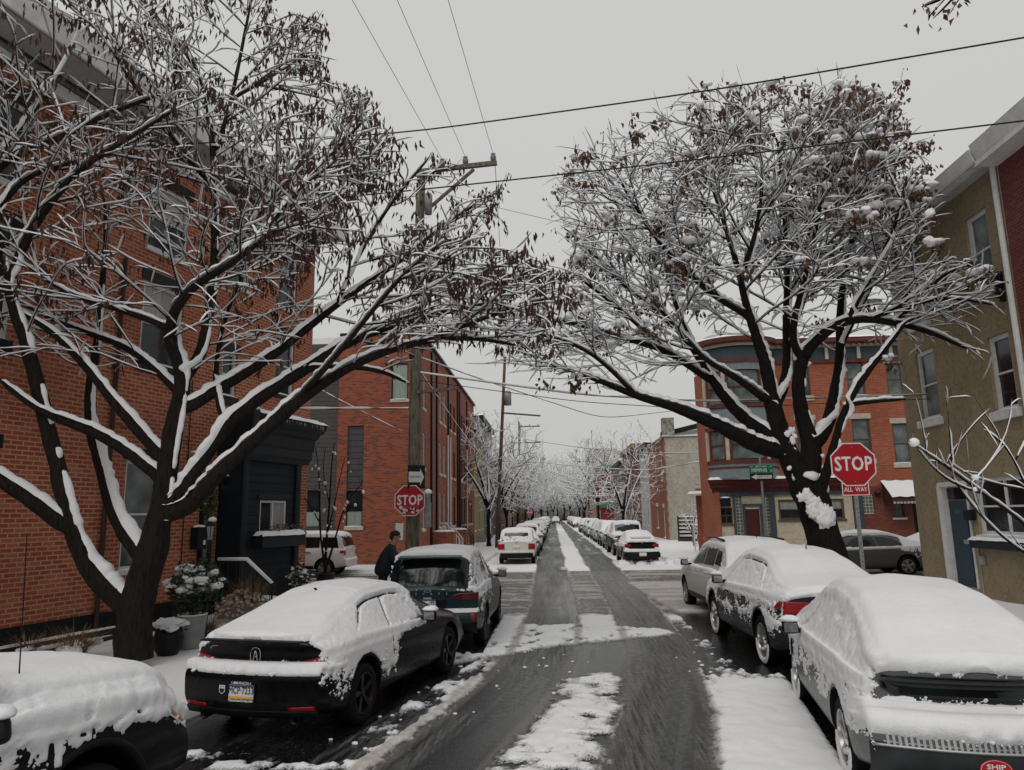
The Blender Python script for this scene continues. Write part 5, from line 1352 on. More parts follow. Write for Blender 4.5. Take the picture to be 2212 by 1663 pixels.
for i, (a, b, c, d) in enumerate(fo): window(W4, a - X0, b - X0, c, d, frame=BRNF, sill=STONE, sillh=.2, sillw=.12, lintel=STONE, lintelh=.24, pane=PANEL)
B_LOW = m_brick('lower_red_brick', (.20, .050, .038), (.165, .040, .032), (.23, .07, .05), (.19, .12, .09), .23, .076, .008)
go = [(7.50, 8.06, 1.75, 2.48), (10.1, 13.0, 1.88, 2.78), (8.62, 9.26, .1, 2.42)]
W5 = Wall(cor, (X0, YB + .02), (13.35, YB + .02), 0, 3.3, CREAM, [(a - X0, b - X0, c, d) for a, b, c, d in go], .12)
window(W5, go[0][0] - X0, go[0][1] - X0, 1.75, 2.48, frame=BRNF, sill=BRNF, mull=1, fw=.05, snow=False)
f_ = window(W5, go[1][0] - X0, go[1][1] - X0, 1.88, 2.78, frame=BRNF, sill=BRNF, fw=.09, mull=2, snow=False, pupper=CURTW)
mb = MB(); mb.box((1.64, .08, 1.24), (.62, .05, 2.3)); d5 = W5.part(mb, 'door', MAROON, bevel=.01); mb = MB(); mb.box((1.86, .045, 1.1), (.04, .03, .14)); mb.build('handle', CHROME, d5)
mb = MB()
for u in (1.26, 2.02): mb.box((u, -.02, 1.26), (.10, .10, 2.5))
mb.box((1.64, -.02, 2.56), (.86, .10, .12)); W5.part(mb, 'door_frame', BLUEG, bevel=.01)
GLB = None
def glass_block(name='glass_block'):
    m, nt, b = new_mat(name); uv = N(nt, 'ShaderNodeUVMap'); uv.uv_map = 'uv'
    bt = N(nt, 'ShaderNodeTexBrick'); bt.offset = 0; L(nt, uv.outputs['UV'], bt.inputs['Vector'])
    for k, x in (('Scale', 1), ('Mortar Size', .016), ('Brick Width', .15), ('Row Height', .15)): bt.inputs[k].default_value = x
    bt.inputs['Color1'].default_value = (.05, .06, .06, 1); bt.inputs['Color2'].default_value = (.13, .14, .12, 1); bt.inputs['Mortar'].default_value = (.36, .34, .28, 1)
    L(nt, bt.outputs['Color'], b.inputs['Base Color']); b.inputs['Roughness'].default_value = .15; return m
GLB = glass_block()
for u0, u1 in ((.90, 1.19), (2.09, 2.38)): mb = MB(); mb.box(((u0 + u1) / 2, -.012, 1.65), (u1 - u0, .03, 3.0)); W5.part(mb, 'glass_block_strip', GLB, uvbox=True)
mb = MB(); mb.box((2.52, -.03, 1.68), (.24, .10, 3.2)); W5.part(mb, 'pilaster', BLUEG, bevel=.01); mb = MB(); mb.box((.84, -.02, 1.68), (.10, .08, 3.2)); W5.part(mb, 'pilaster', BLUEG)
mb = MB(); mb.box((.10, -.04, 1.68), (.22, .14, 3.3)); W5.part(mb, 'corner_pier', B_ORG, uvbox=True)
mb = MB(); mb.box((.44, -.14, 2.70), (.40, .36, .38)); ac = W5.part(mb, 'air_conditioner', TRIMD, bevel=.02); mb = MB(); mb.blob((.44, -.14, 2.9), (.22, .2, .06), 5, .1, 8, .6); mb.build('snow', SNOW, ac, smooth=True)
# shop cornice between the floors
mb = MB()
pr = [(0, 3.12), (-.08, 3.14), (-.12, 3.30), (-.28, 3.36), (-.30, 3.52), (-.40, 3.58), (-.42, 3.72), (0, 3.76)]
vs = []; fs = []
for (y, z) in pr: vs += [(-.05 + y * .7, y, z), (6.35, y, z)]
for k in range(len(pr) - 1): fs.append((2 * k, 2 * k + 1, 2 * k + 3, 2 * k + 2))
fs.append(tuple(range(0, 2 * len(pr), 2))[::-1]); fs.append(tuple(range(1, 2 * len(pr), 2))); mb.add(vs, fs); W4.part(mb, 'shop_cornice', MAROON)
mb = MB(); mb.box((3.15, -.03, 3.05), (6.2, .08, .16)); W4.part(mb, 'fascia_board', BLUEG)
snow_strip(W4, -.3, 6.35, -.44, -.02, 3.73, .10, seed=21)
W6 = Wall(cor, (13.35, YB), (17.2, YB), 0, 3.3, B_LOW, [(13.83 - 13.35, 14.3 - 13.35, 2.1, 2.92), (15.1 - 13.35, 15.6 - 13.35, 1.9, 2.6), (15.95 - 13.35, 16.8 - 13.35, .3, 2.5)], .12)
mb = MB(); mb.box((.715, .06, 2.51), (.46, .03, .80)); W6.part(mb, 'glass_block_window', GLB, uvbox=True)
window(W6, 15.1 - 13.35, 15.6 - 13.35, 1.9, 2.6, frame=BRNF, snow=False); mb = MB(); mb.box((3.02, .08, 1.4), (.84, .04, 2.2)); W6.part(mb, 'door', TRIMD)
mb = MB(); mb.box((.24, -.02, 1.65), (.42, .10, 3.2)); W6.part(mb, 'pilaster', BLUEG, bevel=.01)
mb = MB(); mb.add([(1.35, -.02, 3.45), (3.9, -.02, 3.45), (3.9, -.95, 2.72), (1.35, -.95, 2.72), (1.35, -.95, 2.58), (3.9, -.95, 2.58), (1.35, -.02, 2.6), (3.9, -.02, 2.6)], [(3, 2, 1, 0), (4, 5, 2, 3), (0, 6, 4, 3), (1, 2, 5, 7), (6, 7, 5, 4)]); aw = W6.part(mb, 'awning', simple('maroon_canvas', (.075, .025, .026), .7, var=.2))
mb = MB()
n = 16; vs = []
for k in range(n + 1):
    u = 1.33 + 2.6 * k / n
    for j in range(5): t = j / 4; vs.append((u, -.0 - .98 * t, 3.47 + .07 - .74 * t + .02 * math.sin(k * 1.9 + j)))
mb.add(vs, [(k * 5 + j, (k + 1) * 5 + j, (k + 1) * 5 + j + 1, k * 5 + j + 1) for k in range(n) for j in range(4)][::-1]); mb.build('snow', SNOW, aw, smooth=True)
mb = MB()
for k in range(18): mb.box((1.42 + k * .145, -.955, 2.55), (.10, .02, .09))
mb.build('valance', STONE, aw)
mb = MB(); mb.tube([(2.2, -.8, 1.25), (4.0, -.8, 1.25)], .03, 6)
for k in range(15): mb.tube([(2.25 + k * .12, -.8, .3), (2.25 + k * .12, -.8, 1.25)], .014, 5)
W6.part(mb, 'porch_railing', simple('brown_wood', (.05, .028, .02), .7))
mb = MB(); mb.lathe([(0, .0), (.13, -.02), (.14, .10), (.06, .16)], (.62 + .5, -.12, 2.95), 12); W6.part(mb, 'wall_lamp', MAROON, smooth=True)
# main cornice
mb = MB(); mb.box((4.95, -.02, 9.06), (10.0, .12, .16)); W4.part(mb, 'cornice_moulding', REDTR, bevel=.02)
mb = MB(); mb.box((4.95, -.03, 9.42), (10.0, .10, .56)); W4.part(mb, 'cornice_frieze', BLUEG)
mb = MB(); mb.box((4.95, -.10, 9.78), (10.1, .22, .12))
for k in range(38): mb.box((.15 + k * .262, -.25, 9.78), (.12, .10, .10))
W4.part(mb, 'dentils', STONE)
mb = MB(); mb.box((4.95, -.28, 9.97), (10.3, .62, .24)); W4.part(mb, 'cornice_top', REDTR, bevel=.03); snow_strip(W4, -.1, 10.1, -.60, .4, 10.09, .10, seed=22)
for k in range(6): mb = MB(); mb.box((2.6 + 1.45 * k, -.12, 9.42), (.14, .14, .56)); W4.part(mb, 'cornice_bracket', STONE)
flat_roof(cor, [(X0, YB), (17.2, YB), (17.2, 42), (9.4, 42), (9.4, 36.2), (X0, 36.2)], 9.95)
Wall(cor, (X0, 36.2), (X0, YB), 0, 9.0, B_ORG)
mb = MB(); mb.box((1.45, -.03, 9.5), (2.9, .3, 1.0)); 
Wall(cor, (9.4, 42), (9.4, 36.2), 0, 7.5, B_ORG)
# the round bay, two storeys
bc = (1.45, .62); br = 1.62; A0, A1 = R(-168), R(-12)
def arc(r, z0, z1, nm, mat, a0=A0, a1=A1, n=24, uv=False):
    mb = MB(); mb.lathe([(r, z0), (r, z1)], (bc[0], bc[1], 0), n, 'Z', a0, a1); return W4.part(mb, nm, mat, smooth=True)
arc(br, 3.76, 4.42, 'bay_apron', PALEB); arc(br + .03, 4.18, 4.26, 'bay_moulding', REDTR); arc(br + .05, 4.40, 4.56, 'bay_sill', REDTR)
arc(br, 6.0, 6.95, 'bay_panel', PALEB); arc(br + .06, 5.92, 6.08, 'bay_moulding', REDTR); arc(br + .05, 6.90, 7.08, 'bay_sill', REDTR); arc(br + .0, 8.62, 9.1, 'bay_head', PALEB); arc(br + .08, 8.98, 9.14, 'bay_moulding', REDTR); arc(br + .03, 9.14, 9.7, 'bay_frieze', BLUEG); arc(br + .16, 9.70, 9.84, 'bay_dentils', STONE)
mb = MB(); mb.lathe([(br + .1, 9.84), (br + .42, 9.88), (br + .45, 10.08), (0, 10.12)], (bc[0], bc[1], 0), 26, 'Z', A0, A1); W4.part(mb, 'bay_cornice', REDTR)
mb = MB(); mb.lathe([(br + .44, 10.07), (br + .38, 10.17), (br, 10.2), (0, 10.2)], (bc[0], bc[1], 0), 26, 'Z', A0, A1); W4.part(mb, 'snow', SNOW, smooth=True)
for (z0, z1) in ((4.56, 5.94), (7.08, 8.64)):
    segs_ = [(-158, -128), (-118, -62), (-52, -22)]
    for (a, b) in segs_:
        f_ = arc(br - .10, z0 + .05, z1 - .05, 'bay_window', PANEL, R(a), R(b), 10)
        mb = MB()
        for aa in (a, b):
            t = R(aa); mb.box((bc[0] + (br - .05) * math.cos(t), bc[1] + (br - .05) * math.sin(t), (z0 + z1) / 2), (.09, .09, z1 - z0), rz=t)
        mb.lathe([(br - .09, (z0 + z1) / 2 - .03), (br - .05, (z0 + z1) / 2 - .03), (br - .05, (z0 + z1) / 2 + .03), (br - .09, (z0 + z1) / 2 + .03)], (bc[0], bc[1], 0), 8, 'Z', R(a), R(b)); mb.build('frame', REDTR, f_)
    for aa in (-165, -123, -57, -15):
        t = R(aa); mb = MB(); mb.box((bc[0] + (br - .03) * math.cos(t), bc[1] + (br - .03) * math.sin(t), (z0 + z1) / 2), (.14, .16, z1 - z0), rz=t); W4.part(mb, 'bay_post', STONE)
# side annex with barred window and small porch roof
W7 = Wall(cor, (8.05, 41.5), (9.4, 41.5), 0, 3.6, B_ORG, [(.35, 1.15, .9, 2.8)], .1)
window(W7, .35, 1.15, .9, 2.8, frame=TRIMW, mull=3, snow=False)
mb = MB(); mb.box((.45, -.4, 3.25), (1.9, 1.0, .10)); mb.tube([(-.35, -.8, 3.2), (-.35, -.8, .1)], .04, 6); W7.part(mb, 'porch_roof', TRIMW); snow_strip(W7, -.5, 1.4, -.9, .1, 3.3, .14, seed=23)

# ================================================================== houses farther along, right side
PALE = m_stucco('pale_render', (.40, .37, .31), 2.2, .6, .22)
g = thing('rendered_house', 'brick fronted house with bare pale side wall and stone chimney', 'house', (9.0, 58, 0))
Wall(g, (9.0, 58), (22, 58), 0, 8.3, PALE)
go2 = [(1.6, 2.5, 4.9, 7.0), (5.2, 6.1, 4.9, 7.0), (1.6, 2.4, .3, 2.7), (5.0, 6.2, 1.0, 2.8)]
B_SAL = m_brick('salmon_brick', (.33, .115, .060), (.29, .095, .05), (.36, .14, .08), (.34, .2, .14), .23, .076, .007)
WG = Wall(g, (9.0, 68), (9.0, 58), 0, 8.3, B_SAL, [(10 - b, 10 - a, c, d) for a, b, c, d in go2])
for a, b, c, d in go2: window(WG, 10 - b, 10 - a, c, d, lintel=TRIMW, lintelh=.3)
mb = MB()
for k in range(10): mb.box((10.02, -.0, .6 + k * .8), (.5 if k % 2 else .32, .06, .38))
WG.part(mb, 'quoins', B_SAL, uvbox=True)
mb = MB(); mb.add([(-.3, -.3, 8.25), (-.3, 10, 8.25), (13, 10, 9.6), (13, -.0, 9.2), (5.5, -.2, 9.3), (5.5, 10, 9.8)], [(0, 4, 5, 1), (4, 3, 2, 5)]); mb.build('roof', SNOW, g)
mb = MB(); mb.add([(0, 0, 8.2), (13, 0, 8.2), (13, 0, 9.2), (5.5, 0, 9.3)], [(0, 1, 2, 3)]); mb.build('gable', simple('roof_grey', (.34, .36, .38), .7), g)
mb = MB(); mb.box((6.5, -.05, 8.33), (13.2, .14, .14)); mb.build('eaves_board', TRIMW, g)
mb = MB(); mb.box((.6, 1.5, 9.0), (.95, .8, 1.9)); mb.build('chimney', simple('rubble_stone', (.22, .21, .18), .9, var=.6, scale=5, bmp=.6), g, bevel=.02)
mb = MB(); mb.add([(.2, 3.0, 8.5), (5.3, 1.0, 9.5), (5.3, 1.0, 9.95), (.2, 3.0, 8.95)], [(0, 1, 2, 3)]); mb.build('parapet', TRIMD, g)

def row_house(name, label, side, x, y0, y1, h, mat, trim=TRIMW, nw=2, floors=3, cornice=None, group=None, cat='house', snowroof=True, depth=9, front=None):
    """terraced house along the far street; side +1 = right hand side"""
    t = thing(name, label, cat, (x, y0, 0), 0, group); w = y1 - y0; fh = h / floors; ops_ = []
    for f in range(floors):
        for k in range(nw):
            c = w * (k + .5) / nw; z0 = f * fh + fh * .30 + (.2 if f == 0 else 0); ops_.append((c - .42, c + .42, z0, z0 + fh * .5))
    p = ((x, y1), (x, y0)) if side > 0 else ((x, y0), (x, y1))
    W_ = Wall(t, *p, 0, h, mat, ops_, .12)
    for o in ops_: window(W_, *o, frame=trim, snow=True)
    q = ((x, y0), (x + depth, y0)) if side > 0 else ((x - depth, y0), (x, y0))
    Wall(t, *q, 0, h, front or mat)
    mb = MB(); mb.box((w / 2, -.15, h - .2), (w, .34, .5)); W_.part(mb, 'cornice', cornice or TRIMD, bevel=.03)
    snow_strip(W_, 0, w, -.32, .2, h + .05, .12, seed=int(y0))
    mb = MB(); mb.box((w / 2, depth / 2, h - .05), (w, depth, .2)); W_.part(mb, 'roof', SNOW)
    mb = MB(); mb.box((w * .3, -.35, .35), (1.0, .7, .7)); W_.part(mb, 'stoop', CONCG); 
    return t, W_
WHT = simple('white_siding', (.50, .50, .49), .6, var=.12); YEL = m_stucco('yellow_render', (.36, .30, .15), 3, .3, .15); GOLD = simple('gold_cornice', (.24, .19, .08), .6)
B_BRN = m_brick('brown_brick', (.17, .068, .045), (.14, .055, .04), (.2, .09, .06), (.2, .14, .1), .23, .076, .008)
GRYB = m_siding('grey_block_siding', (.16, .155, .15), .3)
row_house('terraced_house', 'white sided terraced house next to the salmon brick house on the right', 1, 9.0, 68.1, 75, 8.8, WHT, nw=2)
row_house('terraced_house', 'brown brick terraced house with gold cornice, right side of the far street', 1, 8.6, 75.1, 88, 9.4, B_BRN, nw=4, cornice=GOLD)
row_house('terraced_house', 'plain grey terraced house behind the mid distance snowy tree on the right', 1, 8.4, 88.1, 102, 8.6, GRYB, nw=4)
row_house('terraced_house', 'yellow rendered house next to the long brick block on the left', -1, -6.3, 57.1, 66, 9.1, YEL, nw=3)
row_house('terraced_house', 'tall grey sided house beyond the yellow one on the left', -1, -6.6, 66.1, 79, 11.5, GRYB, nw=4)
row_house('terraced_house', 'low brown brick row behind the left street trees', -1, -6.6, 79.1, 102, 8.2, B_BRN, nw=6)
rb, _w = row_house('terraced_house', 'deep red house with green cornice at the second crossing on the right', 1, 7.6, 118, 130, 10.0, simple('deep_red_paint', (.17, .022, .020), .6, var=.15), nw=4, cornice=simple('green_copper', (.045, .14, .10), .6), front=simple('deep_red_front', (.17, .024, .022), .6, var=.15))
GRNC = MATS['green_copper']
mb = MB(); mb.box((4.5, -.2, 9.7), (9, .4, .7)); mb.box((1.4, -.5, 3.6), (2.8, .9, .9)); mb.build('green_cornice', GRNC, rb, bevel=.05)
mb = MB(); mb.blob((1.4, -.5, 4.1), (1.5, .55, .15), 3, .1, 8, .6); mb.build('snow', SNOW, rb, smooth=True)
for k in range(3): mb = MB(); mb.box((1.2 + 2.2 * k, -.04, 6.6), (.9, .08, 1.9)); mb.build('window', PANE, rb); 
row_house('terraced_house', 'long pale terrace far down the right side of the street', 1, 8.0, 131, 190, 8.5, PALE, nw=14)
row_house('terraced_house', 'long brown terrace far down the left side of the street', -1, -6.6, 118, 190, 8.5, B_BRN, nw=16)
tw = thing('warehouse', 'tall blank cream warehouse rising behind the red house with green cornice', 'building', (8.0, 150, 0))
mb = MB(); mb.add([(0, 0, 0), (14, 0, 0), (14, 0, 11.5), (5, 0, 15.5), (0, 0, 15.5), (0, 20, 0), (14, 20, 0), (14, 20, 11.5), (5, 20, 15.5), (0, 20, 15.5)], [(0, 1, 2, 3, 4), (0, 4, 9, 5), (4, 3, 8, 9), (3, 2, 7, 8), (1, 6, 7, 2)]); mb.build('wall', PALE, tw)
mb = MB(); mb.add([(5, -.1, 15.52), (14, -.1, 11.52), (14, 20, 11.52), (5, 20, 15.52), (0, -.1, 15.56), (0, 20, 15.56)], [(0, 1, 2, 3), (4, 0, 3, 5)]); mb.build('roof', SNOW, tw)
# a far closing row so the street ends in haze-grey houses and trees, not a bare horizon
for i, (x, w_, h_) in enumerate(((-60, 30, 8), (-28, 18, 9), (16, 16, 8), (36, 30, 9))):
    t = thing('terraced_house', ['wide grey house far away at left', 'grey house closing the far left of the street', 'grey house closing the far right of the street', 'wide grey house far away at right'][i], 'house', (x, 205, 0))
    mb = MB(); mb.box((w_ / 2, 4, h_ / 2), (w_, 8, h_)); mb.build('wall', GRYB, t, uvbox=True); mb = MB(); mb.box((w_ / 2, 4, h_ + .15), (w_ + .4, 8.4, .3)); mb.build('roof', SNOW, t)
# ------------------------------------------------------------------ trees
BARK = m_bark('wet_bark', (.006, .005, .0045), (.017, .014, .012)); BARKL = m_bark('brown_bark', (.008, .0065, .006), (.024, .019, .016))
LEAFB = simple('withered_leaf', (.060, .030, .022), .75, var=.55, scale=9); LEAFT = simple('tan_leaf', (.105, .058, .036), .8, var=.55, scale=9)

def grow(seeds, seed_par, attract, step=.16, infl=1.7, kill=.30, iters=70, rng=None, tropism=(0, 0, 0), jitter=.12):
    """space colonisation from the given limb nodes towards the attractor cloud"""
    P = [np.array(p, float) for p in seeds]; par = list(seed_par); A = np.array(attract, float)
    near = np.full(len(A), 1e9); ni = np.zeros(len(A), int); alive = np.ones(len(A), bool); done = 0
    tr = np.array(tropism, float)
    for it in range(iters):
        N_ = np.array(P[done:])
        for c0 in range(0, len(N_), 400):
            c = N_[c0:c0 + 400]; D = np.linalg.norm(A[:, None] - c[None], axis=2); j = D.argmin(1); d = D[np.arange(len(A)), j]
            better = d < near; near = np.where(better, d, near); ni = np.where(better, j + done + c0, ni)
        done = len(P)
        alive &= near > kill
        act = alive & (near < (infl if it > 3 else infl * 1.4))
        if not act.any(): break
        idx = ni[act]; Pn = np.array(P); v = A[act] - Pn[idx]; v /= np.linalg.norm(v, axis=1, keepdims=True) + 1e-9
        acc = np.zeros_like(Pn); np.add.at(acc, idx, v)
        for k in np.unique(idx):
            dv = acc[k] / (np.linalg.norm(acc[k]) + 1e-9) + tr
            if par[k] >= 0:
                pd = Pn[k] - Pn[par[k]]; dv = dv + .85 * pd / (np.linalg.norm(pd) + 1e-9)
            dv = dv + rng.normal(0, jitter, 3); dv /= np.linalg.norm(dv) + 1e-9
            q = Pn[k] + dv * step * rng.uniform(.8, 1.2); P.append(q); par.append(int(k))
    return np.array(P), np.array(par)

def radii(P, par, preset, tip=.0038, expo=2.35):
    n = len(P); ch = [[] for _ in range(n)]
    for i, p in enumerate(par):
        if p >= 0: ch[p].append(i)
    r = np.zeros(n)
    for i in range(n - 1, -1, -1):
        pass
    order = np.argsort([0] * n, kind='stable')
    # children always have larger index than parents except across limbs; do a proper post-order
    st = [i for i in range(n) if par[i] < 0]; out = []
    while st:
        i = st.pop(); out.append(i); st.extend(ch[i])
    for i in reversed(out):
        if preset[i] > 0: r[i] = preset[i]
        else: r[i] = tip if not ch[i] else sum(r[c] ** expo for c in ch[i]) ** (1 / expo)
    for i in out:
        p = par[i]
        if p >= 0 and preset[i] <= 0: r[i] = min(r[i], r[p] * (.92 if len(ch[p]) > 1 else 1.0))
    return r, ch, out

def paths_of(par, r, ch, out):
    paths = []; roots = [i for i in out if par[i] < 0]; st = [(i, None) for i in roots]
    while st:
        i, pre = st.pop(); path = [pre, i] if pre is not None else [i]
        while ch[i]:
            c = max(ch[i], key=lambda k: r[k])
            for o in ch[i]:
                if o != c: st.append((o, i))
            path.append(c); i = c
        if len(path) > 1: paths.append(path)
    return paths

def smooth_path(Q, k=1):
    Q = Q.copy()
    for _ in range(k): Q[1:-1] = .25 * Q[:-2] + .5 * Q[1:-1] + .25 * Q[2:]
    return Q

class Acc:
    def __init__(s): s.V = []; s.F = []; s.n = 0
    def strip(s, G, closed):
        m, k = G.shape[:2]; i = np.arange(m * k).reshape(m, k) + s.n
        j = np.roll(i, -1, 1) if closed else None
        if closed: F = np.stack([i[:-1].ravel(), j[:-1].ravel(), j[1:].ravel(), i[1:].ravel()], 1)
        else: F = np.stack([i[:-1, :-1].ravel(), i[:-1, 1:].ravel(), i[1:, 1:].ravel(), i[1:, :-1].ravel()], 1)
        s.V.append(G.reshape(-1, 3)); s.F.append(F); s.n += m * k
    def obj(s, name, mat, parent, smooth=True):
        return link(name, mesh_from(name, np.concatenate(s.V), np.concatenate(s.F), None, smooth), mat, parent)

WIND = np.array((.93, -.37, 0.0))
def tree_mesh(root, P, par, preset, rng, snow=1.0, tip=.0038, twig=(.25, .6), twigp=.5, expo=2.35, minr=0, barkmat=None, lowpoly=False, plaster=.6, twig_up=.3, snow_w=1.0):
    P = np.array(P, float); base = np.array(root.location); r, ch, out = radii(P, par, preset, tip, expo)
    bark = Acc(); sn = Acc(); tips = []
    def emit(Q, R_, seed):
        m = len(Q)
        if m < 2: return
        if R_.max() > .045 and not lowpoly and m > 3:
            s0 = np.r_[0, np.cumsum(np.linalg.norm(np.diff(Q, axis=0), axis=1))]; m = int(s0[-1] / .045) + 2; u = np.linspace(0, s0[-1], m)
            Q = np.stack([np.interp(u, s0, Q[:, k]) for k in range(3)], 1); R_ = np.interp(u, s0, R_); Q = smooth_path(Q, 6)
        T = np.gradient(Q, axis=0); T /= np.linalg.norm(T, axis=1, keepdims=True) + 1e-9
        up = np.array((0, 0, 1.0)); hz = np.sqrt(np.clip(1 - T[:, 2] ** 2, 0, 1))
        U = up - T * T[:, 2:3]; Wd = WIND - T * (T @ WIND)[:, None]
        ref = U * hz[:, None] + Wd * .55 * (1 - hz)[:, None] + 1e-6; ref /= np.linalg.norm(ref, axis=1, keepdims=True)
        side = np.cross(T, ref); rm = R_.max()
        k = (3 if lowpoly else 4) if rm < .012 else (5 if rm < .035 else (8 if rm < .1 else 16))
        a = 2 * math.pi * np.arange(k) / k
        G = Q[:, None] + (np.cos(a)[None, :, None] * ref[:, None] + np.sin(a)[None, :, None] * side[:, None]) * R_[:, None, None]
        if rm > .07:   # ridged bark and swelling
            q = np.stack([np.repeat(np.arange(k)[None], m, 0) * .9, np.repeat(np.cumsum(np.r_[0, np.linalg.norm(np.diff(Q, axis=0), axis=1)])[:, None], k, 1) * 3, np.full((m, k), seed * 1.7)], -1).reshape(-1, 3)
            nz = (fbm(q, 2, 5).reshape(m, k) - .5) * .32; G = G + (G - Q[:, None]) * nz[..., None]
        bark.strip(G, True)
        if snow <= 0: return
        # snow riding on the upper side, thinner and patchy on steep wood
        s_ = np.cumsum(np.r_[0, np.linalg.norm(np.diff(Q, axis=0), axis=1)])
        nn = fbm(np.stack([s_ * 3.5, np.full(m, seed * 2.3), 0 * s_], 1), 2, 9)
        n2 = fbm(np.stack([s_ * 11, np.full(m, seed * 5.3), 0 * s_], 1), 2, 19)
        thick = sstep(.035, .06, R_); lay = np.clip(hz ** 1.6 * 1.25 + (nn - .55) * (1 - .6 * thick) + plaster * .25 * (1 - hz), 0, 1.1); lay = np.maximum(lay, thick * (.20 + .35 * (nn - .35)))
        lay = np.where((R_ > .19) & (hz < .45), 0, lay)
        hs = snow * (.018 + np.minimum(.62 * R_, .050)) * (.45 + 1.1 * n2) * sstep(.12, .5, lay)
        w = (R_ * np.where(R_ > .05, .14 + .72 * hz, .62 + .3 * hz) + .0075 * snow_w) * (.72 + .55 * n2)
        sink = sstep(.08, .25, lay)
        off = np.array([-1, -.78, -.35, .35, .78, 1.0]) if rm > .02 and not lowpoly else np.array([-1, -.55, .55, 1.0])
        hh = np.sqrt(np.clip(1 - (off * .92) ** 2, 0, 1)); e = np.where(np.abs(off) > .99, -.15, hh)
        pos = Q[:, None] + side[:, None] * (off[None, :] * w[:, None])[..., None] + ref[:, None] * ((R_ * .62)[:, None] * sink[:, None] + np.where(np.abs(off) > .99, -.15, 0)[None] * R_[:, None] + (hh[None] * (hs + R_ * .38)[:, None]) * sink[:, None])[..., None]
        pos[0] = Q[0]; pos[-1] = Q[-1]
        sn.strip(pos, False)
    sid = 0
    for path in paths_of(par, r, ch, out):
        Q = P[path] - base; R_ = r[path].copy(); R_[0] = min(R_[0], R_[1] * 1.35) if len(path) > 2 and par[path[0]] >= 0 else R_[0]
        if R_.max() < minr: continue
        Q = smooth_path(Q, 1); R_[-1] *= .6; sid += 1; emit(Q, R_, sid)
        tips.append((Q[-1], Q[-1] - Q[-2]))
        # extra bare twigs
        if twigp > 0:
            for i in range(1, len(path)):
                if r[path[i]] < .016 and rng.random() < twigp:
                    d = Q[i] - Q[i - 1]; d /= np.linalg.norm(d) + 1e-9; v = d * .6 + rng.normal(0, .55, 3) + np.array((0, 0, twig_up)); v /= np.linalg.norm(v); l = rng.uniform(*twig)
                    c = rng.normal(0, .12, 3); t = np.linspace(0, 1, 5)[:, None]
                    q = Q[i] + v * l * t + c * l * t ** 2; sid += 1; emit(q, np.linspace(min(.0045, r[path[i]] * .8), .0022, 5), sid); tips.append((q[-1], v)); tips.append((q[2], v))
    b = bark.obj('trunk', barkmat or BARK, root)
    s_ = sn.obj('snow', SNOWT, root) if snow > 0 else None
    return b, s_, tips, r, ch

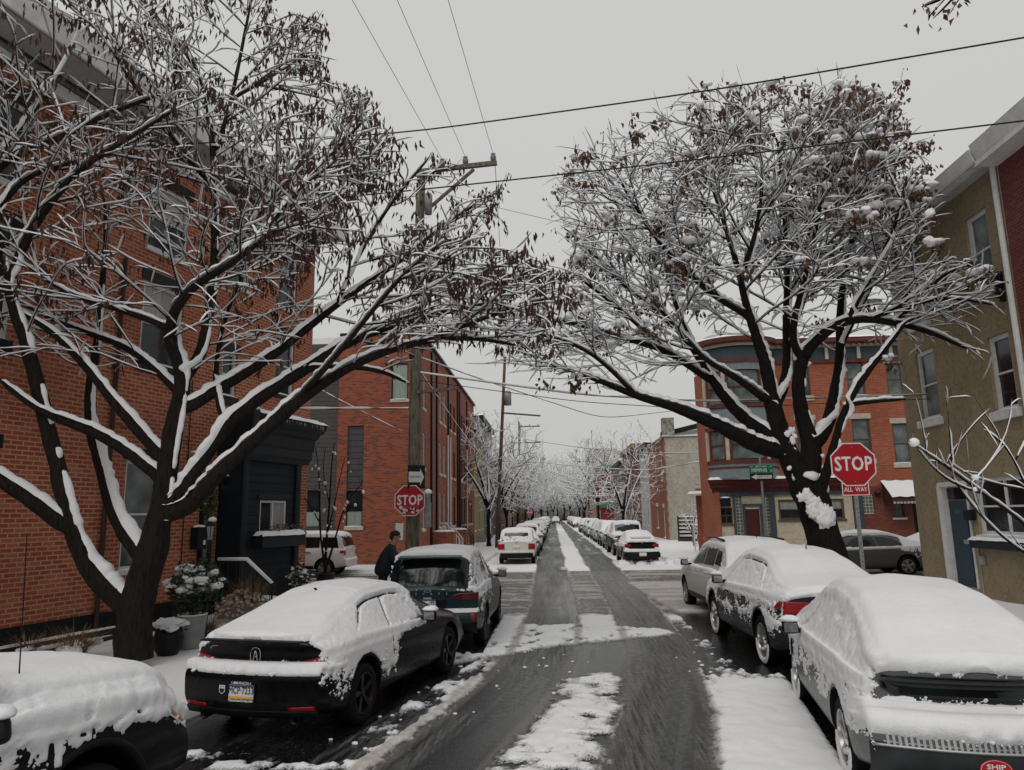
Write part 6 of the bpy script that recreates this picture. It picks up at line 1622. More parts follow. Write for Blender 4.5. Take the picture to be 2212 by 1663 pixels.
def ramify(P, par, pre, poly, rng, lens=(1.9, .85, .42), gaps=(.26, .20, .15), ang=(35, 62), flat=.62, cell=.34, cap=9, ok=None, wig=.05, lift=.10, minr=.0, dens=None):
    """side branches, their branchlets and twigs, kept inside the measured crown outline"""
    P = [np.array(p, float) for p in P]; par = list(par); pre = list(pre); poly = np.array(poly, float); occ = {}
    ch = {}
    for i, p in enumerate(par): ch.setdefault(p, []).append(i)
    centre = np.mean(P, axis=0)
    def free(q, lim):
        k = tuple((q // cell).astype(int)); n_ = occ.get(k, 0)
        if n_ >= lim: return False
        occ[k] = n_ + 1; return True
    def inside(q):
        x, y = proj_px(q)
        return in_poly(np.array([x]), np.array([y]), poly)[0] and (ok is None or ok(q))
    def side(i, d, lev, L_):
        n_ = max(3, int(L_ / (.16 if lev == 0 else .11))); q = P[i]; prev = i; ids = []; step = L_ / n_; bend = rng.normal(0, wig, 3) + np.array((0, 0, lift * rng.uniform(-.3, 1)))
        for k in range(n_):
            d = d + bend * step * 2.2 + rng.normal(0, wig * .9, 3); d /= np.linalg.norm(d); q = q + d * step
            if not inside(q) or not free(q, cap + 3 * (2 - lev)): break
            P.append(q); par.append(prev); pre.append(0); prev = len(P) - 1; ids.append((prev, d.copy()))
        if lev < 2: sprout(ids, lev + 1, .0)
    def sprout(ids, lev, frac):
        acc = rng.uniform(0, gaps[lev]); sgn = 1 if rng.random() < .5 else -1
        for j, (i, d) in enumerate(ids):
            if j == 0 or j < frac * len(ids): continue
            acc += np.linalg.norm(P[i] - P[ids[j - 1][0]])
            if acc < gaps[lev]: continue
            acc = rng.uniform(-.3, .2) * gaps[lev]; sgn = -sgn
            if dens is not None and rng.random() > dens(*proj_px(P[i])): continue
            a = math.radians(rng.uniform(*ang)); s_ = np.cross(d, (0, 0, 1.0)); s_ = s_ / (np.linalg.norm(s_) + 1e-6); u_ = np.cross(s_, d); ph = rng.normal(0, .75) + (0 if sgn > 0 else math.pi)
            o = s_ * math.cos(ph) + u_ * math.sin(ph); v = d * math.cos(a) + o * math.sin(a); v[2] *= flat; v += .12 * (P[i] - centre) / (np.linalg.norm(P[i] - centre) + 1e-6); v /= np.linalg.norm(v)
            f = j / max(1, len(ids)); side(i, v, lev, lens[lev] * rng.uniform(.55, 1.15) * (1 - .35 * f))
    # limbs in random order, so that no part of the crown is favoured
    limb_ids = []; seen = set()
    for i in range(len(par)):
        if i in seen or pre[i] <= 0: continue
        chain = [i]; seen.add(i); j = i
        while j + 1 < len(par) and par[j + 1] == j and pre[j + 1] > 0 and (j + 1) not in seen: j += 1; seen.add(j); chain.append(j)
        if len(chain) > 2: limb_ids.append(chain)
    n0 = len(P)
    for chain in limb_ids:
        ids = []
        for a_, i in enumerate(chain):
            b_ = P[chain[min(a_ + 1, len(chain) - 1)]] - P[chain[max(a_ - 1, 0)]]; ids.append((i, b_ / (np.linalg.norm(b_) + 1e-9)))
        ids = [(i, d) for (i, d) in ids if pre[i] < .125]
        sprout(ids, 0, .0)
        if ids: sprout(ids[len(ids) // 2:], 1, 0)
    return np.array(P), np.array(par), np.array(pre, float)

def proj_px(w):
    w = np.asarray(w, float) - np.array((0, 0, CAMH)); cy, sy = math.cos(YAW), math.sin(YAW)
    xx = w[0] * cy + w[1] * sy; fy = -w[0] * sy + w[1] * cy; d = fy * math.cos(PITCH) + w[2] * math.sin(PITCH)
    yl = (-fy * math.sin(PITCH) + w[2] * math.cos(PITCH)) / d; xl = xx / d; c, s = math.cos(ROLL), math.sin(ROLL)
    return IW / 2 + (c * xl - s * yl) * FPX, IH / 2 - (s * xl + c * yl) * FPX

def limb_nodes(limbs, step=.16, dfac=1.0):
    """limbs: (parent limb or None, [(px, py, depth, radius_px)]) -> nodes in world"""
    P = []; par = []; pre = []; allp = []
    for (pl, pts) in limbs:
        W_ = np.array([at(p[0], p[1], p[2]) for p in pts]); rr = np.array([p[3] * p[2] / FPX for p in pts])
        s = np.r_[0, np.cumsum(np.linalg.norm(np.diff(W_, axis=0), axis=1))]; n = max(2, int(s[-1] / step))
        u = np.linspace(0, s[-1], n); Q = np.stack([np.interp(u, s, W_[:, k]) for k in range(3)], 1)
        for _ in range(6): Q[1:-1] = .25 * Q[:-2] + .5 * Q[1:-1] + .25 * Q[2:]
        Rr = np.interp(u, s, rr); n0 = len(P)
        if pl is None: prev = -1
        else:
            ids = allp[pl]; Pn = np.array([P[i] for i in ids]); prev = ids[int(np.linalg.norm(Pn - Q[0], axis=1).argmin())]
        ids = []
        for i in range(n):
            if pl is not None and i == 0 and np.linalg.norm(P[prev] - Q[0]) < .05: ids.append(prev); continue
            P.append(Q[i]); par.append(prev); pre.append(Rr[i]); prev = len(P) - 1; ids.append(prev)
        allp.append(ids)
    return P, par, pre

def in_poly(x, y, poly):
    c = np.zeros(len(x), bool); n = len(poly); j = n - 1
    for i in range(n):
        xi, yi = poly[i]; xj, yj = poly[j]
        c ^= ((yi > y) != (yj > y)) & (x < (xj - xi) * (y - yi) / (yj - yi + 1e-12) + xi); j = i
    return c

def cloud(poly, n, yc, yr, rng, dens=None):
    poly = np.array(poly, float); lo, hi = poly.min(0), poly.max(0); out = []
    while len(out) < n:
        x, y = rng.uniform(lo[0], hi[0], 2000), rng.uniform(lo[1], hi[1], 2000); k = in_poly(x, y, poly)
        if dens is not None: k &= rng.random(2000) < dens(x, y)
        for a, b in zip(x[k], y[k]): out.append(at(a, b, yc + yr * rng.uniform(-1, 1) * math.sqrt(rng.random())))
    return np.array(out[:n])

def leaves(root, pts, rng, ln, wd, mat, n_each=(3, 7), spread=.06, hang=.25, name='leaves', fold=.35):
    V = []; F = []; n = 0
    for p in pts:
        for _ in range(rng.integers(*n_each)):
            o = p + rng.normal(0, spread, 3) * np.array((1, 1, .6)); l = rng.uniform(*ln); w = rng.uniform(*wd)
            d = np.array((rng.normal(0, hang), rng.normal(0, hang), -1)); d /= np.linalg.norm(d)
            s = np.cross(d, rng.normal(0, 1, 3)); s /= np.linalg.norm(s) + 1e-9; nn = np.cross(d, s); c = nn * w * fold; b = nn * rng.normal(0, .18) * l
            V += [o, o + d * l * .4 + s * w * .5 + c, o + d * l * .45 - s * w * .5 + c, o + d * l * .42 + b * .3, o + d * l + b]
            F += [(n, n + 1, n + 3), (n, n + 3, n + 2), (n + 1, n + 4, n + 3), (n + 3, n + 4, n + 2)]; n += 5
    return link(name, mesh_from(name, np.array(V), np.array(F), None, False), mat, root)

# ================================================================== big tree on the left pavement
rngL = np.random.default_rng(11)
T0 = 11.0
LL_ = [
 (None, [(286, 1425, T0, 40), (285, 1385, T0, 37), (289, 1330, T0, 35), (303, 1262, T0, 34), (328, 1195, T0, 33), (346, 1120, T0, 26), (357, 1040, T0, 23), (366, 970, T0, 21), (384, 885, T0, 19), (397, 815, T0, 16)]),
 (0, [(397, 815, T0, 14), (372, 752, 10.8, 13), (352, 704, 10.6, 12), (394, 643, 10.3, 10), (429, 603, 10.1, 9), (479, 586, 9.9, 8), (523, 552, 9.7, 6), (590, 500, 9.5, 4)]),
 (0, [(397, 815, T0, 14), (434, 790, 11.1, 13), (448, 700, 11.2, 12), (462, 600, 11.3, 10), (466, 480, 11.3, 9), (461, 330, 11.4, 7), (444, 183, 11.5, 6), (400, 110, 11.5, 5), (335, 35, 11.6, 4), (285, -40, 11.7, 3)]),
 (2, [(466, 330, 11.4, 6), (500, 215, 11.6, 5), (525, 90, 11.8, 4), (548, -30, 12.0, 3)]),
 (0, [(379, 1095, T0, 17), (399, 1042, 10.9, 16), (449, 977, 10.9, 15), (484, 917, 11.0, 14), (528, 882, 11.1, 13), (598, 837, 11.3, 12), (663, 797, 11.4, 11), (748, 740, 11.6, 9), (850, 700, 11.8, 7), (960, 675, 12.0, 5), (1060, 655, 12.2, 3)]),
 (0, [(405, 1105, T0, 18), (439, 1052, 10.8, 16), (499, 997, 10.7, 15), (563, 942, 10.6, 14), (623, 882, 10.5, 13), (698, 827, 10.4, 11), (774, 780, 10.4, 9), (840, 755, 10.4, 8), (930, 732, 10.4, 6), (1030, 728, 10.4, 4), (1110, 745, 10.5, 3)]),
 (0, [(398, 888, T0, 13), (449, 852, 11.2, 12), (499, 827, 11.4, 11), (563, 787, 11.6, 10), (613, 752, 11.7, 9), (663, 708, 11.9, 8), (723, 663, 12.1, 7), (774, 623, 12.3, 6), (860, 570, 12.5, 5), (940, 500, 12.8, 4), (1010, 452, 13.0, 3), (1085, 405, 13.2, 2)]),
 (0, [(286, 1322, T0, 26), (262, 1296, T0, 25), (214, 1261, 10.9, 24), (175, 1196, 10.8, 22), (150, 1126, 10.7, 20), (135, 1052, 10.6, 18), (115, 967, 10.5, 17), (90, 877, 10.4, 16), (70, 777, 10.3, 15), (45, 703, 10.2, 14), (20, 640, 10.1, 12), (10, 560, 10.0, 9), (-10, 480, 9.9, 8), (-40, 380, 9.8, 6), (-60, 250, 9.7, 4)]),
 (7, [(150, 1146, 10.7, 17), (75, 1085, 10.4, 16), (0, 1032, 10.2, 14), (-70, 1000, 10.0, 12), (-150, 930, 9.8, 8)]),
 (0, [(318, 1215, T0, 19), (249, 1120, 11.4, 17), (220, 1002, 11.7, 15), (195, 922, 11.9, 13), (192, 832, 12.0, 11), (204, 792, 12.1, 9), (214, 718, 12.1, 8), (219, 628, 12.2, 7), (230, 520, 12.2, 5), (225, 420, 12.2, 3)]),
 (0, [(352, 1040, T0, 12), (279, 977, 10.8, 11), (200, 927, 10.6, 10), (125, 907, 10.4, 9), (75, 893, 10.2, 6), (0, 820, 10.0, 5)]),
 (0, [(358, 1000, T0, 12), (299, 932, 10.8, 11), (249, 877, 10.6, 10), (200, 807, 10.5, 9), (150, 752, 10.4, 7), (100, 703, 10.3, 6), (30, 668, 10.2, 4)]),
 (0, [(388, 850, T0, 9), (324, 787, 11.2, 8), (274, 747, 11.3, 7), (200, 725, 11.4, 6), (100, 685, 11.5, 4), (20, 640, 11.6, 2)]),
 (1, [(352, 704, 10.6, 7), (279, 673, 10.4, 6), (200, 655, 10.3, 5), (125, 628, 10.2, 4), (40, 560, 10.1, 2)]),
 (7, [(20, 610, 10.1, 11), (44, 541, 10.0, 10), (91, 457, 9.9, 9), (146, 388, 9.8, 8), (205, 340, 9.7, 6), (278, 300, 9.6, 5), (370, 240, 9.6, 3)]),
 (7, [(-30, 400, 9.8, 8), (0, 342, 9.8, 8), (128, 303, 9.9, 7), (205, 256, 10.0, 6), (263, 234, 10.0, 5), (358, 200, 10.1, 3)]),
 (7, [(-10, 470, 9.9, 7), (40, 380, 9.9, 6), (110, 362, 10.0, 5), (175, 347, 10.0, 4), (260, 330, 10.1, 2)]),
 (4, [(484, 917, 11.0, 8), (470, 862, 11.2, 7), (461, 802, 11.4, 6), (480, 700, 11.6, 5), (520, 600, 11.8, 4), (560, 480, 12.0, 3)]),
 (5, [(623, 882, 10.5, 7), (700, 800, 10.2, 6), (790, 690, 10.0, 5), (870, 590, 9.9, 4), (960, 520, 9.8, 3)]),
 (1, [(523, 552, 9.7, 6), (610, 450, 9.9, 5), (700, 350, 10.1, 4), (790, 255, 10.3, 2.5)]),
 (2, [(462, 600, 11.3, 7), (540, 480, 11.6, 6), (620, 380, 11.9, 5), (700, 300, 12.2, 3), (740, 200, 12.4, 2)]),
 (3, [(500, 215, 11.6, 4), (580, 170, 11.8, 3), (660, 120, 12, 2)]),
 (6, [(723, 663, 12.1, 5), (780, 540, 12.0, 4), (850, 430, 11.9, 3), (920, 350, 11.8, 2)]),
 (2, [(466, 420, 11.3, 6), (400, 330, 10.8, 5), (330, 250, 10.4, 4), (260, 140, 10.1, 3), (200, 40, 10, 2)]),
 (7, [(-40, 380, 9.8, 6), (60, 250, 9.9, 5), (130, 150, 10, 4), (180, 40, 10.1, 3)]),
 (4, [(850, 700, 11.8, 5), (950, 620, 11.6, 4), (1050, 580, 11.4, 3), (1150, 560, 11.2, 2)]),
 (5, [(930, 732, 10.4, 5), (1040, 690, 10.2, 4), (1140, 650, 10.0, 3), (1210, 640, 9.9, 2)]),
 (4, [(663, 797, 11.4, 6), (760, 790, 11.3, 5), (840, 800, 11.3, 4), (885, 830, 11.3, 2.5)]),
]
polyL = [(-160, -160), (560, -160), (600, 10), (715, 60), (690, 120), (730, 180), (800, 185), (815, 260), (860, 300), (930, 330), (1010, 335), (1000, 400), (1085, 405), (1060, 470), (1050, 530), (1130, 540), (1210, 590), (1225, 650), (1190, 720), (1120, 745), (1000, 745), (900, 770), (890, 840), (830, 810), (700, 760), (600, 790), (480, 800), (330, 810), (150, 790), (-160, 820)]
def densL(x, y): return np.where(y > 690, .5, 1.0)
P, par, pre = limb_nodes(LL_)
treeL = thing('street_tree', 'big snow covered tree with hanging brown seed pods before the red brick house', 'tree', tuple(at(286, 1425, T0) * [1, 1, 0]))
P, par, pre = ramify(P, par, pre, polyL, rngL, lens=(2.3, 1.0, .45), gaps=(.19, .17, .15), cell=.34, cap=12, dens=lambda x, y: (.74 if x < 420 else .95) if y < 430 else (.62 if y > 640 and x < 760 else .85), ok=lambda q: q[0] > -8.75 + .24 * (q[1] - 11.93))
_, snL, tipsL, rL, chL = tree_mesh(treeL, P, par, pre, rngL, snow=1.3, snow_w=1.5, plaster=.25, twigp=.05, barkmat=BARKL, twig=(.2, .55))
bL = np.array(treeL.location)
# seed pods hang in bunches, thick in the outer crown
pts = []
def pod_density(p):
    x, y = p
    d = .34 + .9 * sstep(420, 560, x) * sstep(780, 560, y) + .95 * sstep(470, 250, y)
    return min(1, d * (.35 if y > 690 and x < 600 else 1))
for q, v in tipsL:
    if rngL.random() < pod_density(proj_px(q + bL)) * .66: pts.append(q - np.array((0, 0, .03)))
for i in range(len(P)):
    if rL[i] < .012 and rngL.random() < .03 * pod_density(proj_px(P[i])): pts.append(P[i] - bL)
leaves(treeL, pts, rngL, (.09, .20), (.03, .055), LEAFB, (3, 7), .06, .16, 'seed_pods')

# ================================================================== big tree on the right pavement
rngR = np.random.default_rng(5)
R0 = 17.5
RR_ = [
 (None, [(1792, 1240, R0, 42), (1784, 1182, R0, 34), (1771, 1125, R0, 34), (1753, 1074, R0, 33), (1733, 1036, R0, 30), (1708, 1000, R0, 24), (1690, 960, R0, 21), (1677, 910, R0, 19), (1666, 865, R0, 17)]),
 (0, [(1666, 865, R0, 14), (1659, 800, 17.3, 13), (1642, 756, 17.1, 11), (1633, 725, 17.0, 10), (1614, 682, 16.8, 9), (1600, 600, 16.6, 7), (1570, 500, 16.5, 5), (1530, 380, 16.4, 3)]),
 (0, [(1670, 880, R0, 13), (1688, 855, 17.7, 12), (1702, 805, 17.9, 10), (1699, 742, 18.1, 9), (1698, 663, 18.2, 8), (1702, 560, 18.4, 6), (1690, 430, 18.5, 4), (1680, 300, 18.6, 3)]),
 (0, [(1690, 978, R0, 17), (1627, 963, 17.2, 16), (1595, 941, 17.0, 15), (1557, 922, 16.8, 13), (1516, 903, 16.6, 12), (1485, 890, 16.5, 11), (1437, 872, 16.4, 9), (1380, 860, 16.2, 7), (1330, 838, 16.1, 6), (1280, 815, 16.0, 5), (1200, 790, 15.9, 3)]),
 (0, [(1688, 958, R0, 14), (1627, 922, 17.6, 13), (1589, 889, 17.7, 12), (1564, 862, 17.8, 11), (1541, 826, 17.9, 10), (1519, 790, 18.0, 8), (1500, 758, 18.0, 7), (1470, 715, 18.1, 6), (1410, 670, 18.2, 5), (1340, 610, 18.3, 4), (1270, 540, 18.4, 3)]),
 (4, [(1541, 826, 17.9, 8), (1510, 810, 17.7, 7), (1478, 782, 17.6, 6), (1437, 755, 17.5, 6), (1370, 738, 17.3, 5), (1290, 712, 17.2, 4), (1200, 690, 17.1, 3)]),
 (0, [(1668, 872, R0, 9), (1639, 857, 17.2, 8), (1608, 824, 17.0, 7), (1573, 802, 16.9, 6), (1535, 795, 16.8, 5), (1480, 730, 16.6, 4), (1400, 640, 16.5, 3)]),
 (0, [(1740, 1045, R0, 26), (1753, 1004, 17.6, 23), (1759, 962, 17.7, 20), (1741, 932, 17.7, 17), (1728, 897, 17.7, 15), (1721, 853, 17.7, 14), (1724, 790, 17.6, 13), (1728, 768, 17.6, 12), (1742, 752, 17.5, 11), (1769, 730, 17.4, 10), (1794, 704, 17.3, 9), (1832, 685, 17.1, 8), (1880, 688, 17.0, 7), (1935, 698, 16.9, 6), (2010, 715, 16.8, 5), (2090, 755, 16.7, 3)]),
 (7, [(1726, 772, 17.6, 9), (1706, 752, 17.5, 8), (1712, 690, 17.3, 7), (1740, 600, 17.1, 6), (1765, 480, 17.0, 5), (1790, 340, 16.9, 3)]),
 (7, [(1759, 958, 17.7, 16), (1773, 945, 17.8, 15), (1791, 916, 17.9, 14), (1800, 884, 18.0, 13), (1801, 853, 18.0, 12), (1813, 790, 18.2, 10), (1816, 742, 18.3, 9), (1811, 695, 18.4, 8), (1822, 600, 18.5, 7), (1850, 470, 18.7, 5), (1880, 330, 18.8, 3)]),
 (0, [(1762, 1085, R0, 14), (1790, 1008, 17.2, 9), (1803, 947, 17.1, 8), (1826, 872, 17.0, 7), (1864, 815, 16.9, 6), (1911, 758, 16.8, 4), (1960, 690, 16.7, 3)]),
 (10, [(1824, 875, 17.0, 5), (1880, 866, 16.9, 4), (1955, 862, 16.8, 3)]),
 (7, [(1832, 685, 17.1, 6), (1880, 600, 17.0, 5), (1930, 500, 16.9, 4), (1960, 380, 16.8, 3)]),
 (7, [(1880, 688, 17.0, 5), (1980, 650, 16.6, 4), (2070, 640, 16.3, 3), (2150, 660, 16.0, 2)]),
 (1, [(1600, 600, 16.6, 6), (1640, 480, 16.2, 5), (1650, 340, 15.9, 3), (1600, 230, 15.7, 2)]),
 (4, [(1500, 758, 18, 6), (1450, 640, 18.3, 5), (1440, 500, 18.6, 4), (1460, 350, 18.8, 3)]),
 (5, [(1437, 755, 17.5, 5), (1330, 660, 17.8, 4), (1250, 600, 18, 3)]),
 (9, [(1816, 742, 18.3, 7), (1870, 640, 18.8, 5), (1920, 540, 19.1, 4), (1960, 440, 19.3, 3)]),
 (3, [(1380, 860, 16.2, 5), (1280, 760, 15.8, 4), (1180, 720, 15.6, 3), (1100, 720, 15.5, 2)]),
 (7, [(1935, 698, 16.9, 5), (2010, 610, 16.8, 4), (2060, 580, 16.7, 2)]),
 (2, [(1698, 663, 18.2, 7), (1740, 540, 18.6, 5), (1770, 400, 18.8, 4), (1780, 260, 18.9, 2)]),
 (1, [(1614, 682, 16.8, 7), (1540, 640, 16.6, 6), (1450, 560, 16.4, 5), (1370, 450, 16.2, 4), (1320, 350, 16.1, 3)]),
]
polyR = [(1185, 450), (1215, 360), (1300, 290), (1400, 235), (1500, 190), (1640, 172), (1800, 175), (1940, 205), (2000, 265), (1995, 330), (2020, 400), (2010, 500), (2050, 545), (2150, 570), (2195, 640), (2215, 760), (2150, 800), (2040, 745), (1920, 740), (1900, 780), (1780, 760), (1650, 770), (1500, 800), (1350, 850), (1150, 800), (1040, 800), (1050, 720), (1130, 650), (1210, 600), (1240, 540)]
P, par, pre = limb_nodes(RR_, .2)
treeR = thing('street_tree', 'big round crowned tree with clumps of tan leaves capped by snow, behind right stop sign', 'tree', tuple(at(1792, 1240, R0) * [1, 1, 0]))
P, par, pre = ramify(P, par, pre, polyR, rngR, lens=(3.2, 1.45, .62), gaps=(.22, .19, .17), cell=.5, cap=18, flat=.75, dens=lambda x, y: 1.0 if y < 620 else .7, ok=lambda q: q[0] < 9.8, lift=.14)
_, snR, tipsR, rR, chR = tree_mesh(treeR, P, par, pre, rngR, snow=1.6, plaster=.25, twigp=.10, twig=(.3, .7), tip=.0045, twig_up=.1, snow_w=1.7)
bR = np.array(treeR.location)
pts = []; caps = MB()
for q, v in tipsR:
    x, y = proj_px(q + bR); dn = .16 + .55 * sstep(1650, 1900, x) * sstep(620, 300, y) + .25 * sstep(420, 250, y)
    if rngR.random() < dn * .20:
        pts.append(q - np.array((0, 0, .08)))
        if rngR.random() < .75: 
            s_ = rngR.uniform(.06, .15)
            for _k in range(3): caps.blob(tuple(q + np.array((rngR.normal(0, s_ * .6), rngR.normal(0, s_ * .6), .02 + rngR.uniform(-.04, .05)))), (s_ * rngR.uniform(.6, 1.1), s_ * rngR.uniform(.6, 1.1), s_ * rngR.uniform(.45, .8)), len(pts) * 3 + _k, .55, 7, .3, 3.5)
leaves(treeR, pts, rngR, (.10, .20), (.06, .11), LEAFT, (10, 22), .12, .35, 'withered_leaves')
caps.build('snow_cap', SNOWT, treeR, smooth=True)['kind'] = 'stuff'
# snow plastered on the swelling of the trunk and packed into the forks
mb = MB(); rg_ = np.random.default_rng(2)
for (xa, ya, xb, yb, w0, w1, dy, n_) in ((1742, 1066, 1790, 1126, 8, 14, -.37, 34), (1718, 1030, 1704, 930, 5, 7, -.20, 20), (1766, 1060, 1794, 990, 5, 4, -.2, 16)):
    for k in range(n_):
        f = k / (n_ - 1); q = at(xa + (xb - xa) * f + rg_.normal(0, 5 + 5 * f), ya + (yb - ya) * f + rg_.normal(0, 3), R0 + dy) - bR; s_ = (w0 + (w1 - w0) * f) * 17 / FPX * rg_.uniform(.75, 1.2)
        mb.blob(tuple(q), (s_, s_ * .40, s_ * 1.05), k, .7, 9, 0, 3)
mb.build('snow', SNOWT, treeR, smooth=True)['kind'] = 'stuff'
# small clusters everywhere at the tips
pts = [q for q, v in tipsR if rngR.random() < .08]
leaves(treeR, pts, rngR, (.06, .12), (.03, .06), LEAFT, (1, 4), .05, .3, 'withered_leaves')

# ================================================================== street trees farther along
def wild_tree(name, label, loc, h, spread, seed, n=700, trunk_h=2.6, r0=.16, group=None, snow=1.6, tip=.006, lean=0, step=.28, forks=4, squash=.75):
    rng = np.random.default_rng(seed); t = thing(name, label, 'tree', loc, 0, group); b = np.array(loc, float)
    P = []; par = []; pre = []
    for i in range(8): P.append(b + np.array((lean * i / 8, 0, trunk_h * i / 7))); par.append(i - 1); pre.append(r0 * (1.25 if i == 0 else 1 - .03 * i))
    for k in range(forks):
        a = 2 * math.pi * (k + rng.uniform(-.3, .3)) / forks; prev = 7
        for j in range(1, 6):
            f = j / 5; q = P[7] + np.array((math.cos(a) * spread * .42 * f, math.sin(a) * spread * .42 * f, (h - trunk_h) * .5 * f ** .8)); P.append(q); par.append(prev); pre.append(r0 * .62 * (1 - .7 * f)); prev = len(P) - 1
    c = b + np.array((lean, 0, trunk_h + (h - trunk_h) * .52)); u = rng.normal(0, 1, (n * 3, 3)); u /= np.linalg.norm(u, axis=1, keepdims=True); u *= rng.random((n * 3, 1)) ** .42
    A = c + u * np.array((spread, spread, (h - trunk_h) * .56)); lob = fbm(A * .55 + seed, 2, seed); A = A[lob > .40][:n]
    P, par = grow(P, par, A, rng=rng, step=step, infl=2.6, kill=.45, iters=45)
    pre = np.r_[pre, np.zeros(len(P) - len(pre))]
    tree_mesh(t, P, par, pre, rng, snow=snow, twigp=.45, twig=(.3, .8), tip=tip, lowpoly=True, snow_w=2.4)
    return t
GT = 'snowy street trees along the far street'
t1 = wild_tree('street_tree', 'snowy street tree nearest of the left row, beside the second utility pole', (-4.6, 51.5, .1), 9.4, 4.6, 21, 1500, group=GT, step=.24)
t2 = wild_tree('street_tree', 'snowy street tree standing alone in the right row before the white sided house', (5.7, 60, .1), 9.4, 4.5, 22, 1300, trunk_h=2.2, group=GT, forks=5)
def place_tree(src, label, x, y, s, rz):
    c = copy_tree(src); c.location = (x, y, .1); c.rotation_euler = (0, 0, rz); c.scale = (s, s, s); c['label'] = label; return c
for i, (x, y, s, rz, lab) in enumerate(((-4.6, 61, 1.0, 1.9, 'second snowy street tree of the left row'), (-4.5, 70, .95, 3.3, 'third snowy street tree of the left row'), (-4.6, 80, 1.1, 4.6, 'fourth snowy street tree of the left row'), (-4.5, 91, 1.0, .8, 'fifth snowy street tree of the left row, before the far stop sign'),
      (-4.7, 122, 1.15, 2.4, 'snowy street tree just past the far crossing on the left'), (-4.7, 138, 1.1, 5.2, 'snowy street tree deep in the distance on the left'), 
      (6.4, 104, 1.35, .4, 'tall dark trunked snowy tree by the far stop sign on the right'), (6.2, 145, 1.2, 1.2, 'snowy street tree deep in the distance on the right'), (-4.4, 160, 1.3, .3, 'snowy tree near the vanishing point, left'), (6.0, 168, 1.3, 2.9, 'snowy tree near the vanishing point, right'), (-1.5, 196, 1.5, 2.0, 'snowy tree closing the end of the street, left of the tracks'), (4.5, 200, 1.5, 4.0, 'snowy tree closing the end of the street, right of the tracks'), (-14, 198, 1.6, 1.0, 'broad snowy tree far behind the left terrace'), (14, 190, 1.6, 5.0, 'broad snowy tree far behind the right terrace'), (1.2, 215, 1.7, 3.1, 'snowy tree right at the vanishing point'), (-5.2, 178, 1.4, 3.4, 'snowy tree leaning over the far left cars'), (6.6, 184, 1.4, 5.1, 'snowy tree leaning over the far right cars'), (8.5, 208, 1.8, .9, 'large pale tree behind the end of the street, right'), (-8, 212, 1.8, 2.2, 'large pale tree behind the end of the street, left'), (-4.5, 148, 1.2, 1.1, 'snowy street tree between the distant left poles'), (-11, 236, 2.3, .5, 'hazy tree mass at the far left end of the street'), (-4, 244, 2.4, 1.9, 'hazy tree mass behind the vanishing point, left'), (3.5, 240, 2.4, 3.7, 'hazy tree mass behind the vanishing point, centre'), (10, 238, 2.3, 5.5, 'hazy tree mass behind the vanishing point, right'), (17, 246, 2.4, 2.6, 'hazy tree mass at the far right end of the street'), (.0, 190, 1.1, .2, 'low snowy tree standing where the lane ends'))):
    place_tree(t1 if i % 2 == 0 else t2, lab, x, y, s, rz)
# pinkish twiggy shrub-trees in the yard on the right
sh = wild_tree('yard_shrub', 'round twiggy snow dusted shrub against the pale side wall', (9.9, 53, .1), 3.2, 1.5, 31, 420, trunk_h=.5, r0=.06, snow=1.2, tip=.006, step=.16, forks=6)
sh2 = wild_tree('yard_shrub', 'bare snow dusted shrub under the lone tree on the right', (7.2, 70, .1), 4.6, 2.2, 32, 420, trunk_h=.6, r0=.07, snow=1.2, tip=.007, step=.2, forks=6)

# ================================================================== young tree by the shop, and the branches at the right edge
rngS = np.random.default_rng(9)
yt = thing('young_tree', 'small bare multi stemmed tree with dots of snow beside the shop bay', 'tree', tuple(at(700, 1245, 21.0) * [1, 1, 0]))
yl_ = [(None, [(702, 1262, 21, 4), (702, 1225, 21, 3.5), (706, 1150, 21, 2.2), (712, 1080, 21, 1.8), (716, 1000, 21, 1.3), (722, 955, 21, .8)]),
 (0, [(702, 1228, 21, 3), (692, 1160, 20.8, 2), (690, 1080, 20.6, 1.5), (688, 1010, 20.5, 1), (680, 960, 20.4, .7)]),
 (0, [(704, 1228, 21, 3), (722, 1170, 21.2, 2), (738, 1110, 21.4, 1.6), (760, 1065, 21.5, 1.2), (784, 1045, 21.6, .7)]),
 (1, [(690, 1130, 20.7, 1.5), (670, 1090, 20.6, 1.2), (650, 1065, 20.5, .8), (635, 1055, 20.4, .5)]),
 (0, [(708, 1150, 21, 1.8), (722, 1090, 20.9, 1.3), (732, 1040, 20.8, 1), (745, 985, 20.7, .7)]),
 (0, [(712, 1090, 21, 1.3), (700, 1040, 21, 1), (698, 990, 21, .7), (705, 960, 21, .5)]),
 (2, [(738, 1110, 21.4, 1.2), (758, 1100, 21.4, .9), (785, 1075, 21.5, .6)])]
P, par, pre = limb_nodes(yl_, .1)
A = cloud([(640, 1060), (680, 960), (730, 945), (780, 1030), (790, 1080), (740, 1150), (690, 1150)], 160, 21, .8, rngS)
P, par = grow(P, par, A, rng=rngS, step=.12, infl=.9, kill=.25, iters=12); pre = np.r_[pre, np.zeros(len(P) - len(pre))]
_, _, tipsS, _, _ = tree_mesh(yt, P, par, pre, rngS, snow=.0, twigp=.3, twig=(.15, .4), tip=.0035)
mb = MB()
for i, q in enumerate(P):
    if rngS.random() < .13: s_ = rngS.uniform(.02, .05); q = q - np.array(yt.location); mb.blob(tuple(q + np.array((0, 0, .015))), (s_, s_, s_ * 1.2), i, .3, 5)
mb.build('snow', SNOWT, yt, smooth=True)['kind'] = 'stuff'
pot = thing('planter', 'dark tapered planter holding the small bare tree by the shop', 'planter', tuple(at(702, 1262, 21.0) * [1, 1, 0]))
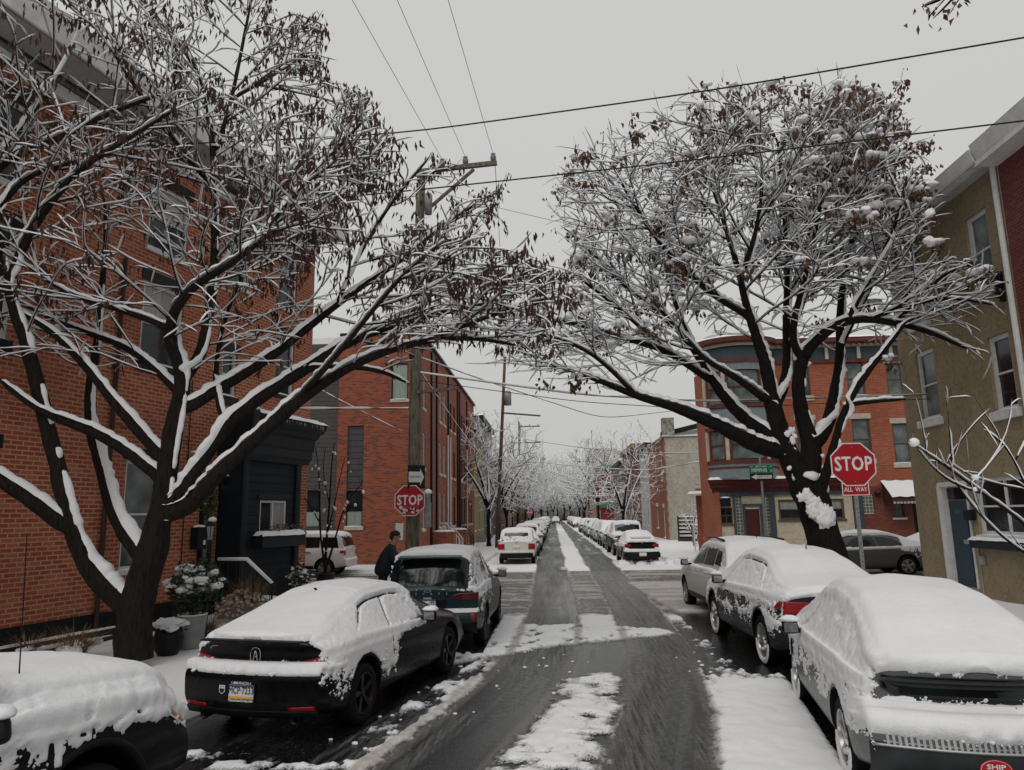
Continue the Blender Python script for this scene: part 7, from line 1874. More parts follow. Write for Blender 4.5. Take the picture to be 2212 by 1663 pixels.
mb = MB(); mb.lathe([(0, .1), (.20, .1), (.27, .75), (.25, .77), (.22, .72), (0, .70)], n=18); mb.build('pot', TRIMD, pot, smooth=False)

rngB = np.random.default_rng(14)
rt = thing('roadside_tree', 'thin branched young tree reaching in from the right edge before the tan house', 'tree', tuple(at(2420, 1420, 7.6) * [1, 1, 0]))
bl_ = [(None, [(2420, 1420, 7.6, 14), (2400, 1330, 7.6, 13), (2330, 1240, 7.6, 11), (2260, 1180, 7.6, 10), (2195, 1115, 7.5, 9), (2120, 1065, 7.4, 8), (2055, 1015, 7.3, 7), (2010, 985, 7.2, 5), (1960, 950, 7.1, 3)]),
 (0, [(2120, 1066, 7.4, 6), (2060, 1050, 7.3, 6), (2010, 1012, 7.3, 4), (1975, 960, 7.2, 2.5)]),
 (0, [(2330, 1242, 7.6, 7), (2250, 1215, 7.5, 6), (2200, 1190, 7.5, 6), (2130, 1130, 7.4, 5), (2080, 1070, 7.4, 4), (2050, 1020, 7.3, 2.5)]),
 (0, [(2380, 1300, 7.6, 9), (2300, 1150, 7.9, 8), (2215, 1060, 8.1, 7), (2195, 1000, 8.2, 6), (2165, 950, 8.3, 5), (2120, 925, 8.4, 3)]),
 (3, [(2215, 1060, 8.1, 6), (2150, 1045, 8.0, 5), (2090, 1030, 7.9, 3), (2040, 990, 7.8, 2)]),
 (3, [(2190, 990, 8.2, 5), (2211, 960, 8.2, 5), (2240, 920, 8.2, 3)]),
 (0, [(2055, 1015, 7.3, 4), (2052, 960, 7.2, 3), (2048, 900, 7.2, 2), (2040, 840, 7.1, 1)]),
 (0, [(2040, 1003, 7.3, 3), (2075, 950, 7.2, 2.5), (2110, 905, 7.1, 1.5), (2140, 880, 7.1, 1)]),
 (0, [(2000, 975, 7.2, 2.5), (1990, 910, 7.1, 2), (1975, 850, 7.0, 1)]),
 (0, [(2095, 1048, 7.4, 3), (2150, 990, 7.5, 2), (2175, 930, 7.5, 1.5), (2185, 860, 7.5, 1)]),
 (3, [(2165, 950, 8.3, 3), (2130, 900, 8.3, 2), (2100, 850, 8.3, 1)]),
 (2, [(2130, 1130, 7.4, 3), (2100, 1080, 7.2, 2), (2090, 1000, 7.1, 1.3), (2085, 930, 7.0, .8)])]
bl_ = [(pl_, [(q[0], q[1], q[2], q[3] * .36) for q in pts_]) for pl_, pts_ in bl_]
P, par, pre = limb_nodes(bl_, .08)
_, _, tipsB, _, _ = tree_mesh(rt, P, par, np.array(pre), rngB, snow=.85, snow_w=.7, twigp=.22, twig=(.12, .4), tip=.0022, twig_up=.5)
mb = MB()
for i, q in enumerate(P):
    if rngB.random() < .015 and i > 12 and pre[i] < .02: s_ = rngB.uniform(.02, .045); q = q - np.array(rt.location); mb.blob(tuple(q + np.array((0, 0, .02))), (s_ * 1.2, s_, s_), i, .3, 6)
mb.build('snow_clump', SNOWT, rt, smooth=True)['kind'] = 'stuff'
# tip of an overhanging branch at the top right, its tree stands behind the viewer's right shoulder
ob = thing('overhanging_tree', 'snowy branch tip with tan leaves hanging in at the top right corner', 'tree', tuple(at(2600, 60, 5.0) * [1, 1, 0]))
ol_ = [(None, [(2600, 60, 5.0, 10), (2580, -300, 5.2, 9), (2400, -260, 5.6, 7), (2200, -120, 6.0, 5), (2080, -30, 6.2, 4), (2030, 10, 6.3, 3), (1990, 15, 6.4, 2)])]
ol_[0][1].insert(0, (2620, 1300, 5.0, 16))
ol_ += [(0, [(2080, -30, 6.2, 3), (2040, 25, 6.2, 2.5), (2015, 40, 6.2, 1.5)]), (0, [(2110, -50, 6.2, 3), (2060, 5, 6.1, 2), (2050, 30, 6.1, 1.5)]), (0, [(2050, -5, 6.3, 2), (2005, 35, 6.3, 1.5)])]
P, par, pre = limb_nodes(ol_, .08)
_, _, tipsO, _, _ = tree_mesh(ob, P, par, np.array(pre), rngB, snow=1.6, twigp=.0)
pts = [q for i, q in enumerate(P - np.array(ob.location) if hasattr(P, 'shape') else [np.array(p) - np.array(ob.location) for p in P]) if pre[i] < .013]
leaves(ob, pts, rngB, (.06, .11), (.03, .05), LEAFT, (1, 4), .06, .4, 'withered_leaves')
# ------------------------------------------------------------------ signs, poles, wires
SIGNR = simple('sign_red', (.34, .006, .013), .4, var=.12, scale=3); SIGNW = simple('sign_white', (.62, .62, .61), .45, var=.08); SIGNG = simple('sign_green', (.012, .16, .075), .45, var=.1); SIGNB = simple('sign_black', (.012, .013, .014), .45, var=.2)
GALV = simple('galvanised_steel', (.24, .245, .25), .5, .4, var=.25, scale=10); SIGNBK = simple('sign_back', (.30, .31, .31), .5, .5, var=.15)
POLEW = m_bark('weathered_pole', (.055, .050, .040), (.165, .150, .115), .55); POLEB = m_bark('brown_pole', (.04, .03, .022), (.11, .085, .06), .55)
LYR = (R(90), 0, 0)

def octagon(r): return [(r * math.cos(R(22.5 + 45 * k)), r * math.sin(R(22.5 + 45 * k))) for k in range(8)]

def stop_sign(name, label, p, size, rz=0, post=None, tilt=0, plate_=None, bold=.004, detail=True, cut=False):
    """octagon of flat-to-flat size, facing -y in its own frame; p = sign centre"""
    t = thing(name, label, 'stop sign', (p[0], p[1], 0), rz); z = p[2]; r = size / 2 / math.cos(R(22.5))
    rot = (R(90), tilt, 0)
    mb = MB(); mb.prism(octagon(r), -.003, .0); face = mb.build('sign_panel', SIGNW, t, loc=(0, -.03, z), rot=rot, bevel=.0)
    mb = MB(); mb.prism(octagon(r * .945), .0005, .002); mb.build('red_field', SIGNR, face)
    text('lettering', 'STOP', size * .455, SIGNW, face, (0, -.0, .003), (0, 0, 0), .0008, .74, bold=.011 * size, spacing=1.06)
    if detail:
        mb = MB()
        for yy in (.40, -.40): mb.lathe([(.010, .006), (.010, .002)], (0, yy * size, 0), 8); mb.add([(.010 * math.cos(a), yy * size + .010 * math.sin(a), .006) for a in np.linspace(0, 6.28, 8, endpoint=False)], [tuple(range(8))])
        mb.build('bolt', GALV, face)
    if post:
        mb = MB(); w_ = post[0]; x0 = 0; zt = z + size * .5 if post[1] is None else post[1]
        mb.box((0, .0, zt / 2), (w_, .03, zt)); mb.box((0, .02, zt / 2), (w_ * .45, .03, zt - .02)); po = mb.build('post', GALV, t, bevel=.004, seg=1)
        mb = MB()
        if detail:
            for k in range(34): mb.box((0, -.0165, .3 + k * .075), (.012, .002, .018))
            mb.build('post_holes', SIGNB, po)
    if plate_:
        w_, h_, zc = plate_
        mb = MB(); mb.box((0, 0, 0), (w_, h_, .003)); pl = mb.build('all_way_panel', SIGNW, t, loc=(0, -.022, zc), rot=rot)
        mb = MB(); mb.box((0, 0, .002), (w_ - .03, h_ - .03, .002)); mb.build('red_field', SIGNR, pl, bevel=.0)
        text('lettering', 'ALL  WAY', .105, SIGNW, pl, (0, -.008, .0035), (0, 0, 0), .0006, .82, bold=.0022)
    return t, face
p = at(1841, 1003, 13.1)
ss, fc = stop_sign('stop_sign', 'large red stop sign with all way plate on a steel post, before the right tree', p, .765, R(-2), (.065, None), 0, (.46, .22, p[2] - .435))
p = at(885, 1081, 18.15)
s2, f2 = stop_sign('stop_sign', 'red stop sign with stickers fixed to the wooden utility pole', p, .765, R(2))
rng = random.Random(3)
mb = MB(); mb.lathe([(.045, .003), (0, .0032)], (-.22, -.17, 0), 16); mb.lathe([(.022, .003), (0, .0032)], (.03, -.20, 0), 12)
for k in range(7): x, y = rng.uniform(-.16, .2), rng.uniform(-.30, -.20); mb.box((x, y, .003), (rng.uniform(.03, .09), rng.uniform(.03, .06), .001), rz=rng.uniform(-.5, .5))
mb.build('stickers', SIGNW, f2)
mb = MB()
for k in range(4): x, y = rng.uniform(-.14, .16), rng.uniform(-.27, -.18); mb.box((x, y, .0045), (rng.uniform(.03, .05), rng.uniform(.03, .05), .001), rz=rng.uniform(-.5, .5))
mb.build('stickers', SIGNB, f2)
mb = MB()
for k in range(5): x = -.17 + .09 * k; mb.tube([(x + .03 * math.cos(a) * (1 + .3 * math.sin(2 * a)), -.165 + .035 * math.sin(a), .004) for a in np.linspace(0, 5.5, 12)], .0025, 4)
mb.build('scribble', simple('pink_marker', (.55, .25, .28), .6), f2)
p = at(1144, 1107, 108); stop_sign('stop_sign', 'tiny distant red stop sign on the left beyond the street trees', p, .765, 0, (.08, None), detail=False)
p = at(1276, 1106, 108); stop_sign('stop_sign', 'tiny distant red stop sign on the right by the dark trunked tree', p, .765, R(8), (.08, None), detail=False)

def oneway(t, p, w, h, rz, right, parent_loc, border=True):
    """ONE WAY arrow panel"""
    o = None
    mb = MB(); mb.box((0, 0, 0), (w, h, .004)); o = mb.build('one_way_panel', SIGNB, t, loc=parent_loc, rot=(R(90), 0, rz), bevel=.0)
    s = 1 if right else -1
    mb = MB(); a = w * .44; b = h * .36; c = w * .22
    poly = [(-a, -b * .62), (a - c, -b * .62), (a - c, -b), (a, 0), (a - c, b), (a - c, b * .62), (-a, b * .62)]
    poly = [(x * s, y) for x, y in poly]
    if s > 0: poly = poly
    else: poly = poly[::-1]
    mb.prism(poly, .0025, .0035); ar = mb.build('arrow', SIGNW, o)
    text('lettering', 'ONE WAY', min(h * .40, w * .15), SIGNB, ar, (-s * w * .08, 0, .0045), (0, 0, 0), .0005, .9, bold=.003 * min(h, w))
    return o
# street name sign on the far right corner
p = at(1644, 1030, 30.8)
sn_ = thing('street_sign', 'green street name sign over a black one way arrow, before the corner house', 'street sign', (p[0], p[1], 0))
mb = MB(); mb.tube([(0, .03, 0), (0, .03, 4.6)], .045, 10); mb.lathe([(.05, 4.58), (.06, 4.62), (0, 4.66)], (0, .03, 0), 10); mb.build('post', GALV, sn_)
mb = MB(); mb.blob((0, .03, 4.68), (.07, .07, .05), 1, .1, 6, .5); mb.build('snow', SNOW, sn_, smooth=True)
oneway(sn_, p, .96, .31, 0, False, (0, -.035, p[2]))
mb = MB(); mb.box((0, 0, 0), (.98, .33, .004)); gp = mb.build('name_panel', SIGNG, sn_, loc=(0, -.035, p[2] + .33), rot=LYR, bevel=.0)
text('lettering', 'MEMPHIS', .20, SIGNW, gp, (-.08, -.055, .003), (0, 0, 0), .0006, .80, bold=.002); text('lettering', 'ST', .11, SIGNW, gp, (.42, -.085, .003), (0, 0, 0), .0006, .85, bold=.001)
text('lettering', '2000 N 2200', .085, SIGNW, gp, (0, .105, .003), (0, 0, 0), .0006, 1.0, bold=.001)
for s in (-1, 1): mb = MB(); mb.prism([(s * .33, .10), (s * .40, .10), (s * .40, .085), (s * .45, .105), (s * .40, .125), (s * .40, .11), (s * .33, .11)][::s], .002, .003); mb.build('arrow', SIGNW, gp)

# ---- utility pole beside the left stop sign
b0 = at(886, 1213, 18.45); b0[2] = 0; b0 = at(885.5, 1110 + 2.32 * 1548 / 18.45, 18.45); b1 = at(909, 372, 18.45)
up_ = thing('utility_pole', 'weathered wooden utility pole with side arm, holding the stickered stop sign', 'utility pole', (b0[0], b0[1], 0))
d = b1 - np.array((b0[0], b0[1], 0))
mb = MB(); mb.tube([tuple(d * f + np.array((.012 * math.sin(7 * f), 0, 0))) for f in np.linspace(0, 1, 14)], list(np.linspace(.185, .120, 14)), 16); mb.build('pole', POLEW, up_, smooth=True)
def rel(q): return tuple(np.array(q) - np.array((b0[0], b0[1], 0)))
a0, a1 = at(905, 371, 18.3), at(1073, 352, 18.3)
mb = MB(); v = Vector(a1 - a0); mb.box((0, 0, 0), (v.length, .10, .125)); o = mb.build('crossarm', POLEW, up_, bevel=.008, loc=rel((a0 + a1) / 2), rot=(0, -math.atan2(v.z, math.hypot(v.x, v.y)), math.atan2(v.y, v.x)))
c0, c1 = at(1023, 366, 18.24), at(918, 457, 18.3)
mb = MB(); mb.tube([rel(c0), rel(c1)], .05, 6); mb.build('brace', POLEW, up_)
INSU = simple('grey_porcelain', (.14, .17, .18), .25, var=.2)
ins = []
for (px, py) in ((1065, 350), (955, 362), (1005, 357)):
    q = at(px, py - 8, 18.3); ins.append(q); mb = MB(); mb.lathe([(.015, -.10), (.07, -.06), (.085, .0), (.08, .06), (.045, .10), (.05, .13), (0, .14)], n=14); io = mb.build('insulator', INSU, up_, smooth=True, loc=rel(q)); mb = MB(); mb.blob((0, 0, .13), (.075, .075, .04), 1, .1, 6, .5); mb.build('snow', SNOW, io, smooth=True)
mb = MB(); mb.lathe([(.0, -.3), (.10, -.3), (.11, .25), (.07, .3), (0, .32)], n=12); mb.build('cable_box', GALV, up_, smooth=True, loc=rel(at(925, 440, 18.25)))
mb = MB(); mb.box((0, 0, 0), (.16, .12, .62)); mb.lathe([(.07, .3), (.07, .5), (0, .55)], n=10); mbx_ = mb.build('meter_box', GALV, up_, bevel=.01, loc=rel(at(924, 1112, 18.3))); mb = MB(); mb.blob((0, 0, .56), (.1, .09, .09), 2, .2, 7, .4); mb.build('snow', SNOW, mbx_, smooth=True)
mb = MB(); mb.box((0, 0, 0), (.20, .006, .42), rx=.02); mb.build('notice', WHITEP, up_, loc=rel(at(862, 1148, 18.24)), rot=(0, .04, R(12)))
oneway(up_, None, .46, .60, R(28), True, rel(at(899, 1030, 18.2)))
q0 = at(905, 828, 18.3)
mb = MB(); mb.box((0, 0, 0), (1.2, .08, .08)); mb.build('telecom_arm', POLEW, up_, loc=rel(at(940, 843, 18.25)), rot=(0, -.06, R(-8)))
# more poles down the street
def pole(label, x, y, h, r, lean=0, arms=(), mat=POLEB, box=False):
    t = thing('utility_pole', label, 'utility pole', (x, y, 0)); mb = MB(); mb.tube([(lean * f, 0, h * f) for f in np.linspace(0, 1, 5)], list(np.linspace(r, r * .7, 5)), 10); mb.build('pole', mat, t, smooth=True)
    for (z, w0, w1) in arms:
        mb = MB(); mb.box(((w0 + w1) / 2 + lean * z / h, -.12, z), (w1 - w0, .12, .14)); mb.build('crossarm', mat, t); mb = MB(); mb.blob(((w0 + w1) / 2 + lean * z / h, -.12, z + .08), ((w1 - w0) / 2, .07, .05), 2, .1, 6, .5); mb.build('snow', SNOW, t, smooth=True)
        for f in (.1, .5, .9): mb = MB(); mb.lathe([(.05, 0), (.07, .12), (.03, .2), (0, .22)], (w0 + (w1 - w0) * f + lean * z / h, -.12, z + .07), 8); mb.build('insulator', INSU, t)
    if box: mb = MB(); mb.lathe([(0, 0), (.24, 0), (.25, .9), (.15, 1.0), (0, 1.02)], (lean * .75 + .35, -.1, h * .74), 12); mb.build('transformer', GALV, t, smooth=True); mb = MB(); mb.tube([(lean * .72, -.1, h * .70), (lean * .72 + 2.6, -.1, h * .68)], .06, 6); mb.build('crossarm', mat, t)
    return t
pole('second utility pole on the left, with a grey transformer, leaning right', -3.85, 49, 13.2, .14, .75, box=True)
pole('third utility pole on the left, with two pale crossarms against the sky', -4.1, 88, 13.6, .16, .15, ((13.0, .0, 2.6), (11.0, -1.3, 2.6)), POLEW)
pole('fourth utility pole on the left, small against the sky', -4.1, 128, 13.4, .16, 0, ((13.0, -1.2, 1.2), (12.0, -.2, 3)), POLEW)
pole('utility pole on the right by the red house with green cornice', 5.4, 112, 11, .16, .2, ((10.2, -1.6, 1.4),))

WIREB = simple('black_cable', (.012, .012, .013), .5, var=.2)
def wire(name, label, pts, r, sag=0, snow=0.0, group=None, n=28):
    a, b = np.array(pts[0], float), np.array(pts[-1], float); f = np.linspace(0, 1, n)[:, None]
    if len(pts) == 2: Q = a + (b - a) * f
    else:
        s = np.linspace(0, 1, len(pts)); Q = np.stack([np.interp(f[:, 0], s, [p[k] for p in pts]) for k in range(3)], 1)
        for _ in range(4): Q[1:-1] = .25 * Q[:-2] + .5 * Q[1:-1] + .25 * Q[2:]
    Q[:, 2] -= sag * 4 * (f * (1 - f))[:, 0]
    t = thing(name, label, 'cable', tuple(a), 0, group); q = Q - a
    mb = MB(); mb.tube(q, r, 5); mb.build('cable', WIREB, t, smooth=True)
    if snow:
        nz = fbm(np.stack([np.linspace(0, np.linalg.norm(b - a) * 1.5, n), np.full(n, a[0] * 3.1), np.zeros(n)], 1), 2, 7)
        mb = MB(); mb.tube(q + np.array((0, 0, r + snow * .5)), list(snow * (.45 + .9 * sstep(.3, .6, nz)) * np.where(nz < .30, .1, 1)), 6); mb.build('snow', SNOWT, t, smooth=True)
    return t
wire('overhead_cable', 'upper of two thick black cables crossing the sky between the trees', (at(240, 318, 13.4), at(860, 290, 12.3), at(1535, 196, 11.1), at(2420, 46, 9.6)), .014)
wire('overhead_cable', 'lower of two thick black cables, crossing before the right tree to the upper right', (at(240, 470, 13.8), at(860, 415, 12.8), at(1535, 342, 11.8), at(2420, 236, 10.4)), .014)
for k, (q, ex, lab) in enumerate(zip((ins[0], ins[1], ins[2]), (-3.3, -6.6, -5.0), ('rightmost of three thin wires slanting up from the utility pole arm', 'leftmost of three thin wires slanting up from the utility pole arm', 'middle one of three thin wires slanting up from the utility pole arm'))):
    wire('overhead_wire', lab, (q + np.array((0, 0, .13)), (ex, -16, 11.8)), .006, .12)
wire('overhead_wire', 'thin wire running from the pole arm down along the far street', (ins[0] + np.array((.05, 0, -.2)), (-2.9, 49, 12.6)), .008, .5)
wire('overhead_wire', 'thin wire from the pole top sloping right across the gap between the trees', (at(925, 410, 18.4), at(1500, 530, 34)), .007, .2)
wire('service_wire', 'straight snow laden wire from the brick house to the utility pole', (at(640, 883, 19.5), at(882, 883, 18.4)), .012, .0, .028)
wire('service_wire', 'slack snowy wire from the grey siding wall down to the utility pole', (at(686, 838, 30), at(868, 932, 18.3)), .008, .02, .012)
wire('overhead_cable', 'snow laden cable sagging from the utility pole across the junction to the tan house', (at(908, 806, 18.4), at(1250, 853, 18.8), at(1520, 868, 19.3), at(1760, 860, 19.8), (10.25, 19.9, 5.35)), .012, 0, .022, n=44)
wire('overhead_cable', 'second cable just below it across the junction, thinner with little snow', (at(908, 822, 18.4), at(1250, 868, 18.9), at(1520, 884, 19.4), at(1760, 872, 19.9), (10.25, 19.7, 5.2)), .010, 0, .0, n=40)
wire('overhead_cable', 'snowy cable from the utility pole sloping down to the corner house', (at(900, 770, 18.4), at(1040, 820, 23), at(1300, 905, 30), at(1520, 880, 33.2)), .010, 0, .016, n=36)
wire('overhead_cable', 'snowy cable descending along the brick block to the far left trees', (at(905, 800, 18.4), at(960, 880, 26), at(1010, 950, 36), at(1070, 1020, 52)), .012, 0, .02)
wire('overhead_cable', 'dark cable high across the far street from the third pole to the right houses', (at(1129, 948, 60), at(1260, 968, 58), at(1400, 980, 50), at(1528, 977, 42)), .015, 0, .018)
wire('overhead_cable', 'snowy cable rising to the corner house across the pale side wall', (at(1180, 1000, 62), at(1300, 1012, 60), at(1403, 1016, 55), at(1530, 994, 40)), .015, 0, .03)
wire('overhead_cable', 'thin line low across the pale side wall', (at(1395, 1062, 57), at(1530, 1040, 40)), .010, .1, .008)
for i, (xa, ya, xb, yb, Y_, sg, lab) in enumerate(((1192, 1018, 1345, 1043, 66, .3, 'topmost of the bundle of snowy wires across the far street'), (1190, 1027, 1350, 1050, 68, .5, 'second of the bundle of snowy wires across the far street'), (1188, 1030, 1355, 1058, 70, .9, 'third of the bundle of snowy wires across the far street'), (1186, 1036, 1350, 1060, 72, 1.0, 'lowest sagging wire of the bundle across the far street'), (1205, 1066, 1322, 1066, 78, .05, 'upper of two level snowy wires low across the far street'), (1205, 1071, 1322, 1070, 79, .05, 'lower of two level snowy wires low across the far street'))):
    wire('overhead_wire', lab, (at(xa, ya, Y_), at(xb, yb, Y_ - 4)), .012, sg, .035)

# ------------------------------------------------------------------ cars along the far street
def far_car(name, label, body_, paint, kind, loc, rz, ax, wr, ra, seed, T=.10, thr=.22, side=.05, extra=None, group='snowed in cars parked along the far street', clear=None, lod=1, style='ten', lumps=.3):
    root, b = build_car(name, label, body_, paint, loc, rz, ax, wr, ra, style, RIMS, dict(T=T, thr=thr, side=side, lumps=lumps, fine=.6, seed=seed, zmin=.45, clear=clear), windows=near_window_set(kind), mirrors=(2.7 if kind != 'pickup' else 3.7, 1.05), lod=lod, group=group)
    if extra: extra(root, b)
    return root
def rear_std(z0, z1, plate_z, dark=None, wid=.75):
    def f(root, b):
        for sd in (-1, 1): cap_patch(b, 'tail_light', REDLENS, root, sorted([(sd * wid * .72, z1, z0), (sd * wid * 1.12, z1, z0)]), off=.03)
        mb = MB(); mb.box((0, 0, 0), (.34, .012, .17)); pl = mb.build('licence_plate', PLATEW, root, loc=(0, float(b.cap(0, plate_z)) - .035, plate_z)); mb = MB(); mb.box((0, -.008, -.06), (.33, .004, .03)); mb.build('plate_band', PLATEY, pl)
        if dark: cap_patch(b, 'bumper', BLACKM, root, [(-.85, dark, .34), (.85, dark, .34)], off=.012)
        mb = MB(); mb.box((0, 0, 0), (.12, .012, .05)); mb.build('emblem', CHROME, root, bevel=.005, loc=(0, float(b.cap(0, z1 + .08)) - .03, z1 + .08))
    return f
BIGSUV = {**BOXY, 'L_': 4.9, 'W_': 1.95, 'top': [(y * 4.9 / 4.43, z * 1.02) for y, z in BOXY['top']], 'belt': [(y * 4.9 / 4.43, z) for y, z in BOXY['belt']], 'roofw': [(y * 4.9 / 4.43, z) for y, z in BOXY['roofw']]}
def clr(V, n): return 1.2 * (n[:, 1] < -.35) * (V[:, 2] < 1.12) + 2.5 * seg_in(V[:, 2], 1.44, 1.58, .02) * (np.abs(V[:, 0]) < .62) * (V[:, 1] < .5)
sA = far_car('parked_car', 'white SUV seen from behind, first of the left row beyond the junction', BIGSUV, P_WHITE, 'boxy', (-1.78, 34.4, 0), R(0), (.95, 3.85), .37, .43, 41, clear=clr, extra=rear_std(.78, 1.06, .92, .60, .86), lod=0, T=.07)
sA.scale = (.91, .95, .92)
def clr(V, n): return .9 * (n[:, 1] < -.6) * (V[:, 2] < .72) + 2 * seg_in(V[:, 2], .70, .80, .02) * (V[:, 1] < .4) * (np.abs(V[:, 0]) < .62) + 2.5 * seg_in(V[:, 2], 1.14, 1.22, .02) * (np.abs(V[:, 0]) < .5) * (V[:, 1] < 1.2)
vw = far_car('parked_car', 'dark snow covered coupe with red tail lights, first of the right row', HATCH, P_DARK, 'hatch', (3.95, 33.3, 0), R(1), (.92, 3.60), .33, .385, 42, clear=clr, extra=rear_std(.84, .96, .50, .56, .72), lod=0, T=.09)
vw.scale = (.95, .95, .95)
def clr(V, n): return 1.0 * (np.abs(n[:, 0]) > .5) * (V[:, 2] < .95) + 2.2 * seg_in(V[:, 2], 1.30, 1.66, .02) * (V[:, 1] > 1.6) * (V[:, 1] < 2.1) * (np.abs(V[:, 0]) < .68) + .8 * (n[:, 1] < -.5) * (V[:, 2] < 1.0)
pkf = far_car('parked_car', 'dark pickup with clear rear window, second of the right row', PICKUP, P_DARK, 'pickup', (4.15, 39.6, 0), R(1), (1.05, 4.50), .40, .48, 43, clear=clr, extra=rear_std(.80, 1.04, .62, None, .80), lod=0, T=.08)
sal = far_car('parked_car', 'snowed over silver saloon, second of the left row', SALOON, P_SILVER, 'saloon', (-1.75, 40.2, 0), R(0), (1.02, 3.87), .335, .395, 44, extra=rear_std(.82, .94, .62, None))
suv = far_car('parked_car', 'white SUV with dark rear window, third of the left row', SUV, P_WHITE2, 'suv', (-1.70, 46.2, 0), R(0), (.93, 3.64), .35, .41, 45, clear=lambda V, n: 2.5 * seg_in(V[:, 2], 1.2, 1.55, .03) * (np.abs(V[:, 0]) < .6) * (V[:, 1] < .45), extra=rear_std(.86, .99, .80, .5))
sgr = far_car('parked_car', 'grey SUV facing this way, fourth of the right row', SUV, P_GREY, 'suv', (4.15, 56.0, 0), R(180), (.93, 3.64), .35, .41, 46)
hsm = far_car('parked_car', 'small snow covered hatchback, third of the right row', HATCH, P_GREY, 'hatch', (4.1, 46.2, 0), R(0), (.92, 3.60), .33, .385, 47, extra=rear_std(.72, .84, .50, None))
ordn = ['third', 'fourth', 'fifth', 'sixth', 'seventh', 'eighth', 'ninth', 'tenth', 'eleventh', 'twelfth', 'thirteenth', 'fourteenth', 'fifteenth', 'sixteenth', 'seventeenth', 'eighteenth', 'nineteenth', 'twentieth']
rng = random.Random(12)
def place_far(src, what, x, y, flip, lab):
    c = copy_tree(src); c.location = (x, y, 0); c.rotation_euler = (0, 0, R(180) if flip else R(rng.uniform(-1, 1))); c['label'] = lab
    pt = rng.choice([P_WHITE, P_GREY, P_DARK, P_SILVER, P_TEAL, P_RED, P_GREY, P_WHITE2])
    for ch in c.children:
        if ch.name.startswith('body'): ch.material_slots[0].link = 'OBJECT'; ch.material_slots[0].material = pt
    k_ = rng.uniform(.93, 1.05); c.scale = (1, k_, rng.uniform(.95, 1.06)); return c
src = [(sal, 'saloon'), (suv, 'SUV'), (hsm, 'hatchback'), (sgr, 'SUV')]
y = 52.4; k = 3
while y < 178:
    if not 100 < y < 115:
        s_, wh = src[(k * 7 + 1) % 4]; place_far(s_, wh, -1.7 + rng.uniform(-.08, .08), y, False, 'white capped %s, %s in the left row of far cars' % (wh, ordn[k - 2] if k - 2 < len(ordn) else 'last')); k += 1
    y += 5.9 + rng.uniform(0, .9)
y = 58.0; k = 4
while y < 178:
    if not 98 < y < 116:
        s_, wh = src[(k * 5 + 2) % 4]; fl = y > 112; place_far(s_, wh, 4.15 + rng.uniform(-.08, .08), y + (4.6 if fl else 0), fl, 'white capped %s, %s in the right row of far cars' % (wh, ordn[k - 2] if k - 2 < len(ordn) else 'last')); k += 1
    y += 5.9 + rng.uniform(0, .9)
# a car coming this way, very far off
c = copy_tree(sgr); c.location = (.5, 172, 0); c.rotation_euler = (0, 0, R(180)); c['label'] = 'lone car standing in the lane at the vanishing point'
if 'group' in c: del c['group']
# plough heap behind the dark coupe
mb = MB(); rng = random.Random(6)
for k in range(40): mb.blob((rng.uniform(3.0, 5.4), rng.uniform(33.2, 34.1), .04), (rng.uniform(.12, .3), rng.uniform(.1, .25), rng.uniform(.08, .2)), k, .3, 6)
hp_ = mb.build('snow_heap', SNOW, None, smooth=True); tag(hp_, 'low lumpy ridge of ploughed snow behind the dark coupe', 'snow heap')

# ------------------------------------------------------------------ fences and shrubs on the far right corner
rf = thing('iron_fence', 'black fence panel with snow lying on its rails, beside the salmon brick house', 'fence', (9.6, 55, 0))
for s in range(6): mb = MB(); mb.box((.6, 0, .45 + s * .28), (1.9, .05, .13)); r__ = mb.build('rail', BLACKM, rf); mb = MB(); mb.blob((.6, -.02, .53 + s * .28), (.95, .06, .05), s, .15, 8, .6); mb.build('snow', SNOW, r__, smooth=True)
for x in (-.35, 1.55): mb = MB(); mb.box((x, 0, 1.0), (.09, .09, 2.0)); mb.build('post', BLACKM, rf)
mb = MB(); mb.box((.6, 0, .2), (2.0, .3, .4)); mb.build('plinth', simple('brown_wood_plinth', (.06, .035, .025), .7), rf)
lf = thing('chain_link_fence', 'snow clogged chain link fence with white top rail near the corner house', 'fence', (9.4, 47, 0))
def chain():
    m, nt, b = new_mat('snowy_chain_link'); v = coords(nt, 'Object', (1, 1, 1)); f = noise(nt, v, 5, 4)
    L(nt, ramp(nt, f, [(.35, (.22, .22, .22)), (.55, (.55, .55, .55))]), b.inputs['Base Color']); b.inputs['Roughness'].default_value = .8; return m
CH = chain()
mb = MB()
for k in range(34):
    x = -.6 + k * .12
    mb.tube([(x, 0, .1), (x + .9, .0, 1.35)], .016, 4); mb.tube([(x + .9, .01, .1), (x, .01, 1.35)], .016, 4)
mb.build('mesh', CH, lf)
mb = MB(); mb.tube([(-.6, 0, 1.4), (4.3, 0, 1.4)], .05, 6)
for x in (-.6, 1.6, 4.3): mb.tube([(x, 0, 0), (x, 0, 1.45)], .05, 6)
mb.build('frame', GALV, lf); mb = MB(); mb.tube([(-.6, 0, 1.47), (1, 0, 1.49), (4.3, 0, 1.48)], .06, 7); mb.build('snow', SNOW, lf, smooth=True)
def mound(label, loc, d, seed):
    t = thing('snowy_bush', label, 'bush', loc); mb = MB(); mb.blob((0, 0, d[2] * .55), d, seed, .25, 14); mb.build('leaves', GREENL, t); 
    mb = MB(); mb.blob((0, -.03, d[2] * .68), (d[0] * 1.02, d[1] * 1.02, d[2] * .97), seed + 3, .35, 16, .35); mb.build('snow', SNOW, t, smooth=True)
mound('round clipped bush under a thick cap of snow by the barred window', (10.6, 50, .1), (1.0, .9, .95), 4)

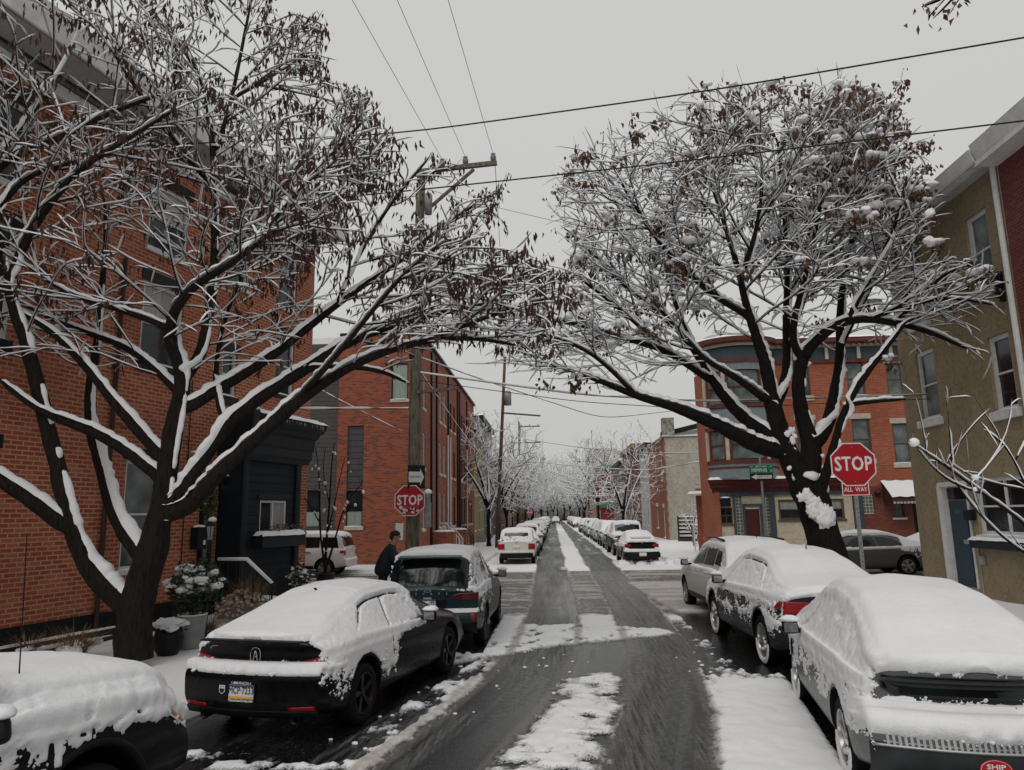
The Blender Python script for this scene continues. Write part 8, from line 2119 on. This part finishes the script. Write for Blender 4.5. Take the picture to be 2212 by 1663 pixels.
# ------------------------------------------------------------------ planting in front of the brick house
rngP = np.random.default_rng(3)
GRASS = simple('dry_grass', (.20, .125, .055), .8, var=.5, scale=12); HYDR = simple('dried_hydrangea', (.40, .30, .23), .85, var=.45, scale=40)
def grass_tuft(label, loc, h, spread, n, snow=0, seed=0, mat=GRASS):
    t = thing('ornamental_grass', label, 'grass', loc); rg = np.random.default_rng(seed); V = []; F = []; k = 0
    for _ in range(n):
        a = rg.uniform(0, 6.28); l = h * rg.uniform(.6, 1.15); out = spread * rg.uniform(.3, 1.1); o = np.array((math.cos(a), math.sin(a), 0)); s = np.array((-o[1], o[0], 0)) * .006
        b0_ = o * rg.uniform(0, .12); pts_ = [b0_ + o * out * f ** 1.8 + np.array((0, 0, l * (f - .35 * f ** 3 * rg.uniform(.3, 1.6)))) for f in (0, .3, .55, .8, 1.0)]
        for j, q in enumerate(pts_): w_ = (1 - j * .18); V += [q - s * w_, q + s * w_]
        for j in range(4): F.append((k + 2 * j, k + 2 * j + 1, k + 2 * j + 3, k + 2 * j + 2))
        k += 10
    link('blades', mesh_from('blades', np.array(V), np.array(F)), mat, t)
    if snow:
        mb = MB()
        for j in range(14): a = rg.uniform(0, 6.28); rr = spread * rg.uniform(.0, .6); mb.blob((rr * math.cos(a), rr * math.sin(a), h * rg.uniform(.12, .4)), (.14 * snow, .11 * snow, .05 * snow), j, .35, 7)
        mb.build('snow', SNOW, t, smooth=True)['kind'] = 'stuff'
    return t
def gpos(px, py, Y, z=.15): q = at(px, py, Y); return (float(q[0]), float(q[1]), z)
g1 = grass_tuft('tall tan ornamental grass in front of the dark shop bay', gpos(540, 1270, 16.2), 1.05, .62, 420, 0, 1)
mb = MB()
for k in range(260): a, r_ = rngP.uniform(0, 6.28), .55 * math.sqrt(rngP.random()); mb.blob((r_ * math.cos(a) - .05, r_ * math.sin(a) - .25, .30 + .28 * (1 - (r_ / .55) ** 2) + rngP.uniform(-.2, .1)), (.04, .04, .032), k, .6, 5)
_hy = 0
hy = thing('dried_hydrangea', 'pinkish dried hydrangea heads below the tall tan grass', 'dried flowers', g1.location); mb.build('flower_heads', HYDR, hy, smooth=True)
grass_tuft('low straw coloured grass beside the grey planter', gpos(452, 1345, 13.3), .55, .35, 220, .4, 2)
grass_tuft('flattened grass clump bowed under snow, left of the big trunk', gpos(165, 1375, 11.6), .62, .62, 320, 1.1, 3)
grass_tuft('thin dry grass against the house base at the far left', gpos(60, 1385, 11.8), .5, .45, 120, .6, 5)

def shrub(t, c, d, n, leaf, seed, snow_n=26, mat=GREENL, ss=.12, stems=8):
    rg = np.random.default_rng(seed); V = []; F = []; k = 0; pts_ = []
    while len(pts_) < n:
        u = rg.normal(0, 1, 3); u /= np.linalg.norm(u); q = u * rg.random() ** .4; pts_.append(np.array(c) + q * np.array(d))
    for q in pts_:
        dd = rg.normal(0, 1, 3) + np.array((0, 0, -.3)); dd /= np.linalg.norm(dd); s = np.cross(dd, rg.normal(0, 1, 3)); s /= np.linalg.norm(s); l = leaf * rg.uniform(.6, 1.3)
        V += [q, q + dd * l * .5 + s * l * .22, q + dd * l, q + dd * l * .5 - s * l * .22]; F.append((k, k + 1, k + 2, k + 3)); k += 4
    link('leaves', mesh_from('leaves', np.array(V), np.array(F)), mat, t)
    if stems:
        mb = MB()
        for j in range(stems): q = pts_[j * 7 % n]; mb.tube([(c[0] + rg.normal(0, .03), c[1], c[2] - d[2] * 1.25), tuple((q + np.array(c)) / 2 + rg.normal(0, .05, 3)), tuple(q)], [.010, .007, .004], 5)
        mb.build('stems', BARKL, t)
    mb = MB()
    for j in range(snow_n):
        q = pts_[int(rg.integers(n))]; q = q if q[2] > c[2] - d[2] * .2 else q + np.array((0, 0, d[2] * .7)); a_ = ss * rg.uniform(.4, 1.1); mb.blob(tuple(q + np.array((0, 0, .01))), (a_ * rg.uniform(.8, 1.5), a_ * rg.uniform(.8, 1.4), a_ * .55), j + seed, .75, 9, .2, 3.6)
    mb.build('snow', SNOW, t, smooth=True)['kind'] = 'stuff'
q = gpos(412, 1392, 12.6)
pl1 = thing('planter', 'tall light grey concrete planter beside the lamp post', 'planter', q)
mb = MB(); mb.lathe([(0, 0), (.19, 0), (.235, .50), (.24, .56), (.215, .56), (.20, .50), (0, .50)], n=28); mb.build('pot', CONCG, pl1, smooth=False)
mb = MB(); mb.lathe([(0, .545), (.12, .56), (.20, .555), (.238, .58), (.245, .56)], n=28); mb.build('snow', SNOW, pl1, smooth=True)
s1 = thing('evergreen_shrub', 'leafy evergreen shrub heaped with snow in the grey concrete planter', 'shrub', (q[0], q[1], q[2]))
shrub(s1, (.02, 0, 1.02), (.48, .42, .50), 1300, .10, 5, 60, ss=.10)
q = gpos(362, 1408, 12.0)
pl2 = thing('planter', 'dark round planter between the big trunk and the grey planter', 'planter', q)
mb = MB(); mb.lathe([(0, 0), (.14, 0), (.22, .12), (.24, .28), (.20, .40), (.18, .40), (.17, .36), (0, .36)], n=24); mb.build('pot', TRIMD, pl2, smooth=True)
s2_ = thing('evergreen_shrub', 'small trailing plant under a flat heap of snow in the dark round planter', 'shrub', q)
shrub(s2_, (.02, 0, .44), (.24, .22, .10), 260, .08, 6, 5, ss=.10, stems=0); mb = MB(); mb.blob((.0, -.02, .50), (.26, .22, .09), 7, .5, 14, .3, 3.5); mb.build('snow', SNOW, s2_, smooth=True)
q = gpos(648, 1252, 18.6); s3 = thing('small_conifer', 'knee high snow flecked conifer at the corner of the shop bay', 'shrub', q); shrub(s3, (0, 0, .55), (.34, .32, .55), 620, .11, 7, 70, ss=.06, stems=3)
# hanging greenery at the door, lamp post
q = at(452, 1085, 14.9); hg = thing('hanging_plant', 'trailing green foliage hanging beside the porch door', 'plant', tuple(q)); shrub(hg, (0, 0, 0), (.13, .13, .42), 420, .09, 8, 3, simple('moss_green_leaf', (.055, .075, .022), .7, var=.5, scale=20), .03, 0)
l0 = gpos(440, 1392, 12.85)
lp = thing('lamp_post', 'dark garden lamp post with snow capped lantern', 'lamp post', l0)
mb = MB(); mb.tube([(0, 0, 0), (.0, 0, 1.82)], .042, 10); mb.lathe([(.075, 0), (.07, .15), (.045, .22)], n=12); mb.lathe([(.042, 1.55), (.06, 1.58), (.042, 1.62)], n=12); mb.build('post', TRIMD, lp, smooth=False)
mb = MB(); mb.lathe([(.03, 1.82), (.05, 1.86), (.075, 2.06)], n=6); mb.build('lantern_glass', simple('frosted_glass', (.30, .30, .28), .3), lp)
mb = MB(); mb.lathe([(.10, 2.06), (.09, 2.09), (.03, 2.16), (.012, 2.2), (0, 2.21)], n=6)
for a in range(6): mb.tube([(.052 * math.cos(a * math.pi / 3), .052 * math.sin(a * math.pi / 3), 1.86), (.078 * math.cos(a * math.pi / 3), .078 * math.sin(a * math.pi / 3), 2.06)], .007, 4)
mb.build('lantern_cap', TRIMD, lp); mb = MB(); mb.blob((.03, 0, 2.17), (.07, .07, .055), 3, .25, 8, .4); mb.build('snow', SNOW, lp, smooth=True)
# low dark edging box along the wall
eb_ = thing('planting_bed', 'low dark timber edging of the snowy bed along the brick house', 'planting bed', (*HP(-2, .7), .12), -ang)
mb = MB(); mb.box((-.1, 2.6, .12), (.06, 5.6, .26)); mb.build('edging', TRIMD, eb_); mb = MB(); mb.blob((-.4, 2.6, .14), (.36, 2.8, .10), 4, .15, 16, .3); mb.build('snow', SNOW, eb_, smooth=True)
# wet ramp
mb = MB(); mb.prism([(4.6, 28.6), (6.4, 28.3), (8.8, 29.2), (9.0, 30.9), (5.6, 31.0)], -.02, .012); tag(mb.build('pavement', CONC, None), kind='structure')
# scattered clods of snow on the road
mb = MB(); rng = random.Random(8)
for k in range(90):
    y = rng.uniform(5.5, 13); x = rng.choice([rng.uniform(-2.6, -1.2) + .25 * (y - 8), rng.uniform(1.9, 2.6)]) if rng.random() < .8 else rng.uniform(-.5, .7); s = rng.uniform(.008, .03)
    mb.blob((x, y, s * .3), (s * 1.3, s, s * .7), k, .4, 5)
cl = mb.build('snow_clods', SNOW, None, smooth=True); tag(cl, 'loose crumbs and clods of snow scattered on the wet road', 'snow', kind='stuff')

# grey lumps added in place of haze, closing the bright end of the street
mb = MB(); rng = random.Random(21)
for k in range(60): mb.blob((rng.uniform(-24, 26), rng.uniform(252, 262), rng.uniform(0, 5)), (rng.uniform(2, 4.5), 2, rng.uniform(2, 4)), k, .5, 7, 0, 4)
fw = mb.build('haze_wood', simple('hazy_twigs', (.22, .215, .21), .9, var=.5, scale=.8), None); tag(fw, 'hazy grey woodland closing the far end of the street', 'woodland', kind='stuff')
# ------------------------------------------------------------------ the man by the dark SUV (faces right, seen from his right side)
SKIN = simple('skin', (.36, .20, .145), .55, var=.08, scale=20); JACK = simple('dark_jacket', (.010, .013, .019), .7, var=.6, scale=9, bmp=.9, bscale=9); TROU = simple('dark_trousers', (.014, .015, .02), .8, var=.2); HAIR = simple('short_dark_hair', (.022, .016, .012), .8, var=.4, scale=50)
def skin_mesh(nodes, edges, root_i=0, sub=2):
    me = bpy.data.meshes.new('figure'); me.from_pydata([n[:3] for n in nodes], edges, []); me.update()
    o = bpy.data.objects.new('figure', me); COL.objects.link(o)
    md = o.modifiers.new('skin', 'SKIN'); md.use_smooth_shade = True
    lay = me.skin_vertices[0].data
    for i, n in enumerate(nodes):
        r = n[3]; lay[i].radius = (r, r) if not hasattr(r, '__len__') else r
        lay[i].use_root = (i == root_i)
    s = o.modifiers.new('sub', 'SUBSURF'); s.levels = sub; s.render_levels = sub
    dg = bpy.context.evaluated_depsgraph_get(); dg.update(); out = bpy.data.meshes.new_from_object(o.evaluated_get(dg)); bpy.data.objects.remove(o)
    out.polygons.foreach_set('use_smooth', np.ones(len(out.polygons), bool)); return out
nodes = []; edges = []
def nd(x, y, z, r, p=None):
    nodes.append((x, y, z, r)); i = len(nodes) - 1
    if p is not None: edges.append((p, i))
    return i
pel = nd(-.12, 0, .95, .14); wai = nd(-.11, 0, 1.10, .135, pel); che = nd(-.06, 0, 1.32, .145, wai); nb_ = nd(.0, 0, 1.49, .07, che); nk = nd(.045, 0, 1.56, .058, nb_); hd0 = nd(.07, 0, 1.65, .085, nk); hd1 = nd(.075, 0, 1.72, .090, hd0)
for s in (-1, 1):
    hp0 = nd(-.11, s * .10, .90, .10, pel); kn = nd(.03, s * .12, .50, .065, hp0); an = nd(-.03, s * .13, .10, .048, kn); toe = nd(.15, s * .14, .05, .04, an)
hands = []
for s, el, wr_ in ((-1, (.13, -.30, 1.17), (.37, -.22, 1.13)), (1, (.17, .26, 1.18), (.42, .12, 1.22))):
    sh = nd(-.05, s * .19, 1.43, .075, che); e = nd(*el, .05, sh); w0 = nd(*wr_, .034, e); d = np.array(wr_) - np.array(el); d /= np.linalg.norm(d)
    pm = np.array(wr_) + d * .075; pi_ = nd(*pm, (.022, .038), w0); hands.append((pi_, pm, d, s))
bm_ = skin_mesh(nodes, edges)
# sculpt the head: brow, nose, chin, ears, and join separate fingers rooted in the palm into the same mesh
b2 = bmesh.new(); b2.from_mesh(bm_)
for v in b2.verts:
    if v.co.z > 1.585:
        c = v.co - Vector((.075, 0, 1.68)); c.y *= .86; c.z *= 1.12
        if c.x > 0: c.x *= 1.02
        if c.x > .05 and abs(c.y) < .028 and -.05 < c.z < .03: c.x += .022 * (1 - abs(c.y) / .028)     # nose
        if c.x > .05 and .0 < c.z < .03 and .015 < abs(c.y) < .045: c.x -= .008                           # eye sockets
        if c.x > .03 and c.z < -.085: c.x += .012                                                         # chin
        v.co = c + Vector((.075, 0, 1.685))
b2.to_mesh(bm_); b2.free()
extra = MB(); extra.v = [tuple(v.co) for v in bm_.vertices]; extra.f = [tuple(p.vertices) for p in bm_.polygons]; extra.m = [0] * len(extra.f)
for (pi_, pm, d, s) in hands:
    D = Vector(d); side = Vector((0, 0, 1)).cross(D).normalized(); down = D.cross(side)
    for k, (ln_, off) in enumerate(((.068, -.030), (.078, -.010), (.074, .010), (.058, .028))):
        b = Vector(pm) + D * .02 + side * off; a1 = b + D * ln_ * .5 - Vector((0, 0, .012)); a2 = a1 + D * ln_ * .22 - Vector((0, 0, .028)); a3 = a2 - D * .012 - Vector((0, 0, .022))
        extra.tube([b, a1, a2, a3], [.0095, .009, .008, .006], 8)
    b = Vector(pm) - D * .025 - side * s * -.03; extra.tube([b, b + D * .03 - Vector((0, 0, .03)), b + D * .055 - Vector((0, 0, .045))], [.012, .010, .008], 8)
for s in (-1, 1): extra.blob((.062, s * .083, 1.675), (.020, .010, .032), 3, .1, 7)
extra.blob((.158, 0, 1.625), (.012, .024, .007), 3, .05, 6)
mp = at(845, 1300, 15.6)
person = extra.build('person', SKIN, None, smooth=True, loc=(float(mp[0]), 15.6, .16), rot=(0, 0, R(14)))
person.scale = (1.05, 1.05, 1.03); tag(person, 'man in dark jacket with short hair and glasses brushing off the teal SUV', 'person')
nodes = []; edges = []
a = nd(-.13, 0, .86, (.255, .26)); b = nd(-.13, 0, 1.08, (.25, .26), a); c = nd(-.10, 0, 1.32, (.26, .26), b); d_ = nd(-.01, 0, 1.47, (.11, .13), c); nd(.02, 0, 1.535, .085, d_)
for s, el, wr_ in ((-1, (.13, -.30, 1.17), (.36, -.22, 1.13)), (1, (.17, .26, 1.18), (.41, .12, 1.22))):
    sh = nd(-.05, s * .21, 1.41, .115, c); e = nd(*el, .090, sh); nd(*wr_, .062, e)
jk = skin_mesh(nodes, edges); jo = link('jacket', jk, JACK, person)
nodes = []; edges = []
a = nd(-.12, 0, .94, .155)
for s in (-1, 1):
    h = nd(-.11, s * .10, .88, .115, a); k = nd(.03, s * .12, .50, .085, h); nd(-.03, s * .13, .11, .075, k)
link('trousers', skin_mesh(nodes, edges), TROU, person)
mb = MB()
for s in (-1, 1): mb.blob((.06, s * .135, .05), (.15, .055, .055), 2, .05, 10, .3)
mb.build('shoes', BLACKM, person, smooth=True)
mb = MB(); mb.blob((.058, 0, 1.735), (.106, .088, .083), 3, .06, 14, .55, 6); mb.blob((.0, 0, 1.69), (.055, .078, .075), 4, .08, 10); mb.build('hair', HAIR, person, smooth=True)
mb = MB()
for s in (-1, 1): mb.tube([(.168, s * .035 + .024 * math.cos(t), 1.69 + .018 * math.sin(t)) for t in np.linspace(0, 6.28, 13)], .003, 5, False); mb.tube([(.165, s * .058, 1.692), (.07, s * .088, 1.69)], .003, 5)
mb.build('glasses', BLACKM, person)
h0 = Vector(person.location); 
br = thing('snow_brush', 'long snow brush held in the hands of the man', 'brush', (float(mp[0]) + .40, 15.6 + .02, 1.30), R(14)); mb = MB(); mb.tube([(-.12, 0, .0), (.75, -.12, .14)], .012, 8); mb.build('shaft', BLACKM, br); mb = MB(); mb.box((.72, -.14, .12), (.30, .05, .09)); mb.build('brush_head', BLACKM, br, bevel=.01)
# ------------------------------------------------------------------ camera, sky and light
cam = bpy.data.cameras.new('camera'); co = bpy.data.objects.new('camera', cam); COL.objects.link(co)
cam.sensor_width = 36; cam.lens = 36 * FPX / IW; cam.clip_start = .05; cam.clip_end = 3000
Mx = Matrix.Rotation(YAW, 4, 'Z') @ Matrix.Rotation(R(90) + PITCH, 4, 'X') @ Matrix.Rotation(-ROLL, 4, 'Z')
co.matrix_world = Matrix.Translation((0, 0, CAMH)) @ Mx
scene.camera = co

w = bpy.data.worlds.new('World'); scene.world = w; w.use_nodes = True
nt = w.node_tree; bg = nt.nodes['Background']
SUN_EL, SUN_AZ = R(48), R(200)
sky = nt.nodes.new('ShaderNodeTexSky'); sky.sky_type = 'NISHITA'; sky.sun_disc = False
sky.sun_elevation = SUN_EL; sky.sun_rotation = SUN_AZ; sky.dust_density = 6; sky.air_density = 1.2
hsv = nt.nodes.new('ShaderNodeHueSaturation'); hsv.inputs['Saturation'].default_value = .06
nt.links.new(sky.outputs['Color'], hsv.inputs['Color'])
# solid cloud deck: grey, a little darker and warmer towards the horizon
tc = nt.nodes.new('ShaderNodeTexCoord'); sp = nt.nodes.new('ShaderNodeSeparateXYZ'); nt.links.new(tc.outputs['Generated'], sp.inputs[0])
rp = nt.nodes.new('ShaderNodeValToRGB'); nt.links.new(sp.outputs['Z'], rp.inputs['Fac'])
SKYK = 10.0
e = rp.color_ramp.elements
e[0].position = 0; e[0].color = (.54, .545, .53, 1); e[1].position = .75; e[1].color = (.63, .63, .625, 1)
x = e.new(.25); x.color = (.59, .59, .575, 1)
sc_ = nt.nodes.new('ShaderNodeVectorMath'); sc_.operation = 'SCALE'; sc_.inputs['Scale'].default_value = SKYK
nt.links.new(rp.outputs['Color'], sc_.inputs[0])
mx = nt.nodes.new('ShaderNodeMix'); mx.data_type = 'RGBA'
mx.inputs[0].default_value = .93
nt.links.new(hsv.outputs['Color'], mx.inputs[6]); nt.links.new(sc_.outputs[0], mx.inputs[7])
nt.links.new(mx.outputs[2], bg.inputs['Color']); bg.inputs['Strength'].default_value = .1

sl = bpy.data.lights.new('sun', 'SUN'); sl.energy = .85; sl.angle = R(35); sl.color = (1, .97, .94)
so = bpy.data.objects.new('sun', sl); COL.objects.link(so)
d = Vector((math.sin(SUN_AZ) * math.cos(SUN_EL), math.cos(SUN_AZ) * math.cos(SUN_EL), math.sin(SUN_EL)))
so.rotation_euler = d.to_track_quat('Z', 'Y').to_euler()
vs = scene.view_settings; vs.view_transform = 'Standard'; vs.look = 'None'; vs.exposure = 0; vs.gamma = 1
scene.cycles.use_denoising = True
scene.cycles.max_bounces = 6; scene.cycles.diffuse_bounces = 3; scene.cycles.glossy_bounces = 3; scene.cycles.transmission_bounces = 4
